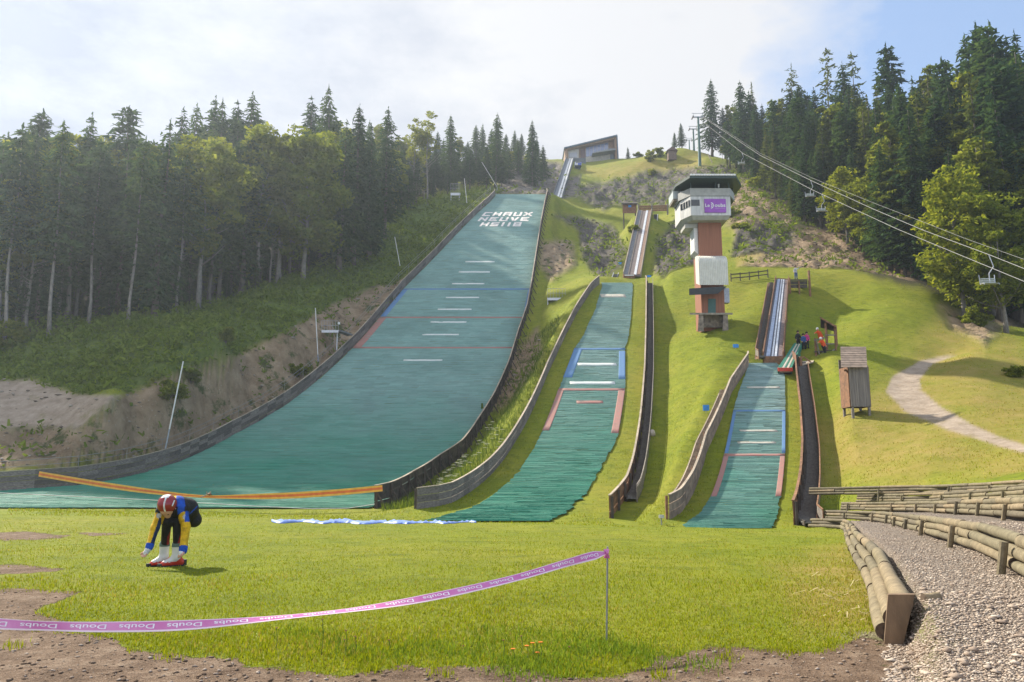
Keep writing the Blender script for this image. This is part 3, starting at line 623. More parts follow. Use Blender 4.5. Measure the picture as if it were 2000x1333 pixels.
def stairs(label, H, e, off, w, D0, D1, step, hrail, m=DARKM, mr=WOODL, sgn=1, lift=.12):
    D = np.arange(D0, D1, step); x = np.array([float(H.x(e, d)) for d in D]) + sgn * off; z = np.array([float(H.z(d)) for d in D]) + lift
    t = empty('hill_stairs', (x[0], D[0], z[0]), label, 'stairs'); mb = MB()
    for i in range(len(D)): mb.box((x[i] + sgn * w / 2, D[i] + .10, z[i] + .02), (w, .24, .05)).box((x[i] + sgn * w / 2, D[i] + .21, z[i] + .10), (w, .02, .14))
    mb.build('treads', m, t)
    for s in (0, 1):
        sb = MB()
        for i in range(0, len(D) - 4, 4):
            a = Vector((x[i] + sgn * w * s, D[i], z[i])); b = Vector((x[i + 4] + sgn * w * s, D[i + 4], z[i + 4])); sb.bar(a, b, .06, .22)
        sb.build('stringer', WOODD if s == 0 else mr, t)
    if hrail:
        rb = MB(); q = [Vector((x[i] + sgn * (w + .03), D[i], z[i] + hrail)) for i in range(0, len(D), 6)]
        for a, b in zip(q, q[1:]): rb.bar(a, b, .06, .06)
        for p in q[::2]: rb.bar(p - Vector((0, 0, hrail + .3)), p, .05, .05)
        rb.build('handrail', mr, t); rb = MB()
        for a, b in zip(q, q[1:]): rb.bar(a - Vector((0, 0, hrail * .55)), b - Vector((0, 0, hrail * .55)), .03, hrail * .82)
        rb.build('side_boards', WOOD, t)
    return t
stairs('dark steps with pale handrail right of the middle slope', MED, medWR, .22, .55, 44.5, 99, .30, .75, mr=WOOD)
stairs('broad dark grating steps right of the narrowest slope', SML, smlWR, .22, .80, 36.2, 68, .28, .60, mr=WOODB)
stairs('ladder like wooden steps left of the narrowest slope', SML, smlWL, .22, .42, 41.2, 61, .34, 0, m=WOODL, mr=WOODL, sgn=-1, lift=.45)

# ---------------------------------------------------------------- in-runs
def inrun(label, T, lanes, wall_h, wm, deck, left_stairs=False, table=0, legs=True):
    """sloping start track: deck, lanes (fraction from, to, material), side walls, supports"""
    t = empty('inrun_track', (float(T.x(T.eL, T.D0)), T.D0, T.z0), label, 'ski jump in-run', 'in-runs above the landing slopes')
    n = int((T.D1 - T.D0) / 1.2); Ds = np.linspace(T.D0, T.D1, n)
    def P(f, D, l): a, b = float(T.x(T.eL, D)), float(T.x(T.eR, D)); return Vector((a + (b - a) * f, D, float(T.z(D)) + l))
    def ribbon(f0, f1, l0, l1):
        mb = MB()
        for a, b in zip(Ds, Ds[1:]): mb.hexa([P(f0, a, l0), P(f1, a, l0), P(f1, b, l0), P(f0, b, l0), P(f0, a, l1), P(f1, a, l1), P(f1, b, l1), P(f0, b, l1)])
        return mb
    ribbon(0.02, .98, -.25, 0).build('deck', deck, t)
    for f0, f1, m in lanes: ribbon(f0, f1, .003, .09).build('lane', m, t)
    wd = float(T.x(T.eR, T.D0) - T.x(T.eL, T.D0)); e = .09 / wd
    for s in (0, 1):
        ribbon((1 - e) * s - (0 if s else e * .2), (1 - e) * s + e, -.35, wall_h).build('side_board', wm, t)
    if legs:
        for D in np.linspace(T.D0 + 2, T.D1 - 2, max(3, int((T.D1 - T.D0) / 5))):
            for f in (.04, .96):
                p = P(f, float(D), -.3); q = Vector((p.x, p.y, HZ(p.x, p.y) - .3))
                if p.z - q.z > .2: mb = MB(); mb.bar(q, p, .16, .16); mb.build('post', wm, t)
    return t, P
METLANE = simple("pale_track", (.72, .74, .76), .35, .2, 3, metal=.3); GREYDK = simple("grey_deck", (.17, .175, .185), .7, .3, 3)
BT, BP = inrun('long pale in-run track rising to the angular start house', BIGIN, [(.40, .60, METLANE), (.70, .92, METLANE)], .75, GREYDK, simple("grey_blue_deck", (.16, .18, .21), .6, .3, 3))
mb = MB(); mb.hexa([BP(0, 170, -2.2), BP(1, 170, -2.2), BP(1, 172, -1.5), BP(0, 172, -1.5), BP(0, 170, -.1), BP(1, 170, -.1), BP(1, 172, -.1), BP(0, 172, -.1)]); mb.build('takeoff_table', DARKM, BT)
MT, MP = inrun('grey and brown in-run with a white lane above the middle slope', MEDIN, [(.03, .26, GREYDK), (.27, .32, WOODL), (.60, .74, METLANE), (.78, .94, simple("brown_lane", (.27, .17, .12), .7, .3, 4))], .42, WOODL, simple("brown_grey_deck", (.17, .13, .115), .75, .3, 4))
mb = MB(); mb.hexa([MP(-.02, 105.4, -1.5), MP(.62, 105.4, -1.5), MP(.62, 106, -1.5), MP(-.02, 106, -1.5), MP(-.02, 105.4, -.1), MP(.62, 105.4, -.1), MP(.62, 106, -.1), MP(-.02, 106, -.1)]); mb.build('takeoff_table', WOODB, MT)
mb = MB(); a = MP(0, 105.3, -.25); b_ = MP(.6, 105.3, -.25)
for k in range(6): p = a.lerp(b_, .15 + .14 * k); mb.box(p, (.22, .03, .16))
mb.build('marker_plates', WHITE, MT)
BLANE = simple("blue_grey_track", (.35, .42, .55), .4, .25, 3)
ST, SP_ = inrun('short brown in-run with three pale lanes beside a platform', SMLIN, [(.16, .34, BLANE), (.42, .50, METLANE), (.56, .66, METLANE), (.74, .93, simple("mauve_lane", (.20, .155, .15), .7, .3, 4))], .45, WOODB, simple("blue_dark_deck", (.10, .11, .15), .6, .3, 4))
mb = MB(); mb.hexa([SP_(-.02, 68.5, -.75), SP_(1.02, 68.5, -.75), SP_(1.02, 68.9, -.75), SP_(-.02, 68.9, -.75), SP_(-.02, 68.5, -.02), SP_(1.02, 68.5, -.02), SP_(1.02, 68.9, -.02), SP_(-.02, 68.9, -.02)]); mb.build('takeoff_table', WOODB, ST)
class _S: pass
_h = _S(); _h.z = lambda D: SMLIN.z(D) - .25; _h.x = lambda e, D: SMLIN.x(SMLIN.eL, D) - .12
stairs('dark steps with brown rails left of the short in-run', _h, None, .05, .50, 67.8, 87.6, .30, .62, m=DARKM, mr=WOODB, sgn=-1, lift=.05)
# practice chute
CH = Track(65.6, 722, 72.6, 672, (1519, 1546), (1552, 1567))
GREENM = simple("green_turf", (.03, .20, .13), .9, .25, 6)
CT_, CPp = inrun('small green and cream practice chute with a red lip', CH, [(.02, .24, GREENM), (.28, .44, CREAM), (.48, .58, GREENM), (.62, .78, CREAM), (.82, .97, GREENM)], .10, GREENM, CREAM, legs=True)
mb = MB(); mb.hexa([CPp(-.03, 65.4, -.18), CPp(1.03, 65.4, -.18), CPp(1.03, 65.7, -.18), CPp(-.03, 65.7, -.18), CPp(-.03, 65.4, .12), CPp(1.03, 65.4, .12), CPp(1.03, 65.7, .12), CPp(-.03, 65.7, .12)]); mb.build('lip', simple("red_paint", (.55, .06, .03), .6, .2, 5), CT_)
mb = MB(); mb.hexa([CPp(.02, 65.9, -1.3), CPp(.98, 65.9, -1.3), CPp(.98, 66.1, -1.3), CPp(.02, 66.1, -1.3), CPp(.02, 65.9, -.2), CPp(.98, 65.9, -.2), CPp(.98, 66.1, -.2), CPp(.02, 66.1, -.2)]); mb.build('front_board', WOODD, CT_)
# ---------------------------------------------------------------- buildings, towers and fittings
def GND(u, v, D0=3, D1=240):              # point of the ground seen at a picture point, nearest first
    D = np.exp(np.linspace(math.log(D0), math.log(D1), 260)); x = TA(u, v) * D; g = height(x, D) - TE(v) * D
    k = int(np.argmax(g > 0)); 
    if k == 0: k = len(D) - 1
    t = g[k - 1] / (g[k - 1] - g[k] + 1e-9); d = D[k - 1] + (D[k] - D[k - 1]) * t
    return Vector((float(TA(u, v)) * d, float(d), HZ(float(TA(u, v)) * d, d)))
def ON(u, D, v=600):                      # point of the ground at a column and depth
    x = float(TA(u, v)) * D; z = HZ(x, D); 
    for _ in range(3): v = float(UV(x, D, z)[1]); x = float(TA(u, v)) * D; z = HZ(x, D)
    return Vector((x, D, z))
def part(name, mats, parent, fn, smooth=False):
    mb = MB(); fn(mb); return mb.build(name, mats, parent, smooth)
def at(pt, D): return PT(pt[0], pt[1], D)
def quad_panel(mb, pts, D, th, dy=0):     # upright panel facing the camera side from picture corners, with thickness away from it
    q = [PT(u, v, D) + Vector((0, dy, 0)) for u, v in pts]; mb.prism(q, (0, th, 0)); return mb

# start house at the top
D = 228.0
bh = empty('start_house', PT(1154, 312, D), 'angular wooden start house with slanting roof on the hilltop', 'building')
LARCH = simple("larch_cladding", (.34, .21, .125), .75, .3, 2, stretch=(1, 1, 4)); ROOFB = simple("blue_grey_roof", (.10, .15, .20), .5, .2, 3); PALEW = simple("pale_render", (.50, .46, .39), .85, .15, 2)
m_, nt, N, L, P = newmat("blue_glass"); P.inputs['Base Color'].default_value = (.16, .21, .36, 1); P.inputs['Roughness'].default_value = .12; P.inputs['Specular IOR Level'].default_value = .9; GLASS = m_
m_, nt, N, L, P = newmat("dark_glass"); P.inputs['Base Color'].default_value = (.03, .035, .045, 1); P.inputs['Roughness'].default_value = .1; P.inputs['Specular IOR Level'].default_value = .6; DGLASS = m_
def ring(mb): # outer frame of the slanted box
    o = [(1103, 290), (1204, 265.5), (1206.5, 322), (1105, 322)]; i = [(1108.5, 292.5), (1200, 271.5), (1201.5, 322), (1109.5, 322)]
    for a in (0, 1, 3): b = (a + 1) % 4; quad_panel(mb, [o[a], o[b], i[b], i[a]], D, 11)
part('outer_wall', LARCH, bh, ring)
part('roof', ROOFB, bh, lambda mb: quad_panel(mb, [(1101.5, 288), (1205.5, 263), (1206, 265.2), (1102, 290.2)], D - .7, 12.8))
part('side_fascia', ROOFB, bh, lambda mb: quad_panel(mb, [(1204.3, 265.4), (1206.2, 265.2), (1208.6, 312), (1206.7, 312)], D - .7, 12.8))
part('front_wall', LARCH, bh, lambda mb: quad_panel(mb, [(1108, 292.4), (1200.2, 271.3), (1201.7, 324), (1109, 324)], D + 2.0, .3))
part('pale_panel', PALEW, bh, lambda mb: quad_panel(mb, [(1109, 293), (1130.5, 290), (1130.5, 312), (1109.5, 312)], D + 1.2, .75))
w = part('window', STEEL, bh, lambda mb: quad_panel(mb, [(1111.5, 299), (1127, 298), (1127, 308.5), (1111.5, 308.5)], D + 1.08, .1)); part('pane', DGLASS, w, lambda mb: None) if 0 else None
w = part('window', STEEL, bh, lambda mb: [quad_panel(mb, [(1144 + 7.2 * k, 289 - 1.6 * k), (1145 + 7.2 * k, 288.8 - 1.6 * k), (1145 + 7.2 * k, 307 - 1.2 * k), (1144 + 7.2 * k, 307 - 1.2 * k)], D + 1.7, .2) for k in range(7)]); tag(w, 'long slanting blue window')
part('pane', GLASS, w, lambda mb: quad_panel(mb, [(1144.3, 288.4), (1188.2, 279), (1188.2, 299.5), (1144.3, 306.6)], D + 1.83, .1))
part('door', simple("plum_door", (.14, .075, .07), .6, .2, 4), bh, lambda mb: quad_panel(mb, [(1134, 293), (1143, 291.5), (1143, 311), (1134, 311)], D + 1.8, .15))
part('canopy', simple("grey_canopy", (.22, .23, .24), .6, .2, 3), bh, lambda mb: mb.prism([PT(1155, 307, D + 1.5), PT(1188, 298.5, D + 1.5), PT(1200, 298.5, D + 1.5), PT(1200, 301, D + 1.5), PT(1155, 308, D + 1.5)], (0, -3.2, 0)))
part('plinth', PALEW, bh, lambda mb: quad_panel(mb, [(1144, 307), (1192, 300.5), (1192, 325), (1144, 325)], D + 1.25, .6))
part('side_panel', ROOFB, bh, lambda mb: quad_panel(mb, [(1192.3, 301.5), (1199.5, 301.5), (1200.5, 322), (1192.3, 322)], D + 1.3, .5))
part('start_platform', simple("slate_panel", (.10, .115, .125), .6, .2, 3), bh, lambda mb: mb.hexa([PT(u, v, d) for d, vb, vt in ((D - .3, 324, 309.5),) for u, v in ()] or [PT(1121, 325, D - 2.2), PT(1144, 325, D - 2.2), PT(1144, 325, D + .9), PT(1121, 325, D + .9), PT(1121, 309.5, D - 2.2), PT(1144, 308.5, D - 2.2), PT(1144, 308.5, D + .9), PT(1121, 309.5, D + .9)]))

# small car below it
g = ON(1128.5, 213, 332); g.z += .0
car = empty('parked_car', g, 'tiny blue and white car parked beneath the start house', 'car')
def carb(mb):
    prof_ = [(-2, .35), (2, .35), (2.05, .8), (1.2, .95), (.6, 1.5), (-1.4, 1.5), (-2.0, .95)]
    mb.prism([g + Vector((-.85 , y, z)) for y, z in prof_], (1.7, 0, 0))
part('body', simple("blue_car_paint", (.05, .10, .42), .3, .1, 3), car, carb)
part('front_panel', WHITE, car, lambda mb: mb.prism([g + Vector((-.9, -2.06, .35)), g + Vector((-.15, -2.06, .35)), g + Vector((-.15, -2.12, .85)), g + Vector((-.15, -1.2, 1.52)), g + Vector((-.9, -1.2, 1.52)), g + Vector((-.9, -2.12, .85))], (0, .04, 0)))
part('windscreen', DGLASS, car, lambda mb: mb.prism([g + Vector((-.7, -1.98, 1.0)), g + Vector((.7, -1.98, 1.0)), g + Vector((.65, -1.5, 1.44)), g + Vector((-.65, -1.5, 1.44))], (0, -.03, .02)))
for sx in (-1, 1):
    for sy in (-1.3, 1.3): part('wheel', BLACK, car, lambda mb: mb.tube([g + Vector((sx * .70, sy, .32)), g + Vector((sx * .88, sy, .32))], .32, 12))

# judges' tower
D = 78.0; s = D / FPX; base = PT(1390, 614, D); gz = HZ(base.x, base.y + 1.2)
jt = empty('judges_tower', (base.x, D, base.z), 'red brick judges tower with white octagonal cab and purple sign', 'tower')
def zv(v, d=D): return float(TE(v)) * d
def xu(u, v, d=D): return float(TA(u, v)) * d
BRICK = simple("red_cladding", (.30, .115, .058), .75, .22, 1.5, stretch=(8, 8, .2)); TWH = simple("cab_white", (.58, .565, .53), .6, .22, 1.2, stretch=(2.5, 2.5, .5)); TGR = simple("cab_grey", (.40, .39, .35), .65, .15, 2); DGRN = simple("dark_green_metal", (.035, .06, .05), .5, .2, 4)
xl, xr = xu(1367, 520), xu(1412, 520); zc0, zc1 = zv(618), zv(424)
part('shaft', BRICK, jt, lambda mb: mb.hexa([(xl, D, zc0 - 1.5), (xr, D, zc0 - 1.5), (xr, D + 2.6, zc0 - 1.5), (xl, D + 2.6, zc0 - 1.5), (xl, D, zc1), (xr, D, zc1), (xr, D + 2.6, zc1), (xl, D + 2.6, zc1)]))
cx = (xl + xr) / 2 - .05; y0 = D - 1.2
def plan(hw, ch, dep, y, cyd=1.9): return [(cx - hw, y), (cx + hw, y), (cx + hw + ch, y + cyd), (cx + hw + ch, y + dep), (cx - hw - ch, y + dep), (cx - hw - ch, y + cyd)]
def slab(mb, pl, z0, z1): mb.prism([Vector((x, y, z0)) for x, y in pl], (0, 0, z1 - z0)); return mb
zf0, zf1 = zv(421, y0), zv(384, y0); zp1 = zv(368, y0)
hwf = (xu(1427, 402, y0) - xu(1349, 402, y0)) / 2; cx = (xu(1427, 402, y0) + xu(1349, 402, y0)) / 2
cabp = [(cx - hwf, y0), (cx + hwf, y0), (cx + hwf, y0 + 4.2), (cx - hwf - .72, y0 + 4.2), (cx - hwf - .72, y0 + 1.6)]
cab = part('cab', TWH, jt, lambda mb: slab(mb, cabp, zf0, zf1))
def lower(mb):
    a = [(x + (cx - x) * .02, y) for x, y in cabp]; b = [(x + (cx - x) * .14, y + .35) for x, y in cabp]
    A = [Vector((x, y, zf0 - .004)) for x, y in a]; B = [Vector((x, y, zf0 - .38)) for x, y in b]; n = len(A)
    mb.add(A + B, [tuple(range(n)), tuple(range(2 * n - 1, n - 1, -1))] + [(i, n + i, n + (i + 1) % n, (i + 1) % n) for i in range(n)])
part('cab_floor', TGR, jt, lower)
part('window', DGLASS, cab, lambda mb: mb.prism([Vector((xu(u, 397, y0), y0 - .03, zv(v, y0))) for u, v in ((1350, 390.5), (1366.5, 390.5), (1366.5, 402.5), (1350, 402.5))], (0, .06, 0)))
ed = Vector((-.72, 1.6, 0)).normalized(); en = Vector((-ed.y, ed.x, 0)); en = en if en.y < 0 else -en
e0 = Vector((cx - hwf, y0, 0))
part('band_window', DGLASS, cab, lambda mb: mb.prism([e0 + ed * a + en * -.02 + Vector((0, 0, z)) for a, z in ((.12, zf0 + 1.0), (1.65, zf0 + 1.0), (1.65, zf1 - .35), (.12, zf1 - .35))], en * .06))
for k in range(3): part('mullion', TWH, cab, lambda mb: mb.prism([e0 + ed * (a + .30 + .42 * k) + en * .04 + Vector((0, 0, z)) for a, z in ((0, zf0 + 1.0), (.07, zf0 + 1.0), (.07, zf1 - .35), (0, zf1 - .35))], en * .03))
par = plan(hwf + .02, .85, 4.0, y0 - .02, 1.6)
def parapet(mb):
    n = len(par); inn = [(cx + (x - cx) * .95, y0 + 2.5 + (y - y0 - 2.5) * .94) for x, y in par]; z0, z1 = zf1 + .06, zp1
    for i in range(n):
        j = (i + 1) % n; a, b, c, d = par[i], par[j], inn[j], inn[i]
        mb.hexa([(a[0], a[1], z0), (b[0], b[1], z0), (c[0], c[1], z0), (d[0], d[1], z0), (a[0], a[1], z1), (b[0], b[1], z1), (c[0], c[1], z1), (d[0], d[1], z1)])
part('parapet', TGR, jt, parapet); part('deck', DGRN, jt, lambda mb: slab(mb, [(cx + (x - cx) * .97, y0 + 2.4 + (y - y0 - 2.4) * .97) for x, y in par], zf1 + .003, zf1 + .05))
zr = zv(350, y0 - 1.0)
rp = [(cx - hwf - .30, y0 - 1.3), (cx + hwf + .30, y0 - 1.3), (cx + hwf + 1.55, y0 + 1.3), (cx + hwf + 1.55, y0 + 4.4), (cx - hwf - 1.2, y0 + 4.4), (cx - hwf - 1.2, y0 + 1.3)]
part('roof', DGRN, jt, lambda mb: slab(mb, rp, zr, zr + .28))
part('roof_edge', simple("white_corrugated", (.72, .70, .67), .5, .1, 3), jt, lambda mb: [mb.box((cx - hwf - .27 + (2 * hwf + .54) * (k + .5) / 17, y0 - 1.36, zr + .30), ((2 * hwf + .5) / 20, .09, .16)) for k in range(17)])
part('cabin', simple("dim_cabin", (.15, .155, .15), .6, .2, 3), jt, lambda mb: slab(mb, [(cx - 1.4, y0 + 1.7), (cx + 1.6, y0 + 1.7), (cx + 1.6, y0 + 3.6), (cx - 1.4, y0 + 3.6)], zf1 + .055, zr - .003))
for x, y in ((par[0][0] + .1, par[0][1] + .12), (par[1][0] - .1, par[1][1] + .12), (cx + .6, y0 + .1), (par[2][0] - .12, par[2][1] + .1), (par[5][0] + .12, par[5][1] + .1)):
    part('roof_post', DGRN, jt, lambda mb: mb.tube([(x, y, zp1 - .4), (x, y, zr + .003)], .05, 6))
part('loudspeaker', WHITE, jt, lambda mb: mb.box((xu(1405, 358, y0), y0 + .35, zv(361, y0)), (.15, .15, .36)))
PURP = simple("purple_sign", (.30, .075, .42), .5, .12, 2)
sg = part('sign', PURP, jt, lambda mb: mb.prism([Vector((xu(u, 403, y0), y0 - .10, zv(v, y0))) for u, v in ((1375.5, 389.5), (1417.5, 389.5), (1417.5, 416), (1375.5, 416))], (0, .08, 0)))
def sign_text(s, u0, u1, v0, v1, m):
    me = text_mesh(s, 1, bold=.02); V = np.array([v.co[:] for v in me.vertices]); lo, hi = V.min(0), V.max(0)
    X0, X1, Z0, Z1 = xu(u0, 403, y0), xu(u1, 403, y0), zv(v1, y0), zv(v0, y0)
    V = np.stack([X0 + (V[:, 0] - lo[0]) / (hi[0] - lo[0]) * (X1 - X0), np.full(len(V), y0 - .125), Z0 + (V[:, 1] - lo[1]) / (hi[1] - lo[1]) * (Z1 - Z0)], 1) - np.array(jt.location)
    me.vertices.foreach_set('co', V.astype(np.float32).ravel()); me.materials.append(m); me.update(); return link('lettering', me, sg)
sign_text('Le', 1376.8, 1385.5, 399, 405.5, WHITE); sign_text('oubs', 1395.2, 1416.2, 398.5, 405.5, WHITE)
def logoD(mb):
    for r0, r1, off in ((4.6, 6.4, 0), (1.6, 3.0, 0)):
        n = 12; q = []
        for k in range(n + 1):
            a = -math.pi / 2 + math.pi * k / n
            q.append([PT(1388 + math.cos(a) * r * .85, 402.5 - math.sin(a) * r * .95, y0) + Vector((0, -.125, 0)) for r in (r0, r1)])
        for a, b in zip(q, q[1:]): mb.prism([a[0], a[1], b[1], b[0]], (0, .015, 0))
part('logo_letter', WHITE, sg, logoD)
part('tagline', simple("pale_purple", (.5, .3, .58), .6, .1, 3), sg, lambda mb: mb.prism([Vector((xu(u, 403, y0), y0 - .115, zv(v, y0))) for u, v in ((1396, 407.3), (1415, 407.3), (1415, 408.3), (1396, 408.3))], (0, .01, 0)))
part('side_booth', simple("pale_blue_grey", (.42, .46, .46), .6, .1, 3), jt, lambda mb: mb.box((xu(1322, 388, y0 + 3.2), y0 + 3.2, zv(388, y0 + 3.2)), (1.25, 2.2, .82)))
part('booth_base', simple("booth_wood", (.2, .17, .13), .7, .2, 3), jt, lambda mb: mb.box((xu(1322, 397, y0 + 3.2), y0 + 3.2, zv(396, y0 + 3.2)), (1.15, 2.1, .36)))
part('lower_room', TGR, jt, lambda mb: mb.hexa([(xu(1339, 437), D + .3, zv(443.5)), (xl - .003, D + .3, zv(443.5)), (xl - .003, D + 2.4, zv(443.5)), (xu(1339, 437), D + 2.4, zv(443.5)), (xu(1339, 437), D + .3, zf0 - .39), (xl - .003, D + .3, zf0 - .39), (xl - .003, D + 2.4, zf0 - .39), (xu(1339, 437), D + 2.4, zf0 - .39)]))
part('stair_panel', WHITE, jt, lambda mb: mb.hexa([(xu(1357.5, 470), D + .4, zv(488)), (xl - .003, D + .4, zv(496)), (xl - .003, D + 2.2, zv(496)), (xu(1357.5, 470), D + 2.2, zv(488)), (xu(1357, 450), D + .4, zv(443.6)), (xl - .003, D + .4, zv(443.6)), (xl - .003, D + 2.2, zv(443.6)), (xu(1357, 450), D + 2.2, zv(443.6))]))
def hood(mb):                              # corrugated quarter round hood on the front of the shaft
    xa, xb = xu(1363.5, 530, D - 1), xu(1421, 530, D - 1.4); z0, z1 = zv(557.5, D - 1.4), zv(501, D - .2); n = 33; pr = []
    for k in range(9): a = k / 8 * math.pi / 2; pr.append((D - .004 - 1.45 * math.sin(a), z1 - .02 - .95 * (1 - math.cos(a))))
    pr.append((D - 1.454, z0))
    V = []; F = []
    for i in range(n):
        x = xa + (xb - xa) * i / (n - 1); o = .045 * (i % 2)
        for y, z in pr: V.append((x, y - o, z + o * .6))
    k = len(pr)
    for i in range(n - 1):
        for j in range(k - 1): F.append((i * k + j, i * k + j + 1, (i + 1) * k + j + 1, (i + 1) * k + j))
    mb.add(V, F)
    for x in (xa, xb): mb.prism([Vector((x - .02, y, z)) for y, z in pr] + [Vector((x - .02, D - .004, z0 + .5))], (.04, 0, 0))
part('hood', simple("cream_corrugated", (.60, .58, .50), .6, .1, 3), jt, hood)
part('porch_roof', simple("black_felt", (.035, .04, .042), .7, .2, 3), jt, lambda mb: mb.hexa([PT(1346, 577, D - 1.6), PT(1402, 574, D - 1.6), PT(1402, 574, D - .004), PT(1346, 577, D - .004), PT(1346, 564, D - 1.6), PT(1420, 559.5, D - 1.6), PT(1420, 559.5, D - .004), PT(1346, 564, D - .004)]))
part('door', simple("green_door", (.03, .11, .085), .5, .15, 4), jt, lambda mb: mb.prism([PT(u, v, D - .03) for u, v in ((1383, 584), (1398, 584), (1398, 612), (1383, 612))], (0, .06, 0)))
STONE = simple("rough_stone", (.26, .21, .16), .9, .45, 2.5, bump=1.0)
part('plinth', STONE, jt, lambda mb: mb.hexa([PT(1365, 640, D - .5), PT(1414, 640, D - .5), PT(1414, 640, D + 2.8), PT(1365, 640, D + 2.8), PT(1365, 612.5, D - .5), PT(1414, 612.5, D - .5), PT(1414, 612.5, D + 2.8), PT(1365, 612.5, D + 2.8)]))
part('landing', simple("slab", (.30, .26, .20), .9, .3, 3), jt, lambda mb: mb.hexa([PT(1347, 615, D - 1.5), PT(1431, 615, D - 1.5), PT(1431, 615, D - .51), PT(1347, 615, D - .51), PT(1347, 611.5, D - 1.5), PT(1431, 611.5, D - 1.5), PT(1431, 611.5, D - .51), PT(1347, 611.5, D - .51)]))
for u in (1369, 1417): part('pier', STONE, jt, lambda mb: mb.hexa([PT(u - 6, 648, D - 1.4), PT(u + 6, 648, D - 1.4), PT(u + 6, 648, D - .6), PT(u - 6, 648, D - .6), PT(u - 4.5, 615.2, D - 1.4), PT(u + 4.5, 615.2, D - 1.4), PT(u + 4.5, 615.2, D - .6), PT(u - 4.5, 615.2, D - .6)]))
part('side_cabinet', STEEL, jt, lambda mb: mb.box((xu(1419, 575), D + .4, zv(577)), (.6, .7, 1.5)))

# wooden timing shed on legs
g = GND(1674, 812, 40, 70); D = g.y; sh = empty('timing_shed', g, 'tall grey plank shed on legs with sloping plank roof', 'shed')
zt = lambda v: float(TE(v)) * D; xx = lambda u: float(TA(u, 760)) * D
GREYPL = simple("grey_planks", (.225, .195, .17), .85, .3, 2, stretch=(10, 10, .3), island=.2)
n = 9
part('front_wall', GREYPL, sh, lambda mb: [mb.box((xx(1654 + 38 * (k + .5) / n), D - .5, (zt(796) + zt(716)) / 2), (xx(1692) / 1 / n * 0 + (xx(1692) - xx(1654)) / n * .93, .05, zt(716) - zt(796))) for k in range(n)])
part('side_wall', WOODB, sh, lambda mb: mb.box((xx(1654) - .03, D + .25, (zt(796) + zt(718)) / 2), (.05, 1.4, zt(718) - zt(796)))); part('side_wall', WOODB, sh, lambda mb: mb.box((xx(1692) + .03, D + .25, (zt(796) + zt(718)) / 2), (.05, 1.4, zt(718) - zt(796))))
part('back_wall', WOOD, sh, lambda mb: mb.box((xx(1673), D + .98, (zt(796) + zt(700)) / 2), (xx(1692) - xx(1654) + .1, .05, zt(700) - zt(796))))
for u in (1657, 1689):
    for dy in (-.45, .9): part('leg', WOOD, sh, lambda mb: mb.bar((xx(u), D + dy, HZ(xx(u), D + dy) - .4), (xx(u), D + dy, zt(795)), .15, .15))
def shroof(mb):
    a, b = PT(1642.5, 718, D - .95), PT(1694, 718, D - .95); c, d = PT(1691.5, 678, D + 1.15), PT(1641.5, 678, D + 1.15); n = 9
    for k in range(n):
        f0, f1 = k / n, (k + 1.12) / n; p = [a.lerp(d, f0), b.lerp(c, f0), b.lerp(c, f1), a.lerp(d, f1)]; l = Vector((0, 0, .03 * (1))); p[0] = p[0] + l; p[1] = p[1] + l
        mb.hexa([q - Vector((0, 0, .03)) for q in p] + p)
part('roof', simple("brown_shingles", (.30, .22, .16), .85, .25, 3, island=.2), sh, shroof)
part('roof_bracket', WOODB, sh, lambda mb: mb.bar(PT(1650, 724, D - .6), PT(1650, 718, D + .9), .1, .12))

# scaffold of round posts with a lean-to roof
g = ON(1612, 69.5, 705); D = g.y; sc = empty('timber_lookout', g, 'open brown timber lookout with small roof beside the practice chute', 'lookout')
ps = [(1592, 661, 0), (1612, 632, 0), (1630, 640, 0), (1601, 690, 1.4), (1613, 630, 1.6), (1632, 636, 1.6)]
for u, v, dy in ps:
    p = PT(u, v, D + dy); part('post', WOODB, sc, lambda mb: mb.tube([(p.x, p.y, HZ(p.x, p.y) - .3), p], .09, 7))
part('floor', WOODD, sc, lambda mb: mb.hexa([PT(1590, 689, D - .1), PT(1632, 686, D - .1), PT(1632, 686, D + 1.7), PT(1590, 689, D + 1.7), PT(1590, 686.5, D - .1), PT(1632, 683.5, D - .1), PT(1632, 683.5, D + 1.7), PT(1590, 686.5, D + 1.7)]))
part('roof', WOODB, sc, lambda mb: mb.hexa([PT(1601, 622, D - .3), PT(1634, 641, D - .3), PT(1634, 641, D + 1.9), PT(1601, 622, D + 1.9), PT(1601, 618.5, D - .3), PT(1634, 637.5, D - .3), PT(1634, 637.5, D + 1.9), PT(1601, 618.5, D + 1.9)]))
part('back_panel', WOODD, sc, lambda mb: quad_panel(mb, [(1603, 622), (1631, 639), (1631, 648), (1603, 640)], D + 1.65, .05))
for a, b in (((1594, 703), (1612, 684)), ((1612, 700), (1630, 682)), ((1594, 664), (1602, 700)), ((1611, 655), (1632, 655)), ((1590, 665), (1612, 660)), ((1611, 672), (1630, 672))): part('brace', WOOD, sc, lambda mb: mb.bar(PT(a[0], a[1], D - .12), PT(b[0], b[1], D - .12), .08, .1))
# timber bits by the head of the steps
g = ON(1572, 67, 705); ta = empty('timber_ramp', g, 'low brown timber ramp beside the sunlit wall head', 'ramp')
part('deck', WOODL, ta, lambda mb: mb.hexa([PT(1563, 716, 67), PT(1588, 709, 67), PT(1590, 706, 69), PT(1567, 708, 69), PT(1563, 714, 67), PT(1588, 707, 67), PT(1590, 704, 69), PT(1567, 706, 69)])); part('rail', WOODB, ta, lambda mb: mb.bar(PT(1569, 697, 67.5), PT(1585, 709, 67.5), .1, .1)); part('post', WOODB, ta, lambda mb: mb.bar(PT(1563, 716, 67.2), PT(1563, 697, 67.2), .45, .2))

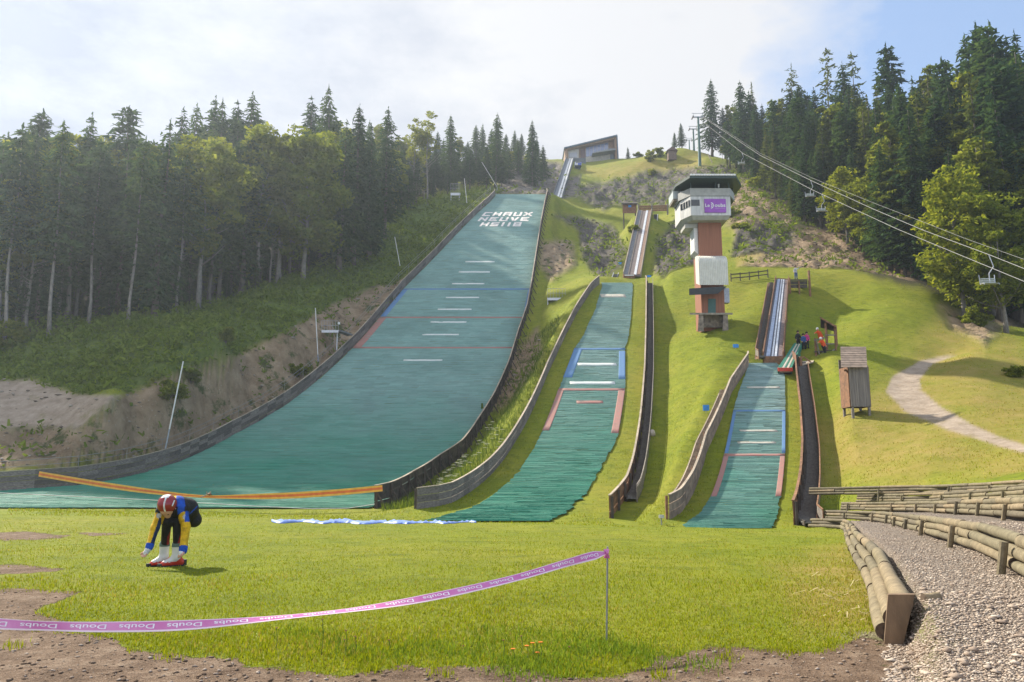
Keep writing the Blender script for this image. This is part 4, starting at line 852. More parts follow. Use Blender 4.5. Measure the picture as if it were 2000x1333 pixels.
# start platform beside the short in-run
D = 87.0; g = PT(1560, 575, D); pf = empty('start_platform', g, 'dark wooden start platform right of the short in-run', 'platform')
part('floor', WOODD, pf, lambda mb: mb.hexa([PT(1541.5, 549, D - 1), PT(1577, 549, D - 1), PT(1577, 549, D + 2), PT(1541.5, 549, D + 2), PT(1541.5, 546, D - 1), PT(1577, 546, D - 1), PT(1577, 546, D + 2), PT(1541.5, 546, D + 2)]))
part('front_boards', WOODD, pf, lambda mb: [quad_panel(mb, [(1542, v), (1577, v), (1577, v + 6.2), (1542, v + 6.2)], D - .9, .05) for v in (549.5, 556.5)])
for u, vt in ((1542, 543), (1560, 549), (1579.5, 529)):
    p = PT(u, vt, D - .95); part('post', WOODB, pf, lambda mb: mb.bar((p.x, p.y, HZ(p.x, p.y) - .3), p, .2 if u > 1570 else .13, .2 if u > 1570 else .13))
part('handrail', WOODB, pf, lambda mb: mb.bar(PT(1514, 544, D), PT(1543, 546, D), .08, .08))

# brown hut and timber wall by the middle in-run head
g = ON(1229, 146, 418); D = g.y; ht = empty('wooden_hut', g, 'small brown wooden hut with blue sign beside the middle in-run head', 'hut')
z0 = max(HZ(g.x - 1, D), HZ(g.x + 1, D)); zz = lambda v: float(TE(v)) * D
part('wall', WOODB, ht, lambda mb: mb.hexa([PT(1216, 417, D - 1), PT(1243, 417, D - 1), PT(1243, 417, D + 1.5), PT(1216, 417, D + 1.5), PT(1216, 400, D - 1), PT(1243, 400, D - 1), PT(1243, 400, D + 1.5), PT(1216, 400, D + 1.5)])); part('roof', WOODD, ht, lambda mb: mb.hexa([PT(1213, 400, D - 1.3), PT(1246, 400, D - 1.3), PT(1246, 400, D + 1.8), PT(1213, 400, D + 1.8), PT(1214, 397, D - 1.3), PT(1245, 397, D - 1.3), PT(1245, 396, D + 1.8), PT(1214, 396, D + 1.8)]))
part('sign', BLUEP, ht, lambda mb: quad_panel(mb, [(1227, 401), (1233, 401), (1233, 405), (1227, 405)], D - 1.06, .05))
for u in (1218, 1241): p = PT(u, 417, D - .8); part('post', WOODD, ht, lambda mb: mb.bar((p.x, p.y, HZ(p.x, p.y) - .5), p, .2, .2))
D = 141.5; g = ON(1285, D, 412); rw = empty('timber_retaining_wall', g, 'brown timber retaining wall at the head of the middle in-run', 'wall')
part('boards', WOODB, rw, lambda mb: [mb.hexa([PT(1246 + 0, v + 3.6, D), PT(1305, v + 2.6, D), PT(1305, v + 2.6, D + .3), PT(1246, v + 3.6, D + .3), PT(1246, v, D), PT(1305, v - 1, D), PT(1305, v - 1, D + .3), PT(1246, v, D + .3)]) for v in (402, 406, 410)])
for u in (1247, 1273, 1304): part('post', WOOD, rw, lambda mb: mb.bar(PT(u, 420, D - .15), PT(u, 399, D - .15), .25, .25))
g = ON(1283.5, 137, 440); gt = empty('side_gate', g, 'narrow dark gate with white bar right of the middle in-run', 'gate')
part('panel', BLACK, gt, lambda mb: mb.hexa([PT(1277, 442, 137), PT(1286, 442, 137), PT(1286, 442, 137.2), PT(1277, 442, 137.2), PT(1277, 419, 137), PT(1286, 419, 137), PT(1286, 419, 137.2), PT(1277, 419, 137.2)])); part('bar', WHITE, gt, lambda mb: mb.bar(PT(1283, 439, 136.8), PT(1284.5, 419, 136.8), .22, .1))
g = ON(1197, 106, 550); st_ = empty('access_steps', g, 'short grey access steps left of the middle take-off', 'steps')
part('treads', GREYDK, st_, lambda mb: [mb.box(PT(1199 + k * .8, 550 - 2.2 * k, 105 + .25 * k), (.75, .3, .08)) for k in range(7)])
for du in (0, 9.5): part('rail', GALV, st_, lambda mb: mb.bar(PT(1192.5 + du, 551, 105), PT(1198.5 + du, 533, 106.8), .08, .1))

# small house on the ridge and ski-lift pylons
g = ON(1312, 205, 303); h2 = empty('ridge_cabin', g, 'tiny brown cabin on the ridge left of the lift pylons', 'cabin')
part('wall', simple('grey_cabin', (.17, .11, .075), .8, .2, 3), h2, lambda mb: mb.box(g + Vector((0, 0, 1)), (2.2, 2.2, 2.6))); part('roof', simple("cabin_roof", (.16, .10, .08), .8, .2, 4), h2, lambda mb: mb.prism([g + Vector((-1.5, -1.4, 2.2)), g + Vector((1.5, -1.4, 2.2)), g + Vector((0, -1.4, 3.3))], (0, 2.8, 0)))
def pylon(u, vt, D, label, sc=1.0):
    g = ON(u, D, 310); top = float(TE(vt)) * D; t = empty('lift_pylon', g, label, 'lift pylon', 'chairlift pylons'); GP = simple("pylon_green", (.055, .14, .115), .5, .2, 5)
    part('mast', GP, t, lambda mb: mb.tube([g + Vector((0, 0, -.5)), (g.x, g.y, top - 1)], [.42 * sc, .26 * sc], 8)); tp = Vector((g.x, g.y, top - 1))
    part('crossarm', STEEL, t, lambda mb: (mb.bar(tp + Vector((-1.5 * sc, 0, 0)), tp + Vector((1.6 * sc, 0, 0)), .25 * sc, .3 * sc), mb.bar(tp + Vector((-1.6 * sc, 0, 1.0 * sc)), tp + Vector((1.7 * sc, 0, 1.0 * sc)), .1, .1), mb.bar(tp + Vector((-1.5 * sc, 0, 0)), tp + Vector((-1.0 * sc, 0, 1 * sc)), .1, .1), mb.bar(tp + Vector((1.5 * sc, 0, 0)), tp + Vector((1.0 * sc, 0, 1 * sc)), .1, .1)))
    for sx in (-1.4, 1.5): part('sheave_train', BLACK, t, lambda mb: mb.bar(tp + Vector((sx * sc, -1.0 * sc, -.18)), tp + Vector((sx * sc, 1.0 * sc, -.1)), .2, .3))
    return tp
tp = pylon(1367, 222, 192, 'tall green chairlift pylon, nearest of those on the ridge')
pylon(1355.5, 246, 214, 'slimmer grey green pylon just left of the nearest one', .8); pylon(1347.5, 268, 232, 'farthest short lift pylon, leftmost on the ridge', .6)
g = ON(1386, 188, 318); wp = empty('leaning_plank', g, 'pale plank leaning on the ridge beside the nearest pylon', 'plank'); part('plank', WOODL, wp, lambda mb: mb.bar(PT(1391, 318, 188), PT(1382.5, 301, 188), .35, .12))
def cable(pts, r, label):
    q = []; P3 = []
    for (u, v) in pts: D = 1 / (.00521 + (.0182 - .00521) * (u - 1370) / 630); P3.append(PT(u, v, D))
    fine = []
    for a, b in zip(P3, P3[1:]): fine += [a.lerp(b, k / 6) for k in range(6)]
    fine.append(P3[-1]); c = (P3[0] + P3[-1]) / 2; mb = MB(); mb.tube(fine, r, 6); o = mb.build('lift_cable', simple('cable_steel', (.13, .13, .125), .6, .1, 4)); return tag(o, label, 'cable', 'chairlift cables')
CLO = [(1366, 233), (1451, 300), (1586, 371), (1755, 449), (1932, 522), (2000, 550), (2110, 596)]
CUP = [(1374, 230), (1485, 304), (1586, 354), (1704, 408), (1803, 450), (1932, 498), (2000, 525), (2110, 566)]
cable(CLO, .027, 'lower chairlift cable, passing below the other two'); cable(CUP, .027, 'middle chairlift cable carrying the nearest chair'); cable([(1376, 229), (1485, 300), (1586, 348), (1704, 396), (1803, 434), (1887, 467), (2000, 507), (2110, 545)], .015, 'thinnest upper chairlift cable')
def chair(u, v, label, line):
    D = 1 / (.00521 + .01299 * (u - 1370) / 630); vc = np.interp(u, [p[0] for p in line], [p[1] for p in line]); a = PT(u, vc, D); t = empty('lift_chair', a, label, 'chairlift chair', 'chairs on the chairlift')
    part('hanger', GALV, t, lambda mb: mb.tube([a, a + Vector((.28, 0, -.95)), a + Vector((-.12, 0, -1.5)), a + Vector((-.12, 0, -2.25))], .035, 6)); b = a + Vector((-.15, 0, -2.3))
    part('seat', simple("chair_slats", (.30, .33, .27), .6, .2, 4), t, lambda mb: [mb.box(b + Vector((0, -.2 + .1 * k, 0)), (1.1, .08, .04)) for k in range(5)])
    part('backrest', simple("chair_back", (.40, .42, .38), .6, .2, 4), t, lambda mb: [mb.box(b + Vector((0, .24, .18 + .13 * k)), (1.1, .04, .09)) for k in range(3)])
    part('frame', GALV, t, lambda mb: [(mb.bar(b + Vector((sx, -.22, 0)), b + Vector((sx, .25, 0)), .05, .05), mb.bar(b + Vector((sx, .25, 0)), b + Vector((sx * 1.05, .27, .75)), .05, .05), mb.bar(b + Vector((sx, -.22, 0)), b + Vector((sx, -.3, -.12)), .05, .05)) for sx in (-.57, .57)])
chair(1931, 498, 'nearest and largest empty lift chair at right', CUP); chair(1583, 353, 'lift chair on the middle cable before dark spruces', CUP); chair(1449, 290, 'smallest farthest lift chair near the pylon', CLO); chair(1605, 380, 'lift chair hanging from the lower cable', CLO)

# wind poles, flags, platforms, bits
def pole(b, t, D, label, leg=.22):
    p = PT(b[0], b[1], D); q = PT(t[0], t[1], D + (.4)); o = empty('wind_pole', p, label, 'pole', 'leaning white poles behind the long wall'); m = p.lerp(q, leg)
    part('base', STEEL, o, lambda mb: mb.tube([(p.x, p.y, min(p.z, HZ(p.x, p.y)) - .2), p, m], .07, 6)); part('pole', simple("pole_white", (.66, .64, .60), .5, .1, 4), o, lambda mb: mb.tube([m, q], [.055, .05], 7))
pole((323, 877), (358, 706), 62.9, 'longest pole, leaning right, lowest on the hill'); pole((622, 716), (616, 602), 88, 'slim white pole beside the left viewing platform', .2); pole((785, 540), (771, 463), 118, 'white pole leaning left above the viewing platform', .1)
pole((913, 408), (907, 349), 149, 'short pole near the top of the long wall', .1); pole((971, 366), (941, 317), 163, 'steeply leaning pole at the slope crest', .08)
def vplat(u0, u1, v, D, label, leg_u):
    t = empty('viewing_platform', PT((u0 + u1) / 2, v, D), label, 'platform', 'metal trainer platforms'); 
    part('deck', GALV, t, lambda mb: mb.hexa([PT(u0, v + 5, D), PT(u1, v + 5, D), PT(u1 + 2, v + 5, D + 2), PT(u0 + 2, v + 5, D + 2), PT(u0, v, D), PT(u1, v, D), PT(u1 + 2, v, D + 2), PT(u0 + 2, v, D + 2)]))
    for u in leg_u: p = PT(u, v + 4, D + .6); part('leg', GALV, t, lambda mb: mb.bar((p.x, p.y, min(HZ(p.x, p.y), p.z) - .4), p, .12, .12))
    part('railing', STEEL, t, lambda mb: [mb.bar(PT(u0 + (u1 - u0) * k / 6, v, D + .1), PT(u0 + (u1 - u0) * k / 6, v - 18, D + .1), .03, .03) for k in range(7)] + [mb.bar(PT(u0, v - h_, D + .1), PT(u1, v - h_, D + .1), .035, .035) for h_ in (9, 18)])
    return t
vp = vplat(628, 661, 645, 89.5, 'grey metal platform on a leg behind the leftmost wall', (659,)); part('stairs', GREYDK, vp, lambda mb: mb.bar(PT(661, 647, 89.5), PT(684, 655, 91), .8, .15)); part('lamp', WHITE, vp, lambda mb: mb.tube([PT(662, 634, 89.5), PT(662, 630, 89.5)], .14, 8))
vplat(1069, 1104, 582, 101, 'grey metal platform on the grass left of the middle slope', (1070, 1101))
vplat(880, 898, 377, 156, 'tiny trainer platform at the grassy brow by the forest', (881, 897))
def marker(u, v, D, label, w=.28, h=.22, postz=None):
    p = PT(u, v, D); t = empty('course_marker', (p.x, p.y, HZ(p.x, p.y)), label, 'marker', 'blue distance markers'); gz_ = HZ(p.x, p.y)
    part('board', BLUEP, t, lambda mb: mb.box(p, (w, .06, h))); part('stake', STEEL, t, lambda mb: mb.bar((p.x, p.y + .06, min(gz_, p.z - .2) - .1), (p.x, p.y + .06, p.z), .03, .03))
marker(1013, 654, 98, 'blue marker on top of the dark braced wall', .5, .35); marker(1053, 714, 83.5, 'blue marker box on the grass left of the middle slope', .45, .4); marker(1271, 654, 87.5, 'blue marker halfway up the steps of the middle slope', .5, .3); marker(1268, 540, 99.3, 'blue marker at the top of the middle slope', .5, .25)
marker(1437, 676, 72, 'blue marker on the grass between the two smaller slopes', .5, .32); marker(1379, 797, 58, 'blue marker flag beside the ladder steps', .45, .42); marker(1211, 515, 112, 'blue marker below the dark rock cut', .5, .35); marker(1108, 576, 102.5, 'blue marker beside the grey metal platform', .6, .25)
g = GND(1274, 851, 45, 75); bd = empty('pale_boulder', g, 'pale boulder in the grass right of the middle steps', 'rock')
def blob(mb, c, r, seed, sub=2):
    bm = bmesh.new(); bmesh.ops.create_icosphere(bm, subdivisions=sub, radius=1); q = random.Random(seed); k = [Vector((q.uniform(-1, 1), q.uniform(-1, 1), q.uniform(-1, 1))).normalized() for _ in range(9)]
    V = []
    for v in bm.verts:
        d = min(1.0, *(.62 + .3 * q2 + max(0, 1 - v.co.dot(n_)) * 1.2 for q2, n_ in zip([.1 * j for j in range(9)], k)))
        V.append(Vector((v.co.x * r[0], v.co.y * r[1], v.co.z * r[2])) * d + Vector(c))
    mb.add(V, [[v.index for v in f.verts] for f in bm.faces]); bm.free()
part('stone', simple("pale_stone", (.55, .47, .40), .9, .3, 4, bump=.5), bd, lambda mb: blob(mb, g + Vector((0, 0, .15)), (.28, .25, .32), 3))
# fence behind the judges' tower
fp = [ON(u, 92, 560) for u in (1428, 1446, 1464, 1482, 1500)]; fn = empty('rail_fence', fp[0], 'low brown rail fence on the grass right of the tower', 'fence')
for p in fp: part('post', WOODD, fn, lambda mb: mb.bar(p - Vector((0, 0, .3)), p + Vector((0, 0, 1.0)), .1, .1))
part('rails', WOODD, fn, lambda mb: [mb.bar(a + Vector((0, 0, h_)), b + Vector((0, 0, h_)), .05, .12) for a, b in zip(fp, fp[1:]) for h_ in (.4, .85)])

# ---------------------------------------------------------------- log walls of the terraces
def log_material():
    m, nt, N, L, P = newmat("peeled_logs"); b = NB(nt); V = b.coord('World'); n = b.noise(V, 4.5, 7, .7, .8); n2 = b.noise(V, 22, 5, .75); k = b.voro(V, 5)
    c = b.mix(b.ramp(n, [(.3, 0.), (.7, 1.)]), (.115, .10, .07), (.255, .215, .15)); c = b.mix(b.ramp(n2, [(.46, 0.), (.72, .75)]), c, (.10, .078, .055)); c = b.mix(b.ramp(k, [(.06, .7), (.13, 0.)]), c, (.12, .085, .055))
    g = N.new('ShaderNodeNewGeometry').outputs['Random Per Island']; oi = N.new('ShaderNodeObjectInfo').outputs['Random']
    c = b.mix(1.0, c, b.ramp(oi, [(0., (.72, .72, .74)), (.5, (.98, 1., .92)), (1., (1.3, 1.2, 1.08))]), 'MULTIPLY')
    L.new(c, P.inputs['Base Color']); P.inputs['Roughness'].default_value = .9; P.inputs['Specular IOR Level'].default_value = .2; L.new(b.bump(n2, .6, .015), P.inputs['Normal']); return m
LOGM = log_material(); LOGE = simple("log_end", (.15, .105, .07), .9, .4, 14)
def log_mesh(mb, a, b, r, k=14):
    a, b = Vector(a), Vector(b); n = max(3, int((b - a).length / .3)); t = (b - a).normalized(); x = t.cross(Vector((0, 0, 1))).normalized(); y = x.cross(t); V = []; F = []
    ph = rnd.uniform(0, 6); bow = rnd.uniform(-.012, .012)
    for i in range(n + 1):
        f = i / n; p = a.lerp(b, f) + x * bow * math.sin(f * 3.1); rr = r * (1 + .06 * math.sin(f * 7 + ph) + .03 * math.sin(f * 19 + ph * 2) - .04 * f)
        for j in range(k): an = 2 * math.pi * j / k; q = rr * (1 + .025 * math.sin(an * 3 + ph + f)); V.append(p + (x * math.cos(an) + y * math.sin(an)) * q)
    for i in range(n):
        for j in range(k): F.append((i * k + j, i * k + (j + 1) % k, (i + 1) * k + (j + 1) % k, (i + 1) * k + j))
    mb.mat(0).add(V, F); m0 = len(V)
    for ring, fl in ((V[:k], True), (V[-k:], False)):
        ctr = sum(ring, Vector()) / k + t * (-.004 if fl else .004); mb.mat(1).add(ring + [ctr], [((j + 1) % k, j, k) if fl else (j, (j + 1) % k, k) for j in range(k)])
    mb.mat(0)
def resample(p, ls):
    P = [Vector((x, y, 0)) for x, y in p]; cum = [0]
    for a, b in zip(P, P[1:]): cum.append(cum[-1] + (b - a).length)
    def at_(s_):
        s_ = min(max(s_, 0), cum[-1] - 1e-6); k = max(i for i in range(len(cum)) if cum[i] <= s_); k = min(k, len(P) - 2); return P[k].lerp(P[k + 1], (s_ - cum[k]) / (cum[k + 1] - cum[k]))
    return at_, cum[-1]
LABR = ['lowest log edging between the meadow and the gravel', 'second log wall above the gravel walk', 'third log wall with thick ends at right', 'fourth log wall, long and low', 'topmost log wall along the grass slope']
for k, row in enumerate(ROWS):
    at_, Ln = resample(row, 1); p0 = at_(0); nl = 3; h = .36; r = h / nl / 2 * 1.03
    wl = empty('log_wall', (p0.x, p0.y, float(zf(np.array(p0.x), np.array(p0.y))) + STEP[k]), LABR[k], 'log wall', 'stacked log walls of the terraces')
    cuts = [0.0]
    while cuts[-1] < Ln - 1.0: cuts.append(min(Ln, cuts[-1] + rnd.uniform(1.3, 2.5)))
    if k < 4 and Ln - cuts[-1] > .05: cuts.append(Ln)
    for lay in range(nl):
        off = (0 if lay != 1 else .5)
        for a, b in zip(cuts, cuts[1:]):
            a2, b2 = max(0, a + (off if a > 0 else 0)), min(Ln, b + (off if b < Ln - .1 else 0)); pa, pb = at_(a2), at_(b2 - .015)
            if (pb - pa).length < .3: continue
            if pb.y - pa.y < -.8 and abs(pb.x - pa.x) < .2: continue
            q = []
            for p in (pa, pb):
                d = (pb - pa).normalized(); out = Vector((-d.y, d.x, 0)); out = out if out.x < 0 or out.y < -.9 else out
                bt = (nl - 1 - lay) * (.075 if k == 0 else .03); w = p + out * (bt + rnd.uniform(-.012, .012)); z = float(zf(np.array(p.x), np.array(p.y))) + STEP[k] + r + lay * 2 * r * .97 + rnd.uniform(-.012, .012); q.append(Vector((w.x, w.y, z)))
            mb = MB(); log_mesh(mb, q[0], q[1], r * rnd.uniform(.93, 1.07) * (1.18 if k == 0 else 1.04)); mb.build('log', [LOGM, LOGE], wl, smooth=True, recalc=False)
    for c in (cuts[1:-1:2] if k else []):
        p = at_(c); d = (at_(c + .1) - at_(c - .1)).normalized(); out = Vector((-d.y, d.x, 0)); w = p + out * (.20); z = float(zf(np.array(p.x), np.array(p.y))) + STEP[k]
        mb = MB(); mb.tube([(w.x + out.x * .05, w.y + out.y * .05, z - .3), (w.x - out.x * .05, w.y - out.y * .05, z + h * rnd.uniform(.62, .9))], .042, 9); mb.build('post', LOGM, wl)
    if k == 0:   # broad upright slab that closes the near end
        d = (at_(.3) - p0).normalized(); sd = Vector((d.y, -d.x, 0)); c = p0 - d * .12 - sd * .07; z = float(zf(np.array(p0.x), np.array(p0.y)))
        tag(part('end_slab', simple("end_slab", (.20, .13, .075), .85, .4, 5, stretch=(1, 1, .3), bump=.6), wl, lambda mb: mb.hexa([c + sd * (a * w_ + o_) + Vector((0, 0, zz_ + a * .12 * (w_ - .6))) + d * (b + w_ * .03) for zz_, w_, o_ in ((z - .15, .75, -.06), (z + .37, 1.25, .05)) for a, b in ((-.07, 0), (.085, 0), (.085, .07), (-.07, .07))])), 'broad brown upright slab closing the near end')
        e = Vector((3.36, 6.75, 0)); e.z = HZ(e.x, e.y) + .03; e.z = HZ(e.x, e.y) + .02; lg = empty('log_stub', e, 'short log stub lying in the gravel by the end slab', 'log'); part('log', [LOGM, LOGE], lg, lambda mb: log_mesh(mb, e, e + Vector((.14, .03, .01)), .04), True)
# ---------------------------------------------------------------- people: one continuous surface each, from blended limbs
def sdf_mesh(caps, res, k=.03, paint=None):
    """caps: (p0, p1, r0, r1, colour index); returns vertices, quads, colour index per quad (surface nets)"""
    A = np.array([c[0] for c in caps], float); B = np.array([c[1] for c in caps], float); r = np.array([max(c[2], c[3]) for c in caps])
    lo = np.minimum(A, B).min(0) - r.max() - 2.5 * res; hi = np.maximum(A, B).max(0) + r.max() + 2.5 * res
    n = np.ceil((hi - lo) / res).astype(int) + 1
    G = np.stack(np.meshgrid(*[lo[i] + res * np.arange(n[i]) for i in range(3)], indexing='ij'), -1)
    def dist(P, c):
        a, b = np.array(c[0], float), np.array(c[1], float); ba = b - a; L2 = ba @ ba
        t = np.clip(((P - a) @ ba) / L2, 0, 1) if L2 > 1e-12 else np.zeros(P.shape[:-1])
        return np.linalg.norm(P - a - t[..., None] * ba, axis=-1) - (c[2] + (c[3] - c[2]) * t)
    f = None
    for c in caps:
        d = dist(G, c); kk = c[5] if len(c) > 5 else k
        if f is None: f = d
        else: h = np.clip(.5 + .5 * (f - d) / kk, 0, 1); f = f * (1 - h) + d * h - kk * h * (1 - h)
    s = f < 0; cell = np.zeros(tuple(n - 1), int); 
    for i in (0, 1):
        for j in (0, 1):
            for l in (0, 1): cell += s[i:n[0] - 1 + i, j:n[1] - 1 + j, l:n[2] - 1 + l]
    act = (cell > 0) & (cell < 8); idx = -np.ones(act.shape, int); I = np.argwhere(act); idx[act] = np.arange(len(I))
    acc = np.zeros((len(I), 3)); cnt = np.zeros(len(I)); cor = [(i, j, l) for i in (0, 1) for j in (0, 1) for l in (0, 1)]
    for a in range(8):
        for b in range(a + 1, 8):
            ca, cb = np.array(cor[a]), np.array(cor[b])
            if np.abs(ca - cb).sum() != 1: continue
            fa = f[tuple((I + ca).T)]; fb = f[tuple((I + cb).T)]; m = (fa < 0) != (fb < 0); t = np.where(m, fa / np.where(m, fa - fb, 1), 0)
            acc[m] += (I + ca)[m] + t[m, None] * (cb - ca); cnt[m] += 1
    V = lo + res * acc / cnt[:, None]; Q = []
    for ax in range(3):
        o1, o2 = [(1, 2), (2, 0), (0, 1)][ax]; sl0 = [slice(None)] * 3; sl1 = [slice(None)] * 3; sl0[ax] = slice(0, -1); sl1[ax] = slice(1, None)
        E = np.argwhere(s[tuple(sl0)] != s[tuple(sl1)]); E = E[(E[:, o1] > 0) & (E[:, o2] > 0)]
        u = np.zeros(3, int); u[o1] = 1; w = np.zeros(3, int); w[o2] = 1; q = np.stack([idx[tuple((E - u - w).T)], idx[tuple((E - w).T)], idx[tuple(E.T)], idx[tuple((E - u).T)]], 1)
        fl = s[tuple(E.T)]; q[~fl] = q[~fl][:, ::-1]; Q.append(q)
    Q = np.concatenate(Q); Q = Q[(Q >= 0).all(1)]; C = V[Q].mean(1); D = np.stack([dist(C, c) for c in caps], 1); mi = np.array([c[4] for c in caps])[D.argmin(1)]
    if paint is not None: mi = paint(C, mi)
    return V, Q, mi
def sdf_obj(name, caps, res, mats, parent, k=.03, paint=None):
    V, Q, mi = sdf_mesh(caps, res, k, paint); return link(name, np_mesh(name, V, Q, mats, mi, True), parent)
def cloth(name, c, rough=.8): return simple(name, c, rough, .35, 14, spec=.3, bump=1.0)
SKIN = simple("skin", (.55, .30, .21), .55, .1, 10); C_BLK = cloth("black_suit", (.013, .013, .016), .55); C_YEL = cloth("yellow_sleeve", (.72, .43, .015)); C_BLU = cloth("blue_panel", (.02, .09, .48)); C_RED = cloth("red_stripe", (.45, .03, .03))
C_WHT = cloth("white_cloth", (.75, .75, .76)); C_NVY = cloth("navy", (.015, .035, .09)); C_GRY = cloth("grey_patch", (.5, .5, .48)); HAIR = cloth("dark_hair", (.03, .018, .012))

base = GND(331, 1106.5, 8, 16)
sk = empty('person', base, 'ski jumper in yellow sleeved black suit bending forward on the meadow', 'person'); AX = base.x / base.y; sk.scale = (base.y / 11.1,) * 3
MATS = [C_BLK, C_YEL, C_BLU, C_RED, C_WHT, SKIN, C_NVY, C_GRY, HAIR]
b0 = []
pel = (.22, .13, .70); chest = (.05, -.10, .79); neck = (-.03, -.22, .79); shR = (.125, -.12, .765); shL = (-.15, -.20, .745)
b0 += [((.24, .16, .66), (.20, .08, .73), .122, .140, 0), ((.30, .17, .60), (.22, .20, .62), .10, .10, 0), ((.19, .06, .76), chest, .145, .150, 0), (chest, shR, .12, .085, 0), (chest, shL, .11, .08, 0), (neck, (-.07, -.27, .80), .055, .055, 8)]
b0 += [((.26, .22, .64), (.07, -.10, .60), .105, .068, 0), ((.07, -.10, .60), (.085, -.03, .26), .062, .052, 0), ((.19, .10, .66), (-.075, -.16, .61), .105, .068, 0), ((-.075, -.16, .61), (-.08, .03, .27), .062, .052, 0)]   # thighs, shins
b0 += [(shR, (.185, -.16, .535), .068, .056, 1), ((.185, -.16, .535), (.168, -.27, .27), .058, .047, 1), ((.168, -.27, .27), (.166, -.275, .235), .050, .050, 2), ((.165, -.278, .225), (.15, -.30, .205), .040, .036, 4)]
b0 += [(shL, (-.225, -.28, .525), .064, .053, 1), ((-.225, -.28, .525), (-.273, -.38, .315), .054, .044, 1), ((-.273, -.38, .315), (-.282, -.39, .285), .046, .044, 2), ((-.285, -.395, .272), (-.318, -.42, .222), .036, .034, 4)]
def hand(c, d, side, sgn):                 # four fingers and a thumb, slightly curled
    o = []; c = Vector(c); d = Vector(d).normalized(); side = Vector(side).normalized(); nrm = d.cross(side) * sgn
    for k, l in ((-1.5, .040), (-.5, .048), (.5, .045), (1.5, .036)):
        a = c + side * (.017 * k); m = a + d * l * .6; e = m + d * l * .45 + nrm * .014; o += [(a, m, .0115, .010, 5, .006), (m, e, .010, .008, 5, .006)]
    a = c - d * .02 + side * -.030 * sgn; m = a + d * .024 + side * -.022 * sgn; o += [(a, m, .013, .011, 5, .006), (m, m + d * .026, .011, .009, 5, .006)]; return o
b0 += hand((-.330, -.428, .205), (-.45, -.25, -.85), (.75, -.5, -.2), 1) + hand((.140, -.305, .188), (-.55, -.25, -.55), (.5, -.75, .1), -1)
def along(p): return (p[0] + AX * p[1], p[1], p[2])     # the crouch runs along the line of sight to the meadow edge
b0 = [(along(c[0]), along(c[1])) + tuple(c[2:]) for c in b0]
head = Vector(along((-.085, -.31, .79))); fd = Vector((.02, -.42, -.9)).normalized()           # face looks down and forward
sd = fd.cross(Vector((0, 1, .2))).normalized(); upd = sd.cross(fd).normalized()
if upd.y > 0: upd = -upd
b0 += [(head - fd * .0, head + fd * .02, .088, .085, 5), (head + fd * .055 - upd * .055, head + fd * .075 - upd * .075, .055, .042, 5), (head + fd * .095 - upd * .028, head + fd * .108 - upd * .036, .012, .013, 5, .012)]
for s in (-1, 1): b0 += [(head + fd * .088 + sd * s * .034 - upd * .002, head + fd * .092 + sd * s * .034 - upd * .002, .012, .012, 8, .008), (head + sd * s * .088 - upd * .02, head + sd * s * .092 - upd * .04, .018, .014, 5, .01)]
b0 += [(head + fd * .09 - upd * .070 - sd * .02, head + fd * .09 - upd * .070 + sd * .02, .009, .009, 3, .006)]
def paint(C, mi):
    x, y, z = C.T; x = x - AX * y; mi = mi.copy()
    back = (mi == 0) & (z > .70); sh = back & (x < .17) & (x + .5 * y < .075)
    mi[sh & (z > .80)] = 2; mi[sh & (z > .70) & (x > .06) & (x < .15) & (y < -.02)] = 2; mi[sh & (z > .80) & (x < .03) & (y < -.1)] = 1
    st = (mi == 0) & (np.abs((z - .70) - (x - .20) * .95 + .03) < .010) & (x > .14) & (x < .33) & (y < .16); mi[st] = 2
    leg = (z < .56) & (z > .24) & (mi == 0); mi[leg & (((x > .093) & (x < .2)) | ((x > -.055) & (x < .0))) & (y > -.09)] = 3
    arm = (mi == 1); mi[arm & (z > .60) & (x > .165)] = 2; mi[arm & (x < -.15) & (z < .66) & (z > .30) & ((x + .20) > (.62 - z) * -.28 + .012)] = 6
    mi[(mi == 1) & (np.hypot(x - .165, z - .665) < .033) & (y < -.1)] = 7; mi[(mi == 1) & (np.hypot(x + .185, z - .685) < .035)] = 7
    return mi
sdf_obj('body', b0, .0085, MATS, sk, .028, paint)
HEL = simple("helmet_red", (.27, .022, .022), .25, .15, 4)
def helm_paint(C, mi):
    d = C - np.array(head); a = d @ np.array(sd); u_ = d @ np.array(upd); mi = np.zeros(len(C), int); mi[(np.abs(a - .018) < .009) & (u_ > -.01)] = 1; mi[(-(d @ np.array(fd)) > .085) & (np.abs(a) < .05)] = 1; return mi
hm = sdf_obj('helmet', [(head - fd * .048 + upd * .022, head - fd * .035 + upd * .024, .122, .120, 0), (head - fd * .07 - upd * .045, head - fd * .05 - upd * .055, .085, .08, 0), (head - fd * .004 + upd * .098, head + fd * .004 + upd * .10, .032, .028, 0)] , .010, [HEL, C_WHT], sk, .05, helm_paint)
for s in (-1, 1): part('vent_trim', simple("helmet_trim", (.6, .6, .62), .4, .1, 5), hm, lambda mb: mb.tube([base + head + sd * s * .112 - fd * q_ + upd * (.10 - .3 * (q_ + .02)) for q_ in (-.02, .03, .07)], .008, 5)) if s > 0 else None
mbs = MB(); q = [base + head + sd * .112 + upd * .02 - fd * .03, base + head + sd * .07 + fd * .07 - upd * .11, base + head - sd * .07 + fd * .07 - upd * .11, base + head - sd * .112 + upd * .02 - fd * .03]; mbs.tube(q, .009, 5); mbs.build('chin_strap', BLACK, sk)
BW = simple("boot_white", (.66, .65, .62), .45, .1, 8); BR = simple("boot_red", (.60, .045, .025), .35, .15, 8); BG = simple("boot_green", (.10, .16, .13), .6, .2, 8)
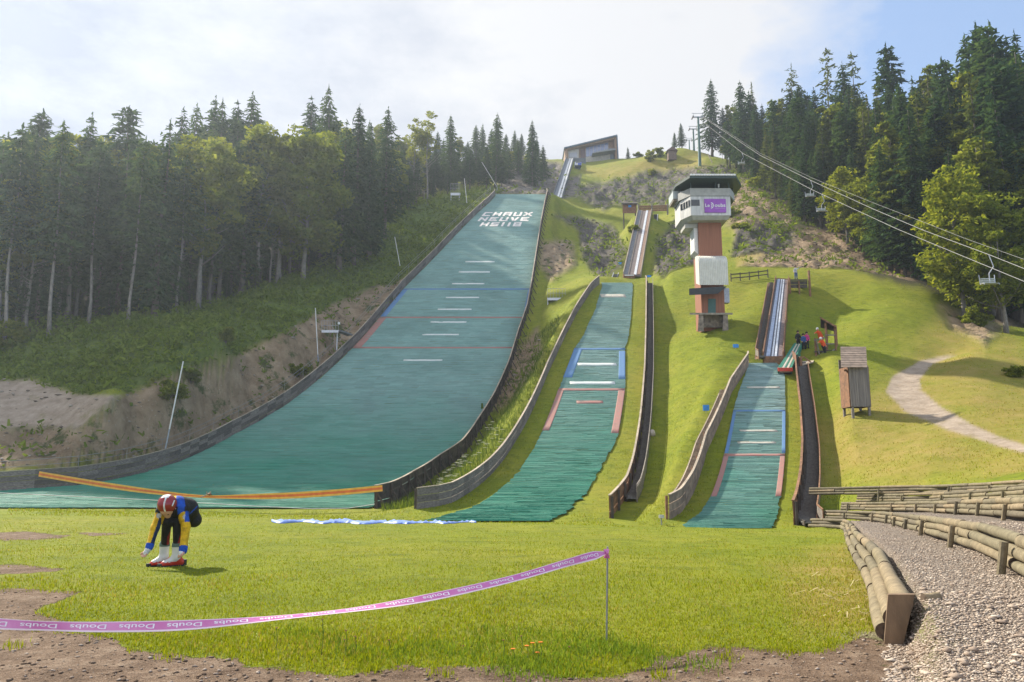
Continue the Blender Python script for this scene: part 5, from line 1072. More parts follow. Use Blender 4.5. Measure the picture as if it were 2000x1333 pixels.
for ax, ay, toe, heel in ((-.085, -.02, (-.245, -.135), (-.035, .02)), (.085, .02, (-.095, -.075), (.15, .065))):
    sy = .05 if ax < 0 else -.05; T = Vector((toe[0], toe[1] + sy, 0)); Hh = Vector((heel[0], heel[1] + sy, 0)); an = Vector((ax, ay + sy, .12)); T, Hh, an = Vector(along(T)), Vector(along(Hh)), Vector(along(an)); d = (T - Hh).normalized(); mdl = Hh.lerp(T, .55)
    bt = sdf_obj('boot', [(an + Vector((0, 0, .15)), an, .062, .060, 0), (an + Vector((0, 0, .165)), an + Vector((0, 0, .175)), .066, .064, 2), (an, Hh + Vector((0, 0, .055)), .058, .046, 1), (Hh + Vector((0, 0, .055)), mdl + Vector((0, 0, .050)), .044, .042, 1), (mdl + Vector((0, 0, .050)), T + Vector((0, 0, .040)), .042, .030, 1), (an, mdl + Vector((0, 0, .085)), .056, .040, 0), (mdl + Vector((0, 0, .082)), T.lerp(mdl, .25) + Vector((0, 0, .062)), .036, .028, 0)], .0095, [BW, BR, BG], sk, .02)
    part('sole', BLACK, bt, lambda mb: mb.bar(base + Hh - d * .045 + Vector((0, 0, .012)), base + T + d * .055 + Vector((0, 0, .012)), .075, .03)) if 0 else None
    mb = MB(); mb.box(base + T + d * .035 + Vector((0, 0, .034)), (.05, .05, .03), Matrix.Rotation(math.atan2(d.y, d.x), 3, 'Z')); mb.box(base + Hh - d * .045 + Vector((0, 0, .05)), (.045, .07, .075), Matrix.Rotation(math.atan2(d.y, d.x), 3, 'Z')); mb.build('binding', BLACK, bt)
    mb = MB(); mb.bar(base + Hh - d * .05 + Vector((0, 0, .010)), base + T + d * .05 + Vector((0, 0, .010)), .078, .026); so = mb.build('sole', BLACK, bt)
    so.data.transform(Matrix.Translation((0, 0, 0))); 
    for z_, f_ in ((.095, .45), (.072, .68)):
        mb = MB(); c = base + Hh.lerp(T, f_) + Vector((0, 0, z_)); s2 = Vector((-d.y, d.x, 0)); mb.bar(c - s2 * .05, c + s2 * .05, .022, .02); mb.build('buckle', BW, bt)

def figure(label, P, pose, cols, res=.035, group=None, hel=None):
    """distant person; pose = joints in metres relative to P"""
    t = empty('person', P, label, 'person', group); j = {k: Vector(v) for k, v in pose.items()}
    c = [(j['hip'], j['chest'], .13, .15, 0), (j['chest'], j['neck'], .13, .07, 0), (j['head'], j['head'] + Vector((0, 0, .05)), .10, .10, 2)]
    for s in 'LR': c += [(j['chest'] + Vector((.14 if s == 'R' else -.14, 0, .10)), j['el' + s], .07, .055, 0), (j['el' + s], j['ha' + s], .052, .045, 0), (j['ha' + s], j['ha' + s] + (j['ha' + s] - j['el' + s]).normalized() * .09, .042, .035, 2), (j['hip'] + Vector((.08 if s == 'R' else -.08, 0, -.03)), j['kn' + s], .10, .07, 1), (j['kn' + s], j['ft' + s], .07, .055, 1), (j['ft' + s], j['ft' + s] + Vector((0, -.14, -.02)), .055, .05, 3)]
    sdf_obj('body', c, res, cols, t, .05)
    hc = j['head'] + Vector((0, .02, .06)); sdf_obj('helmet' if hel else 'hair', [(hc, hc + Vector((0, 0, .02)), .125, .115, 0)], res * .8, [hel or HAIR], t); return t
def standing(h=1.0, arm=0):
    q = {'hip': (0, 0, .88), 'chest': (0, 0, 1.22), 'neck': (0, 0, 1.42), 'head': (0, -.02, 1.54), 'elL': (-.24, .02, 1.06), 'haL': (-.23, -.10, .86), 'elR': (.24, .02, 1.06), 'haR': (.23, -.10, .86), 'knL': (-.11, -.03, .47), 'knR': (.11, -.01, .47), 'ftL': (-.12, .02, .08), 'ftR': (.12, .04, .08)}
    if arm: q['elR'] = (.30, -.05, 1.30); q['haR'] = (.38, -.18, 1.52)
    return {k: tuple(c * h for c in v) for k, v in q.items()}
JW = cloth("pale_top", (.55, .55, .52)); JB = cloth("jeans", (.06, .11, .26)); C_PNK = cloth("pink_top", (.70, .07, .30)); C_MBL = cloth("mid_blue_top", (.05, .12, .32)); C_ORG = cloth("orange_suit", (.80, .10, .02)); DK = cloth("dark_trousers", (.025, .025, .03))
p = PT(1555, 546, 87.2); figure('person in pale top and blue jeans standing on the start platform', p, standing(.92, 1), [JW, JB, SKIN, DK])
for u, D_, lab, top, h in ((1560, 72.4, 'person in black standing left of the pink top at the chute', C_BLK, 1.0), (1570.5, 72.2, 'person in blue top standing between black and pink at the chute', C_MBL, .85), (1577, 72.3, 'person in pink top and dark trousers at the chute', C_PNK, .9)):
    p = ON(u, D_, 672); figure(lab, p, standing(h), [top, DK, SKIN, DK])
lean = standing(.95); lean = {k: (v[0] + (v[2] - .8) * -.35, v[1] - (v[2] - .8) * .1, v[2]) for k, v in lean.items()}; lean['haL'] = (-.55, -.2, 1.1); lean['elL'] = (-.45, -.1, 1.15); lean['knR'] = (.12, -.12, .5); lean['ftR'] = (.18, 0, .15)
figure('orange suited child leaning out from the lookout ladder, upper one', PT(1603, 676, 69.9), lean, [C_ORG, C_ORG, SKIN, DK], hel=C_WHT)
figure('orange suited child with white helmet climbing lower on the lookout', PT(1609, 692, 69.1), {k: tuple(c * .9 for c in v) for k, v in lean.items()}, [C_ORG, DK, SKIN, DK], hel=C_WHT)

# ---------------------------------------------------------------- tapes, rope, stake, sheet
def ribbon(name, pts, w, th, mats, parent, bands=((0, 1, 0),), tilt=None, sub=8, wv=0.0):
    """hanging tape along points; bands = (from, to, material) across its width"""
    P = [Vector(p) for p in pts]; fine = []
    for i in range(len(P) - 1):
        a = P[max(i - 1, 0)]; b, c = P[i], P[i + 1]; d = P[min(i + 2, len(P) - 1)]
        for k in range(sub): t = k / sub; fine.append(.5 * ((2 * b) + (c - a) * t + (2 * a - 5 * b + 4 * c - d) * t * t + (3 * b - a - 3 * c + d) * t ** 3))
    fine.append(P[-1]); n = len(fine); fr = []; cum = 0
    for i, p in enumerate(fine):
        tg = (fine[min(i + 1, n - 1)] - fine[max(i - 1, 0)]).normalized(); f = i / (n - 1); an = tilt(f) if tilt else 0
        up = Vector((0, 0, 1)); up = (up - tg * up.dot(tg)).normalized(); sdv = tg.cross(up); ax = up * math.cos(an) + sdv * math.sin(an) + sdv * wv * math.sin(f * 40); ww = w(f) if callable(w) else w; fr.append((p, ax.normalized() * ww, tg, cum)); cum += (fine[min(i + 1, n - 1)] - p).length
    mb = MB()
    for f0, f1, m in bands:
        mb.mat(m)
        for (p, a, t_, c_), (p2, a2, t2, c2) in zip(fr, fr[1:]):
            n1 = t_.cross(a.normalized()) * th / 2; n2 = t2.cross(a2.normalized()) * th / 2
            mb.hexa([p + a * (f0 - .5) - n1, p2 + a2 * (f0 - .5) - n2, p2 + a2 * (f0 - .5) + n2, p + a * (f0 - .5) + n1, p + a * (f1 - .5) - n1, p2 + a2 * (f1 - .5) - n2, p2 + a2 * (f1 - .5) + n2, p + a * (f1 - .5) + n1])
    return mb.build(name, mats, parent), fr
D = 6.62; gs = PT(1184, 1251, D); gs.z = HZ(gs.x, gs.y); top = PT(1186.5, 1068, D); stk = empty('tape_stake', gs, 'thin grey steel stake in the grass holding the pink tape end', 'stake')
part('rod', STEEL, stk, lambda mb: mb.tube([gs - Vector((0, 0, .1)), top], .0075, 8))
PINK = simple("pink_tape", (.48, .06, .29), .28, .25, 2.5, spec=.9, col2=(.62, .22, .44)); PINKW = simple("pink_tape_edge", (.80, .62, .68), .3, .1, 3)
part('tape_knot', PINK, stk, lambda mb: [mb.tube([PT(1184 + dx, 1074, D - .02), PT(1186, 1081, D - .035), PT(1185 - dx, 1090, D - .02)], .010, 6) for dx in (-4, 0, 4)])
pk = [(1184, 1080, 6.6), (1150, 1088, 6.45), (1100, 1102, 6.3), (1000, 1131, 6.1), (850, 1165, 5.75), (700, 1190, 5.5), (500, 1211, 5.25), (350, 1222, 5.1), (200, 1225, 5.0), (90, 1223, 4.93), (0, 1219, 4.88), (-150, 1208, 4.8), (-420, 1180, 4.7)]
tp0 = PT(*pk[6]); tpe = empty('barrier_tape', tp0, 'pink and white lettered barrier tape sagging across the foreground', 'barrier tape')
tape, fr = ribbon('tape', [PT(*q) for q in pk], lambda f: (.060 + .006 * math.sin(f * 23)) * (.28 + .72 * min(1, f / .06)), .0012, [PINK, PINKW], tpe, ((.16, .93, 0), (.93, 1, 1), (0, .16, 1)), tilt=lambda f: math.radians(12 + 8 * math.sin(f * 31) + 58 * math.exp(-((f - .42) / .18) ** 2)))
tm = text_mesh("Doubs", 1, bold=.01); tv = np.array([v.co[:] for v in tm.vertices]); tf = [list(p_.vertices) for p_ in tm.polygons]; tw = tv[:, 0].max(); bpy.data.meshes.remove(tm)
cums = np.array([f[3] for f in fr]); mb = MB(); tot = cums[-1]; s0 = .10
while s0 < tot - .3:
    sc_ = .062; V = []
    for x, y, _ in tv:                     # the print reads upside down from here: turned half round along the tape
        d = s0 + x * sc_ * 1.25; i = int(np.clip(np.searchsorted(cums, d) - 1, 0, len(fr) - 2)); f = (d - cums[i]) / max(1e-6, cums[i + 1] - cums[i])
        p = fr[i][0].lerp(fr[i + 1][0], f); a = fr[i][1].lerp(fr[i + 1][1], f); t_ = fr[i][2]; nn = t_.cross(a.normalized()); nn = nn if nn.y < 0 else -nn
        V.append(p + a.normalized() * (-(y - .36) * .040) * (a.length / .064) + nn * .0016)
    mb.add(V, tf); s0 += tw * sc_ * 1.25 + .065
mb.build('lettering', simple("tape_print", (.80, .74, .78), .5, .1, 6), tpe, recalc=False)
YEL = simple("yellow_tape", (.80, .42, .05), .5, .15, 3); ORG = simple("orange_tape", (.72, .16, .03), .5, .15, 3)
ot = [(76, 926, 52.8), (110, 932, 52), (200, 947, 50), (300, 961, 47.8), (395, 970, 46.0), (480, 970.5, 45.6), (570, 968, 45.4), (660, 962, 45.3), (747, 954, 45.4)]
o, _ = ribbon('barrier_tape', [PT(*q) for q in ot], lambda f: .34 * (1 - .55 * math.exp(-((f - .5) / .12) ** 2)), .004, [YEL, ORG], None, ((0, .3, 0), (.3, .7, 1), (.7, 1, 0))); tag(o, 'orange and yellow striped tape across the foot of the widest slope', 'barrier tape')
sg_ = PT(403, 968, 45.7); tw_ = empty('tape_prop', sg_, 'forked twig and rag lifting the orange tape', 'twig'); part('twig', WOODL, tw_, lambda mb: (mb.tube([PT(392, 972, 45.7), PT(405, 966, 45.7), PT(412, 961, 45.7)], .035, 5), mb.tube([PT(405, 966, 45.7), PT(403, 961, 45.7)], .03, 5))); part('knot', WOODB, tw_, lambda mb: blob(mb, PT(409, 966, 45.7), (.16, .12, .08), 4, 1))
mb = MB(); mb.tube([PT(u, v, D_) for u, v, D_ in ((-200, 957, 46), (0, 963, 45.8), (130, 969, 45.6), (280, 976, 45.4), (400, 983, 45.2), (500, 989, 45.1), (610, 994, 45), (680, 993, 45.1), (732, 985, 45.6))], .022, 5); tag(mb.build('rope', WHITE), 'white rope along the foot of the widest slope', 'rope')
def sheet():
    n = 90; V = []; F = []
    for i in range(n + 1):
        u = 530 + 400 * i / n; e = math.sin(math.pi * min(1, i / n * 1.02)) ** .35 if i else 0; c = 1021 + 1.5 * math.sin(i * .35); hgt = (1.5 + 4.2 * e) * (1.2 if .3 < i / n < .8 else .75) * (1 + .3 * vnoise(np.array([i * .6]), np.array([3.]), 4)[0])
        a = GNDc(u, c + hgt / 2); b = GNDc(u, c - hgt / 2)
        for k in range(4): f = k / 3; p = a.lerp(b, f); V.append((p.x, p.y, p.z + .015 + .10 * math.sin(math.pi * f) * (.3 + abs(vnoise(np.array([i * .5 + k]), np.array([9.]), 7)[0]))))
    for i in range(n):
        for k in range(3): F.append((i * 4 + k, (i + 1) * 4 + k, (i + 1) * 4 + k + 1, i * 4 + k + 1))
    return np.array(V), np.array(F)
def GNDc(u, v):
    D = np.linspace(18, 44, 120); x = TA(u, v) * D; g_ = zf(x, D) - TE(v) * D; k = int(np.argmax(g_ > 0)); t = g_[k - 1] / (g_[k - 1] - g_[k]); d = D[k - 1] + (D[k] - D[k - 1]) * t; return Vector((float(TA(u, v)) * d, float(d), HZ(float(TA(u, v)) * d, d)))
V, F = sheet(); o = link('ground_sheet', np_mesh('ground_sheet', V, F, [simple("pale_blue_sheet", (.17, .27, .62), .5, .2, 2)], smooth=True)); md = o.modifiers.new("thickness", 'SOLIDIFY'); md.thickness = .012; tag(o, 'crumpled pale blue sheet lying on the grass before the slopes', 'tarpaulin')
g = ON(1292, 37, 992); lm = empty('ground_lamp', g, 'small grey lamp post in the grass left of the narrowest slope', 'lamp'); part('post', STEEL, lm, lambda mb: mb.bar(g, g + Vector((0, 0, .35)), .05, .05)); part('head', GALV, lm, lambda mb: mb.box(g + Vector((0, -.05, .38)), (.22, .16, .14)))
# ---------------------------------------------------------------- trees
def leaf_material(name, c0, c1, trans, var=.35):
    m, nt, N, L, P = newmat(name); b = NB(nt); g = N.new('ShaderNodeNewGeometry').outputs['Random Per Island']; oi = N.new('ShaderNodeObjectInfo').outputs['Random']
    c = b.mix(g, c0, c1); c = b.mix(1.0, c, b.ramp(oi, [(0., (1 - var, 1 - var * .8, 1 - var * .6)), (.5, (1., 1., 1.)), (1., (1 + var * .9, 1 + var * .7, 1 - var * .1))]), 'MULTIPLY')
    d = N.new('ShaderNodeBsdfDiffuse'); t = N.new('ShaderNodeBsdfTranslucent'); mx = N.new('ShaderNodeMixShader'); L.new(c, d.inputs[0]); tc = b.mix(1.0, c, (1.2, 1.15, .6), 'MULTIPLY'); L.new(tc, t.inputs[0])
    mx.inputs[0].default_value = trans; L.new(d.outputs[0], mx.inputs[1]); L.new(t.outputs[0], mx.inputs[2]); L.new(mx.outputs[0], N['Material Output'].inputs[0]); return m
NEED = leaf_material("spruce_needles", (.026, .058, .030), (.072, .116, .048), .36, .30)
NEEDL = leaf_material("pale_needles", (.060, .085, .030), (.13, .155, .050), .35, .25)
LEAF = leaf_material("beech_leaves", (.10, .138, .024), (.235, .25, .045), .58, .24)
LEAFB = leaf_material("bright_leaves", (.11, .15, .020), (.25, .27, .040), .5, .2)
BARK = simple("bark_grey", (.15, .125, .10), .95, .4, 2, stretch=(3, 3, .6)); BARKL = simple("bark_pale", (.23, .205, .175), .9, .35, 3, stretch=(2, 2, .8))
def trunk_mesh(H, r, seed, limbs=0, cb=.4, spread=3):
    mb = MB(); q = random.Random(seed); n = 8; ph = q.uniform(0, 6)
    ax = [Vector((.12 * math.sin(k * .9 + ph), .12 * math.cos(k * 1.1 + ph), H * k / n)) for k in range(n + 1)]; ax[0] = Vector((0, 0, -.6))
    mb.tube(ax, [r * (1 - .93 * (k / n)) * (1.35 if k == 0 else 1) for k in range(n + 1)], 8)
    for i in range(limbs):
        z = H * q.uniform(cb * .85, .8); a = q.uniform(0, 6.28); l = spread * q.uniform(.5, .95) * (1 - .4 * (z / H - cb)); p = Vector((0, 0, z)); d = Vector((math.cos(a), math.sin(a), q.uniform(.3, .9)))
        mb.tube([p, p + d * l * .5 + Vector((0, 0, .1)), p + d * l + Vector((0, 0, l * .2))], [r * .35, r * .2, r * .05], 5)
    return mb
def cards(P, A, B, jag=.5):                # leaf cards: centre, half axis a (long, tapering), half axis b
    n = len(P); V = np.empty((n, 4, 3)); V[:, 0] = P - A - B * .75; V[:, 1] = P - A + B * .75; V[:, 2] = P + A + B * jag * .5; V[:, 3] = P + A - B * jag * .5
    return V.reshape(-1, 3), np.arange(n * 4).reshape(n, 4)
def conifer_crown(H, Lm, cb, seed, dens=1.0, droop=.35, size=.25, gap=.0, top=.12, shape=.85):
    r = np.random.default_rng(seed); P = []; A = []; B = []; zs = H * cb; nz = int((H - zs) / .42 * dens)
    lob = r.uniform(.75, 1.2, 8)
    for i in range(nz):
        t = (i + r.uniform(-.3, .3)) / nz; z = zs + (H - zs) * t; 
        L0 = (Lm * (1 - t) ** shape + top) * (min(1, .5 + t * 4))
        for a in r.uniform(0, 6.283) + np.arange(6) * 1.047 + r.uniform(-.35, .35, 6):
            if r.random() < gap: continue
            L = L0 * r.uniform(.62, 1.12) * lob[int(a * 8 / 6.283) % 8]; m = max(2, int(L / .30 * 2.1)); s = (np.arange(m) + r.uniform(.2, .9, m)) / m; s = s ** .8
            ca, sa = math.cos(a), math.sin(a); rad = s * L; zz = z + .10 * L * (1 - t) - droop * L * s ** 1.6 + .22 * droop * L * s ** 4 * 1.2 + r.normal(0, .06, m)
            wob = r.normal(0, .16, m) * (1 - s * .3) * np.minimum(L, 1.6)
            p = np.stack([ca * rad - sa * wob, sa * rad + ca * wob, zz], 1); k = size * r.uniform(.75, 1.35, m) * (.55 + .45 * min(1, L / 1.2))
            d = np.stack([ca + r.normal(0, .5, m), sa + r.normal(0, .5, m), -droop * .9 + r.normal(0, .35, m)], 1); d /= np.linalg.norm(d, axis=1)[:, None]
            w = np.cross(d, np.stack([r.normal(0, .7, m), r.normal(0, .7, m), np.ones(m)], 1)); w /= np.linalg.norm(w, axis=1)[:, None]
            P.append(p); A.append(d * k[:, None]); B.append(w * (k * .62)[:, None])
    # leader
    m = 8; P.append(np.stack([r.normal(0, .03, m), r.normal(0, .03, m), H - .5 + np.linspace(0, .7, m)], 1)); A.append(np.stack([r.normal(0, .05, m), r.normal(0, .05, m), np.full(m, .16)], 1)); B.append(np.stack([r.normal(0, .07, m), r.normal(0, .07, m), np.zeros(m)], 1))
    return cards(np.concatenate(P), np.concatenate(A), np.concatenate(B))
def leafy_crown(H, R, cb, seed, nclump=46, per=80, size=.24, hollow=.45, oval=1.0):
    r = np.random.default_rng(seed); P = []; N_ = 0; zc = H * (1 + cb) / 2; hz = H * (1 - cb) / 2
    lob = r.uniform(.72, 1.12, (6, 5))
    for c in range(nclump):
        d = r.normal(0, 1, 3); d /= np.linalg.norm(d); q = r.uniform(hollow, .95) ** .7
        lb = lob[int((math.atan2(d[1], d[0]) + math.pi) / 6.284 * 6) % 6, int((d[2] + 1) / 2.001 * 5)]
        ctr = np.array([d[0] * R * q * lb, d[1] * R * q * lb, zc + d[2] * hz * q * min(1, lb + .08)]); 
        ctr[:2] *= (1 - .25 * max(0, d[2]))
        rc = R * r.uniform(.20, .36); e = r.normal(0, 1, (per, 3)); e /= np.linalg.norm(e, axis=1)[:, None]; e *= (r.uniform(.25, 1, per) ** .5)[:, None]; e[:, 2] *= .55; P.append(ctr + e * rc)
    P = np.concatenate(P); n = len(P); a = r.normal(0, 1, (n, 3)); a[:, 2] = a[:, 2] * .6 - .25; a /= np.linalg.norm(a, axis=1)[:, None]; b = np.cross(a, r.normal(0, 1, (n, 3))); b /= np.linalg.norm(b, axis=1)[:, None]; k = size * r.uniform(.6, 1.3, n)
    return cards(P, a * k[:, None], b * (k * .65)[:, None], .8)
PROTO = {}
def proto(kind, mats, crown, trunk):
    V, F = crown; cm = np_mesh("crown", V, F, [mats[0]]); mb = trunk; tm_ = bpy.data.meshes.new("trunk"); tm_.from_pydata([tuple(v) for v in mb.v], [], mb.f); tm_.materials.append(mats[1]); tm_.polygons.foreach_set('use_smooth', np.ones(len(tm_.polygons), bool)); PROTO.setdefault(kind, []).append((cm, tm_))
for s in range(4): proto('spruce', (NEED, BARK), conifer_crown(20, 3.5 + .25 * s, .06 + .03 * s, 100 + s, 1.05, .42, shape=.78, top=.2), trunk_mesh(19.5, .30, s))
for s in range(4): proto('tall_spruce', (NEED, BARKL), conifer_crown(20, 2.9 + .25 * s, .34 + .05 * s, 120 + s, 1.05, .38, gap=.10, shape=.6, top=.25), trunk_mesh(19.5, .17, 20 + s))
for s in range(3): proto('fir', (NEED, BARK), conifer_crown(20, 2.5, .22, 140 + s, 1.0, .22, gap=.18, top=.7, shape=.55, size=.28), trunk_mesh(19.5, .28, 40 + s))
for s in range(2): proto('larch', (NEEDL, BARKL), conifer_crown(20, 1.9, .22, 160 + s, .75, .2, gap=.45, top=.5, shape=.5, size=.24), trunk_mesh(19.8, .2, 60 + s))
for s in range(2): proto('pale_spruce', (NEEDL, BARK), conifer_crown(20, 2.6, .12, 170 + s, 1.0, .3, gap=.1), trunk_mesh(19.5, .26, 70 + s))
for s in range(4): proto('beech', (LEAF, BARKL), leafy_crown(20, 4.6, .26, 180 + s, 62, 92, .25), trunk_mesh(17, .26, 80 + s, 12, .34, 4))
for s in range(2): proto('slim_beech', (LEAF, BARKL), leafy_crown(20, 2.9, .30, 190 + s, 48, 84, .24, .2), trunk_mesh(18, .2, 90 + s, 10, .35, 3))
for s in range(3): proto('bright_tree', (LEAFB, BARKL), leafy_crown(20, 5.6, .12, 200 + s, 88, 96, .27), trunk_mesh(16, .3, 95 + s, 14, .22, 5))
for s in range(2): proto('open_tree', (LEAF, BARKL), leafy_crown(20, 3.2, .40, 210 + s, 30, 60, .22, .1), trunk_mesh(19, .18, 110 + s, 22, .35, 3.2))
NAMES = {'spruce': 'spruce_tree', 'tall_spruce': 'spruce_tree', 'fir': 'fir_tree', 'larch': 'larch_tree', 'pale_spruce': 'spruce_tree', 'beech': 'beech_tree', 'slim_beech': 'beech_tree', 'bright_tree': 'broadleaf_tree', 'open_tree': 'broadleaf_tree'}
NT = [0]
def tree(kind, u, vtop, D, label, group=None, wide=1.0, vg=None):
    g = ON(u, D, vg or 500) if vg is None else PT(u, vg, D)
    if vg is not None: g.z = HZ(g.x, g.y)
    H = float(TE(vtop)) * D - g.z
    if H < 2: return None
    cm, tm_ = PROTO[kind][NT[0] % len(PROTO[kind])]; NT[0] += 1
    t = bpy.data.objects.new(NAMES[kind], None); COL.objects.link(t); t.location = g; t.rotation_euler = (rnd.uniform(-.02, .02), rnd.uniform(-.02, .02), rnd.uniform(0, 6.28)); t.empty_display_size = .3
    s = H / 20.3; w = s * wide * (1.0 if H > 14 else 1.12); t.scale = (w, w, s); tag(t, label, 'tree', group)
    for nm, me in (('trunk', tm_), ('crown', cm)): o = bpy.data.objects.new(nm, me); COL.objects.link(o); o.parent = t
    return t
LF = 'trees of the left forest'; RF = 'trees of the right forest'
# trees that stand out
for k, u, v, D, lab in (
    ('spruce', 637, 166, 122, 'tallest dark spruce on the left skyline, shared top with a narrower neighbour'), ('spruce', 601, 184, 128, 'narrow dark spruce just left of the tallest skyline spruce'), ('spruce', 485, 178, 118, 'lone pointed spruce on the left skyline between two gaps'),
    ('fir', 218, 203, 96, 'fir with ragged flat top above the pale trunks at left'), ('spruce', 300, 233, 86, 'dark black green spruce in front, left of the yellow beech'), ('spruce', 338, 210, 112, 'pointed spruce above the yellow green beech, leftmost of a close row'),
    ('spruce', 368, 203, 120, 'second spruce of the close skyline row'), ('spruce', 396, 188, 118, 'third and tallest spruce of the close skyline row'), ('spruce', 417, 192, 120, 'fourth spruce of the close skyline row'), ('spruce', 446, 193, 119, 'blunt dark spruce at the right end of the close row'),
    ('fir', 40, 208, 92, 'hazy fir standing highest at the far left'), ('spruce', 150, 222, 90, 'spruce with bare spiky tip between the far left firs'), ('tall_spruce', 96, 236, 80, 'tall spruce with a long pale bare trunk at far left'), ('tall_spruce', 250, 262, 83, 'tall spruce with pale bare trunk left of the ivy clad stem'),
    ('tall_spruce', 6, 240, 79, 'tall spruce at the left picture edge with bare trunk'), ('tall_spruce', 345, 300, 88, 'dull trunked tall spruce below the yellow green beech'), ('tall_spruce', 172, 270, 84, 'grey trunked spruce between two pale trunks'), ('tall_spruce', 46, 255, 84, 'slim trunked spruce second from the left edge'),
    ('spruce', 690, 204, 116, 'broad dark spruce right of the bright green crown'), ('spruce', 750, 210, 128, 'broad spruce at the right shoulder of the near forest'), ('spruce', 720, 238, 120, 'shorter spruce between the two broad ones'), ('spruce', 662, 232, 112, 'dark spruce rising behind the bright green crown'),
    ('beech', 388, 250, 92, 'large yellow green beech in the middle of the left forest'), ('beech', 500, 236, 103, 'pale yellow green beech right of the largest one'), ('bright_tree', 592, 234, 106, 'bright green crown below the tallest skyline spruce'), ('slim_beech', 540, 240, 106, 'slim olive beech between the pale and the bright crowns'),
    ('open_tree', 806, 222, 152, 'thin open crowned tree against the sky, left one of two'), ('open_tree', 834, 214, 152, 'thin open crowned tree against the sky, right one of two'), ('spruce', 1040, 233, 180, 'slender spruce at the right end of the far forest'), ('spruce', 1062, 283, 188, 'small lone spruce beside the scree'),
    ('spruce', 880, 224, 168, 'dark spruce standing in front of the far forest'), ('spruce', 968, 220, 176, 'tallest spruce of the far forest group'), ('slim_beech', 272, 240, 98, 'pale green beech crown left of the black green spruce'), ('slim_beech', 105, 232, 90, 'yellowish crown among the far left firs')):
    tree(k, u, v, D, lab, LF)
for k, u, v, D, lab in (
    ('spruce', 1391, 154, 205, 'lone slender spruce on the skyline right above the nearest pylon'), ('spruce', 1455, 154, 180, 'round topped dark spruce at the start of the right forest'), ('larch', 1555, 122, 165, 'pale green open conifer on the right skyline'), ('larch', 1632, 92, 158, 'nearly bare pinkish larch sticking out of the right skyline'),
    ('spruce', 1660, 120, 150, 'dark pointed spruce right of the bare larch'), ('larch', 1690, 99, 152, 'thin leafy larch right of the dark pointed spruce'), ('fir', 1757, 82, 140, 'tall olive fir breaking the right skyline'), ('fir', 1870, 108, 128, 'oak like flat topped fir against the blue sky'),
    ('spruce', 1926, 64, 122, 'dark spire of a spruce against the blue sky'), ('fir', 1966, 34, 116, 'highest tree at upper right with feathery top'), ('fir', 1990, 40, 112, 'dark fir cut by the right picture edge'), ('spruce', 1793, 205, 103, 'tall olive brown spruce in the middle of the right forest edge'),
    ('bright_tree', 1885, 318, 84, 'large sunlit yellow green tree above the right meadow'), ('bright_tree', 1965, 375, 80, 'bright green tree at the right edge above the meadow'), ('slim_beech', 1925, 262, 94, 'slim olive beech behind the large sunlit tree'), ('beech', 2010, 300, 90, 'green beech crown cut by the right edge'),
    ('bright_tree', 1655, 325, 117, 'bright leafy tree behind the lift chairs, left one'), ('bright_tree', 1705, 322, 113, 'bright leafy tree right of the one behind the chairs'), ('bright_tree', 1738, 325, 110, 'bright leafy tree beside the tall olive brown spruce'), ('spruce', 1572, 300, 128, 'small spruce standing forward on the cut slope'),
    ('pale_spruce', 1548, 335, 130, 'small pale spruce left of the forward one'), ('spruce', 1604, 285, 126, 'shadowed spruce right of the forward one'), ('spruce', 1500, 235, 170, 'broad dark spruce near the left end of the right forest'), ('pale_spruce', 1480, 160, 185, 'light green conifer behind the round topped spruce'),
    ('spruce', 1332, 240, 215, 'small spruce beside the ridge cabin'), ('spruce', 1318, 258, 216, 'smallest spruce touching the ridge cabin'), ('spruce', 1227, 287, 232, 'tiny dark spruce right of the start house'), ('slim_beech', 1845, 105, 134, 'feathery beech top left of the flat topped fir')):
    tree(k, u, v, D, lab, RF)
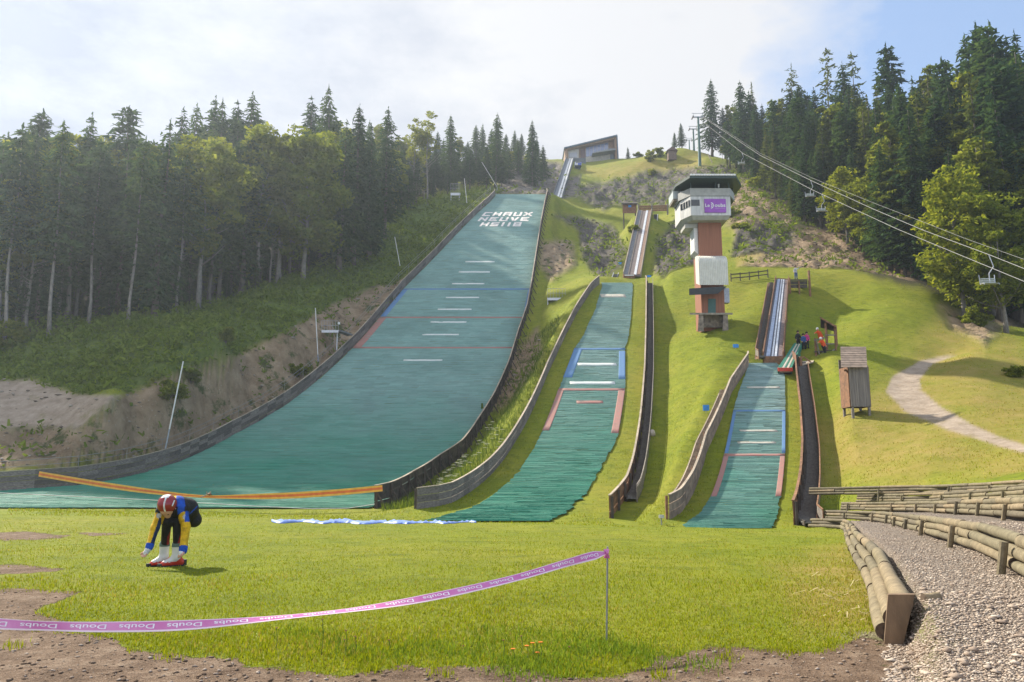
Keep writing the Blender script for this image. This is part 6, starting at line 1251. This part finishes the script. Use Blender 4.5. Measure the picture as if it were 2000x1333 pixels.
# the rest of both forests
EDL = ([-200, 0, 95, 250, 400, 500, 640, 720, 800, 880, 985, 1050], [78, 78, 81, 87, 93, 101, 113, 128, 146, 160, 175, 185]); SKL = ([-200, 0, 60, 150, 230, 300, 340, 400, 490, 520, 560, 640, 700, 760, 800, 850, 900, 960, 1040, 1070], [240, 228, 230, 245, 235, 255, 235, 215, 205, 260, 250, 200, 225, 232, 255, 250, 245, 235, 248, 300])
EDR = ([1390, 1440, 1500, 1580, 1640, 1750, 1850, 1930, 2100, 2300], [190, 172, 148, 128, 120, 102, 94, 86, 86, 88]); SKR = ([1390, 1420, 1455, 1500, 1560, 1630, 1700, 1760, 1820, 1870, 1930, 1980, 2100, 2300], [215, 200, 172, 178, 160, 165, 150, 140, 130, 135, 105, 62, 50, 40])
def fill(u0, u1, ed, sk, n, seed, side):
    q = random.Random(seed); placed = []
    for i in range(n):
        u = u0 + (u1 - u0) * (i + q.uniform(.1, .9)) / n; row = i % 3; D = float(np.interp(u, *ed)) + (2 + q.uniform(0, 5), 9 + q.uniform(0, 9), 22 + q.uniform(0, 14))[row]
        v = float(np.interp(u, *sk)) + (q.uniform(40, 105), q.uniform(18, 70), q.uniform(2, 34))[row] * (1.0 if side == 'L' else 1.15)
        if side == 'L':
            if u < 460: kind = q.choice(['tall_spruce', 'spruce', 'slim_beech', 'fir', 'slim_beech'] if row == 0 else ['tall_spruce', 'spruce', 'fir', 'slim_beech', 'beech'])
            elif u < 780: kind = q.choice(['spruce', 'spruce', 'beech', 'slim_beech', 'slim_beech', 'fir'])
            else: kind = q.choice(['spruce', 'spruce', 'spruce', 'slim_beech', 'fir'])
            lab = {'tall_spruce': 'bare stemmed dark spruce deep among the left forest trunks', 'spruce': 'dark hazy spruce within the left forest', 'fir': 'grey green fir within the left forest', 'slim_beech': 'narrow olive beech within the left forest', 'beech': 'wide olive beech within the left forest'}[kind]
        else:
            if row == 0 and u > 1620: v += q.uniform(60, 150); kind = q.choice(['slim_beech', 'spruce', 'spruce', 'pale_spruce'])
            elif row == 0: v += q.uniform(0, 60); kind = q.choice(['spruce', 'spruce', 'pale_spruce'])
            else: kind = q.choice(['spruce', 'spruce', 'spruce', 'pale_spruce', 'slim_beech', 'fir'])
            lab = {'spruce': 'dark green spruce within the right forest', 'pale_spruce': 'light green conifer within the right forest', 'fir': 'olive fir within the right forest', 'slim_beech': 'narrow olive beech along the right forest edge', 'beech': 'olive green beech within the right forest', 'bright_tree': 'bright leafy tree along the right forest edge'}[kind]
        tree(kind, u, v, D, lab, {'L': 'left forest ', 'R': 'right forest '}[side] + kind.replace('_', ' ') + 's', wide=q.uniform(.85, 1.15))
fill(-130, 780, EDL, SKL, 138, 5, 'L'); fill(780, 1052, EDL, SKL, 54, 6, 'L'); fill(1405, 2140, EDR, SKR, 165, 7, 'R')

qy = random.Random(12)
for i in range(46):                        # young trees along the foot of the left forest
    u = -110 + 900 * (i + qy.uniform(.1, .9)) / 46; D = float(np.interp(u, *EDL)) + qy.uniform(1, 9); g_ = ON(u, D, 560); vb = float(UV(g_.x, g_.y, g_.z)[1])
    tree(qy.choice(['spruce', 'spruce', 'pale_spruce', 'slim_beech']), u, vb - qy.uniform(45, 120) * 85 / D, D, 'young tree growing at the foot of the left forest edge', 'young trees at the left forest edge', wide=1.35)

# single bushes and small trees of the slopes
def bush(u, v, D, h, w, mat, label, seed, group='bushes on the slopes'):
    g = ON(u, D, v); t = empty('bush', g, label, 'bush', group); V, F = leafy_crown(h, w, -.15, seed, 26, 60, .13 * max(h, w) ** .35, .1); link('foliage', np_mesh('foliage', V, F, [mat]), t)
    mb = MB()
    for k in range(4): a = k * 1.6; mb.tube([g + Vector((0, 0, -.2)), g + Vector((math.cos(a) * w * .3, math.sin(a) * w * .3, h * .5))], [.05, .02], 5)
    mb.build('stem', BARK, t); return t
bush(1262, 404, 146, 3.0, 2.6, LEAFB, 'round yellow green shrub beside the brown hut', 300); bush(580, 645, 84, 1.6, 1.1, LEAF, 'round green bush left of the metal platform', 301); bush(330, 868, 66.6, 1.9, 2.0, LEAF, 'wide green bush at the foot of the earth bank', 302)
bush(372, 845, 69.5, 1.5, .9, LEAF, 'narrow green bush right of the wide one on the earth bank', 303); bush(440, 815, 74.5, 1.5, 1.2, LEAF, 'green bush below the rocky bank', 304); bush(1270, 292, 208, 3.6, 2.2, LEAFB, 'leafy bush on the ridge left of the cabin', 305); bush(1290, 290, 209, 3.2, 2.0, LEAFB, 'second leafy bush on the ridge next to the cabin', 306)
bush(1275, 322, 200, 1.6, 1.8, LEAF, 'low dark bush on the hilltop grass', 307); bush(1247, 300, 222, 1.5, 1.6, LEAFB, 'small bush right of the tiny spruce', 308); bush(15, 660, 79, 3.2, 2.0, LEAF, 'grey flowering bush at the left edge below the forest', 309); bush(1905, 632, 82, 2.2, 1.8, LEAFB, 'bright bush under the large sunlit tree', 310); bush(1860, 560, 92, 1.5, 1.5, LEAF, 'low bush on the bank at right', 311); bush(1985, 745, 61, .8, .9, LEAFB, 'small green bush on the right mound', 312)
bush(1425, 410, 130, 1.5, 1.8, LEAF, 'bush behind the tower head', 313); bush(1480, 375, 158, 2.2, 2.4, LEAFB, 'sunlit bush on the cleared slope', 314); bush(1450, 445, 122, 1.2, 1.6, LEAF, 'low bush on the rough cut bank', 315); bush(1240, 470, 128, 1.4, 1.3, LEAFB, 'yellowish bush on the dark cut rock', 316)

# ---------------------------------------------------------------- ground cover that cannot be counted
def stuff(name, V, F, mats, label, cat, midx=None): o = link(name, np_mesh(name, V, F, mats, midx)); return tag(o, label, cat, kind='stuff')
def scatter(n, D0, D1, a0, a1, wfun, seed):
    r = np.random.default_rng(seed); D = np.exp(r.uniform(math.log(D0), math.log(D1), n)); a = r.uniform(a0, a1, n); x = a * D; z = height(x, D); u, v = UV(x, D, z); k = r.random(n) < wfun(x, D, u, v); return x[k], D[k], z[k], r
W = lambda x, y, u, v: zone('scrub', x, y, u, v) * (1 - .7 * zone('tan', x, y, u, v)) + .10 * zone('tan', x, y, u, v) + .22 * zone('rock', x, y, u, v) + .12 * zone('scree', x, y, u, v)
x, y, z, r = scatter(46000, 56, 210, -.75, .50, W, 21); m = 5; n = len(x); P = np.stack([x, y, z], 1)[:, None, :] + np.stack([r.normal(0, .35, (n, m)), r.normal(0, .35, (n, m)), np.abs(r.normal(.12, .28, (n, m))) * (.5 + 1.3 * (fbm(x / 3, y / 3, 3, 61) > .05))[:, None]], -1); P = P.reshape(-1, 3); N_ = len(P)
A = r.normal(0, 1, (N_, 3)); A[:, 2] = np.abs(A[:, 2]); A /= np.linalg.norm(A, axis=1)[:, None]; B = np.cross(A, r.normal(0, 1, (N_, 3))); B /= np.linalg.norm(B, axis=1)[:, None]; k = r.uniform(.10, .22, N_) * (1 + P[:, 1] / 200)
V, F = cards(P, A * k[:, None], B * (k * .6)[:, None], .8); stuff('scrub', V, F, [leaf_material("scrub_leaves", (.08, .125, .018), (.19, .24, .04), .42, .0)], 'low green scrub covering the banks beside the slopes', 'scrub')
def Wg(x, y, u, v):
    w = 1 - np.maximum.reduce([zone(q, x, y, u, v) for q in ('rock', 'scree', 'tan', 'gravel', 'forest', 'scrub')])
    for H, eL, eR in ((BIG, bigL, bigR), (MED, medL, medR), (SML, smlL, smlR)): w = w * ~((x > H.x(eL, y) - .3) & (x < H.x(eR, y) + .3) & (y > H.D0 - .5) & (y < H.D1))
    for T in (BIGIN, MEDIN, SMLIN): w = w * ~((x > T.x(T.eL, y) - .7) & (x < T.x(T.eR, y) + .3) & (y > T.D0 - 1) & (y < T.D1 + 1))
    for (H, e, wd) in ((MED, medWR, 1.0), (SML, smlWR, 1.2)): w = w * ~((x > H.x(e, y) - .05) & (x < H.x(e, y) + wd) & (y > H.D0 - 2) & (y < H.D1))
    w = w * ~((x > row_x(0, y) - .2) & (x < row_x(4, y) + .3) & (y < 38)); return w
GRASSM = leaf_material("grass_blades", (.175, .212, .010), (.30, .325, .018), .35, .0); GRASSD = leaf_material("dry_grass", (.26, .22, .035), (.42, .34, .09), .3, .0)
def blades(x, y, z, r, h, w, lean=.5, name='grass', mats=None, label='', midx=None):
    n = len(x); an = r.uniform(0, 6.283, n); h = h * r.uniform(.5, 1.3, n); d = np.stack([np.cos(an), np.sin(an), 0 * an], 1); s = np.stack([-np.sin(an), np.cos(an), 0 * an], 1); p = np.stack([x, y, z - .01], 1); tip = p + d * (h * r.uniform(.1, lean, n))[:, None] + np.array([0, 0, 1.]) * h[:, None]; mid = p * .5 + tip * .5 + np.array([0, 0, .12]) * h[:, None]
    ww = (w * np.ones(n))[:, None]; V = np.stack([p - s * ww, p + s * ww, mid + s * ww * .7, mid - s * ww * .7, tip], 1).reshape(-1, 3); b = np.arange(n)[:, None] * 5; Q = b + np.array([0, 1, 2, 3]); T = b + np.array([3, 2, 4])
    return stuff(name, V, [Q, T], mats, label, 'grass', None if midx is None else np.concatenate([midx, midx]))
x, y, z, r = scatter(100000, 34, 215, -.62, .78, lambda x, y, u, v: Wg(x, y, u, v) * (.35 + .65 * (fbm(x / 4, y / 4, 3, 71) > -.05)), 22)
dm = zone('dry', x, y, *UV(x, y, z)); mi = (r.random(len(x)) < .12 + .5 * dm).astype(int); blades(x, y, z, r, .07 + y * .0004, .012 + y * .00022, .9, 'slope_grass', [GRASSM, GRASSD], 'uneven grass tufts growing over the hill slopes', mi)
# meadow: blades sized so that the near ones read singly
r = np.random.default_rng(23); n = 150000; u = r.uniform(-60, 2060, n); v = 1003 + (1345 - 1003) * r.random(n) ** .9
D = np.full(n, 8.0)
for _ in range(25): D = zf(TA(u, v) * D, D) / TE(v); D = np.clip(D, 2, 46)
x = TA(u, v) * D; dirt = zone('dirt', x, D, u, v); near = x < row_x(0, D) - .12
k = near & (r.random(n) > 1.15 * dirt) & (D < 44) & (D > 4.2) & ~((D < 7) & (x > 2.75 + (6 - D) * -.42)); x, D = x[k], D[k]; z = height(x, D)
cl = fbm(x * .6, D * .6, 3, 81); mi = (r.random(len(x)) < .10 + .25 * sst(.1, .5, cl) + .35 * zone('dry', x, D, *UV(x, D, z))).astype(int); blades(x, D, z, r, (.030 + .014 * sst(-.3, .4, cl)) * (1 + D * .004), .0028 + D * .00030, .8, 'meadow_grass', [GRASSM, GRASSD], 'short mown grass of the meadow', mi)
def clump(n, ub, vb, su, sv, h, w, seed, name, label, mats, lean=.6):
    r = np.random.default_rng(seed); u = np.concatenate([r.normal(a, su, n) for a in ub]); v = np.concatenate([r.normal(b, sv, n) for b in vb]); D = np.full(len(u), 6.5)
    for _ in range(20): D = np.clip(zf(TA(u, v) * D, D) / TE(v), 3, 30)
    x = TA(u, v) * D; return blades(x, D, height(x, D), r, h, w, lean, name, mats, label)
ub = [860, 905, 950, 985, 1010, 1040, 1075, 1100, 1130, 1165, 1190, 1215, 1245, 1275, 960, 1030, 1090, 1150, 740, 690, 640, 590, 800, 1000, 1060, 1365, 1120]; vb = [1268, 1280, 1262, 1290, 1302, 1285, 1300, 1280, 1268, 1272, 1262, 1275, 1272, 1290, 1240, 1245, 1250, 1248, 1285, 1270, 1255, 1240, 1268, 1312, 1318, 1298, 1310]
clump(150, ub, vb, 30, 9, .058, .0042, 31, 'tall_grass', 'taller weedy grass along the edge of the bare earth', [leaf_material("weed_green", (.10, .17, .018), (.20, .27, .035), .4, 0)], .9)
clump(60, [25, 75, 130, 190, 330, 860, 720, 700, 1290, 1420, 1540, 1620], [1262, 1225, 1222, 1240, 1285, 1318, 1312, 1290, 1320, 1285, 1270, 1258], 14, 5, .06, .004, 32, 'sparse_grass', 'sparse grass sprouting from the bare earth', [GRASSM], .8)
def pick(n, seed, test, u0, u1, v0, v1, gravel):
    r = np.random.default_rng(seed); u = r.uniform(u0, u1, n); v = r.uniform(v0, v1, n); D = np.full(n, 6.0)
    for _ in range(25):
        x = TA(u, v) * D; f = zf(x, D); 
        if gravel:
            for k in range(1, 5): f = f + np.where(x > row_x(k, D), STEP[k] - STEP[k - 1], 0)
            f = f + np.where(x > row_x(0, D) + .05, .34 * np.clip((D - 4.6) / 2.4, 0, 1), 0)
        D = np.clip(.5 * D + .5 * f / TE(v), 2.5, 36)
    x = TA(u, v) * D; k = test(x, D, u, v) & (r.random(n) < 1.0); return x[k], D[k], height(x[k], D[k]), r
def stones(x, y, z, r, smin, smax, name, label, mats):
    n = len(x); O = np.array([(1, 0, 0), (0, 1, 0), (-1, 0, 0), (0, -1, 0), (.1, .1, .75), (0, 0, -.6), (.6, .55, .3), (-.55, .6, .35), (-.6, -.5, .3), (.5, -.6, .38)], float); Fc = np.array([(0, 6, 9), (6, 4, 9), (6, 1, 7), (6, 7, 4), (7, 2, 8), (7, 8, 4), (8, 3, 9), (8, 9, 4), (0, 1, 6), (1, 2, 7), (2, 3, 8), (3, 0, 9), (0, 5, 1), (1, 5, 2), (2, 5, 3), (3, 5, 0)])
    s = smin + (smax - smin) * r.random(n) ** 3.2; V = O[None] * (1 + r.normal(0, .16, (n, 10, 3))); V = V * np.stack([s * r.uniform(.8, 1.5, n), s * r.uniform(.7, 1.1, n), s * r.uniform(.45, .85, n)], 1)[:, None, :]; a = r.uniform(0, 6.28, n); c, sn = np.cos(a)[:, None], np.sin(a)[:, None]; X = V[..., 0] * c - V[..., 1] * sn; Y = V[..., 0] * sn + V[..., 1] * c; V = np.stack([X, Y, V[..., 2]], -1) + np.stack([x, y, z + s * .22], 1)[:, None, :]
    F = (np.arange(n)[:, None, None] * 10 + Fc[None]).reshape(-1, 3); return stuff(name, V.reshape(-1, 3), F, mats, label, 'stones')
def stone_mat(name, c0, c1, c2):
    m, nt, N, L, P = newmat(name); b = NB(nt); g = N.new('ShaderNodeNewGeometry').outputs['Random Per Island']; c = b.ramp(g, [(0., c0), (.5, c1), (1., c2)]); n = b.noise(b.coord('World'), 60, 4, .6); c = b.mix(b.ramp(n, [(.35, 0.), (.7, .5)]), c, tuple(q * .6 for q in c0)); L.new(c, P.inputs['Base Color']); P.inputs['Roughness'].default_value = .95; P.inputs['Specular IOR Level'].default_value = .2; return m
STM = stone_mat("limestone_gravel", (.26, .195, .147), (.42, .335, .26), (.62, .53, .43))
tg = lambda x, D, u, v: ((x > row_x(0, D) + .05) & (x < row_x(3, D)) & (D > 6.6) & (D < 34)) | ((D <= 6.9) & (x > 2.75 + (6 - D) * -.42 + .25 * fbm(x * 2, D * 2, 3, 53)))
x, y, z, r = pick(46000, 41, tg, 1560, 2040, 1015, 1345, True); stones(x, y, z, r, .003 + .0003 * y, .0115 + .0007 * y, 'gravel', 'loose limestone gravel of the terraced walk', [STM])
x, y, z, r = pick(420, 42, lambda x, D, u, v: tg(x, D, u, v) & (D < 8.5), 1600, 2040, 1150, 1345, True); stones(x, y, z, r, .014, .040, 'stones', 'larger pale stones among the gravel in front', [STM])
td = lambda x, D, u, v: (zone('dirt', x, D, u, v) > .55)
x, y, z, r = pick(9000, 43, td, -40, 1720, 1030, 1345, False); stones(x, y, z, r, .003, .020, 'earth_crumbs', 'crumbs and pebbles on the bare brown earth', [stone_mat("earth_crumbs", (.13, .085, .056), (.23, .165, .115), (.44, .37, .31))])
x, y, z, r = pick(420, 44, lambda x, D, u, v: (np.hypot((u - 1650) / 90, (v - 1165) / 60) < r_.random(len(u)) * 1.2) & (x < row_x(0, D) - .05), 1500, 1740, 1080, 1260, False) if (r_ := np.random.default_rng(9)) else None
n = len(x); an = r.uniform(0, 6.28, n); l = r.uniform(.03, .09, n); d = np.stack([np.cos(an), np.sin(an), r.normal(0, .25, n)], 1) * l[:, None]; s_ = np.stack([-np.sin(an), np.cos(an), 0 * an], 1) * .004; c = np.stack([x, y, z + .035], 1); V = np.stack([c - d - s_, c - d + s_, c + d + s_, c + d - s_], 1).reshape(-1, 3); stuff('straw', V, np.arange(4 * n).reshape(n, 4), [simple("straw", (.46, .38, .19), .8, .2, 9)], 'loose dry straw on the grass beside the lowest logs', 'straw')
x, y, z, r = scatter(26000, 54, 235, -.72, .5, lambda x, y, u, v: .75 * zone('tan', x, y, u, v) + .5 * zone('rock', x, y, u, v) + .6 * zone('scree', x, y, u, v) + .25 * (zone('gravel', x, y, u, v) * (u < 400)), 61); stones(x, y, z, r, .05 + 0 * x, .16 + y * .0012, 'bank_stones', 'loose stones lying on the earth banks and scree', [stone_mat("bank_stones", (.16, .125, .095), (.27, .22, .175), (.46, .41, .35))])
# orange hawkweed by the stake
FLO = simple("orange_petals", (.75, .22, .015), .6, .15, 9); FLD = simple("brown_petals", (.22, .07, .03), .7, .2, 9); STEM = simple("flower_stem", (.08, .14, .03), .7, .2, 9)
rf = random.Random(3)
for i, (u, v) in enumerate([(1002, 1268), (1029, 1280), (1050, 1275), (1056, 1287), (1040, 1291), (983, 1251), (676, 1232), (694, 1244), (673, 1250), (630, 1211), (540, 1227), (1112, 1264), (905, 1262), (1018, 1243), (760, 1251)]):
    p = PT(u, v, 6.0 + .02 * i); g = Vector((p.x, p.y, HZ(p.x, p.y))); big_ = i < 5
    if p.z < g.z + .04: p.z = g.z + rf.uniform(.09, .14)
    t = empty('wildflower', g, 'small orange flower in the weedy grass near the tape stake' if big_ else 'small brownish flower head scattered in the grass', 'flower', 'orange flowers by the stake' if big_ else 'brownish flower heads in the grass')
    part('stem', STEM, t, lambda mb: mb.tube([g, (g + p) / 2 + Vector((.01, 0, 0)), p], .0022, 4)); mat_ = FLO if big_ else FLD; rr = .017 if big_ else .009
    part('flower_head', mat_, t, lambda mb: [mb.hexa([p + Vector((math.cos(a + o) * q_, math.sin(a + o) * q_ - .3 * z_, z_)) for z_ in (0, .004) for q_, o in ((.003, -.3), (rr, -.22), (rr, .22), (.003, .3))]) for a in [k * .7 for k in range(9)]])
# umbellifers between the two left walls
rf = random.Random(5); UMB = simple("cream_umbels", (.62, .60, .42), .8, .15, 9)
def Wu(x, y, u, v): return ((u > 800) & (u < 985) & (v > 838) & (v < 962) & (x > BIG.x(bigR, y) + 1.2) & (x < MED.x(medWL, y) - .4)).astype(float)
x, y, z, r = scatter(9000, 44, 66, -.14, .0, Wu, 51); idx = r.permutation(len(x))[:70]
um = None
for q_, i in enumerate(idx):
    g = Vector((x[i], y[i], z[i])); h = rf.uniform(.45, .9); t = bpy.data.objects.new('umbel_plant', None); COL.objects.link(t); t.location = g; t.scale = (1, 1, h / .7); tag(t, 'cream flowered umbel plant in the long grass between the two left walls', 'plant', 'umbel plants between the walls')
    if um is None:
        mb = MB(); mb.tube([(0, 0, -.05), (.02, 0, .35), (0, 0, .68)], .008, 5); a_ = mb.build('stem', STEM); mb = MB()
        for k in range(11): an = k * 2.4; rr = .045 * math.sqrt(k); mb.box((math.cos(an) * rr, math.sin(an) * rr, .70 - rr * .1), (.055, .055, .02), Matrix.Rotation(an, 3, 'Z'))
        b_ = mb.build('flower_head', UMB); um = (a_, b_); a_.parent = t; b_.parent = t
    else:
        for o in um: c = o.copy(); COL.objects.link(c); c.parent = t
x, y, z, r = scatter(16000, 44, 96, -.16, .06, lambda x, y, u, v: ((x > BIG.x(bigR, y) + .5) & (x < MED.x(medWL, y) - .2)).astype(float), 52); blades(x, y, z, r, .42, .016 + .0002 * y, .7, 'long_grass', [leaf_material("long_grass", (.075, .125, .02), (.16, .20, .04), .35, 0)], 'long green grass between the two left walls')
# ---------------------------------------------------------------- haze
def haze():
    mb = MB(); lo = Vector((-420, -12, -14)); hi = Vector((420, 330, 140)); c = (lo + hi) / 2; mb.box(c, hi - lo); m = bpy.data.materials.new("haze"); m.use_nodes = True; nt = m.node_tree; nt.nodes.clear(); o = nt.nodes.new('ShaderNodeOutputMaterial'); p = nt.nodes.new('ShaderNodeVolumePrincipled')
    p.inputs['Color'].default_value = (.78, .88, 1, 1); p.inputs['Density'].default_value = HAZE_D; p.inputs['Anisotropy'].default_value = .6; nt.links.new(p.outputs[0], o.inputs['Volume']); tag(mb.build('haze', m), 'pale blue haze filling the valley air', 'haze', kind='stuff')
HAZE_D = .00038
haze()
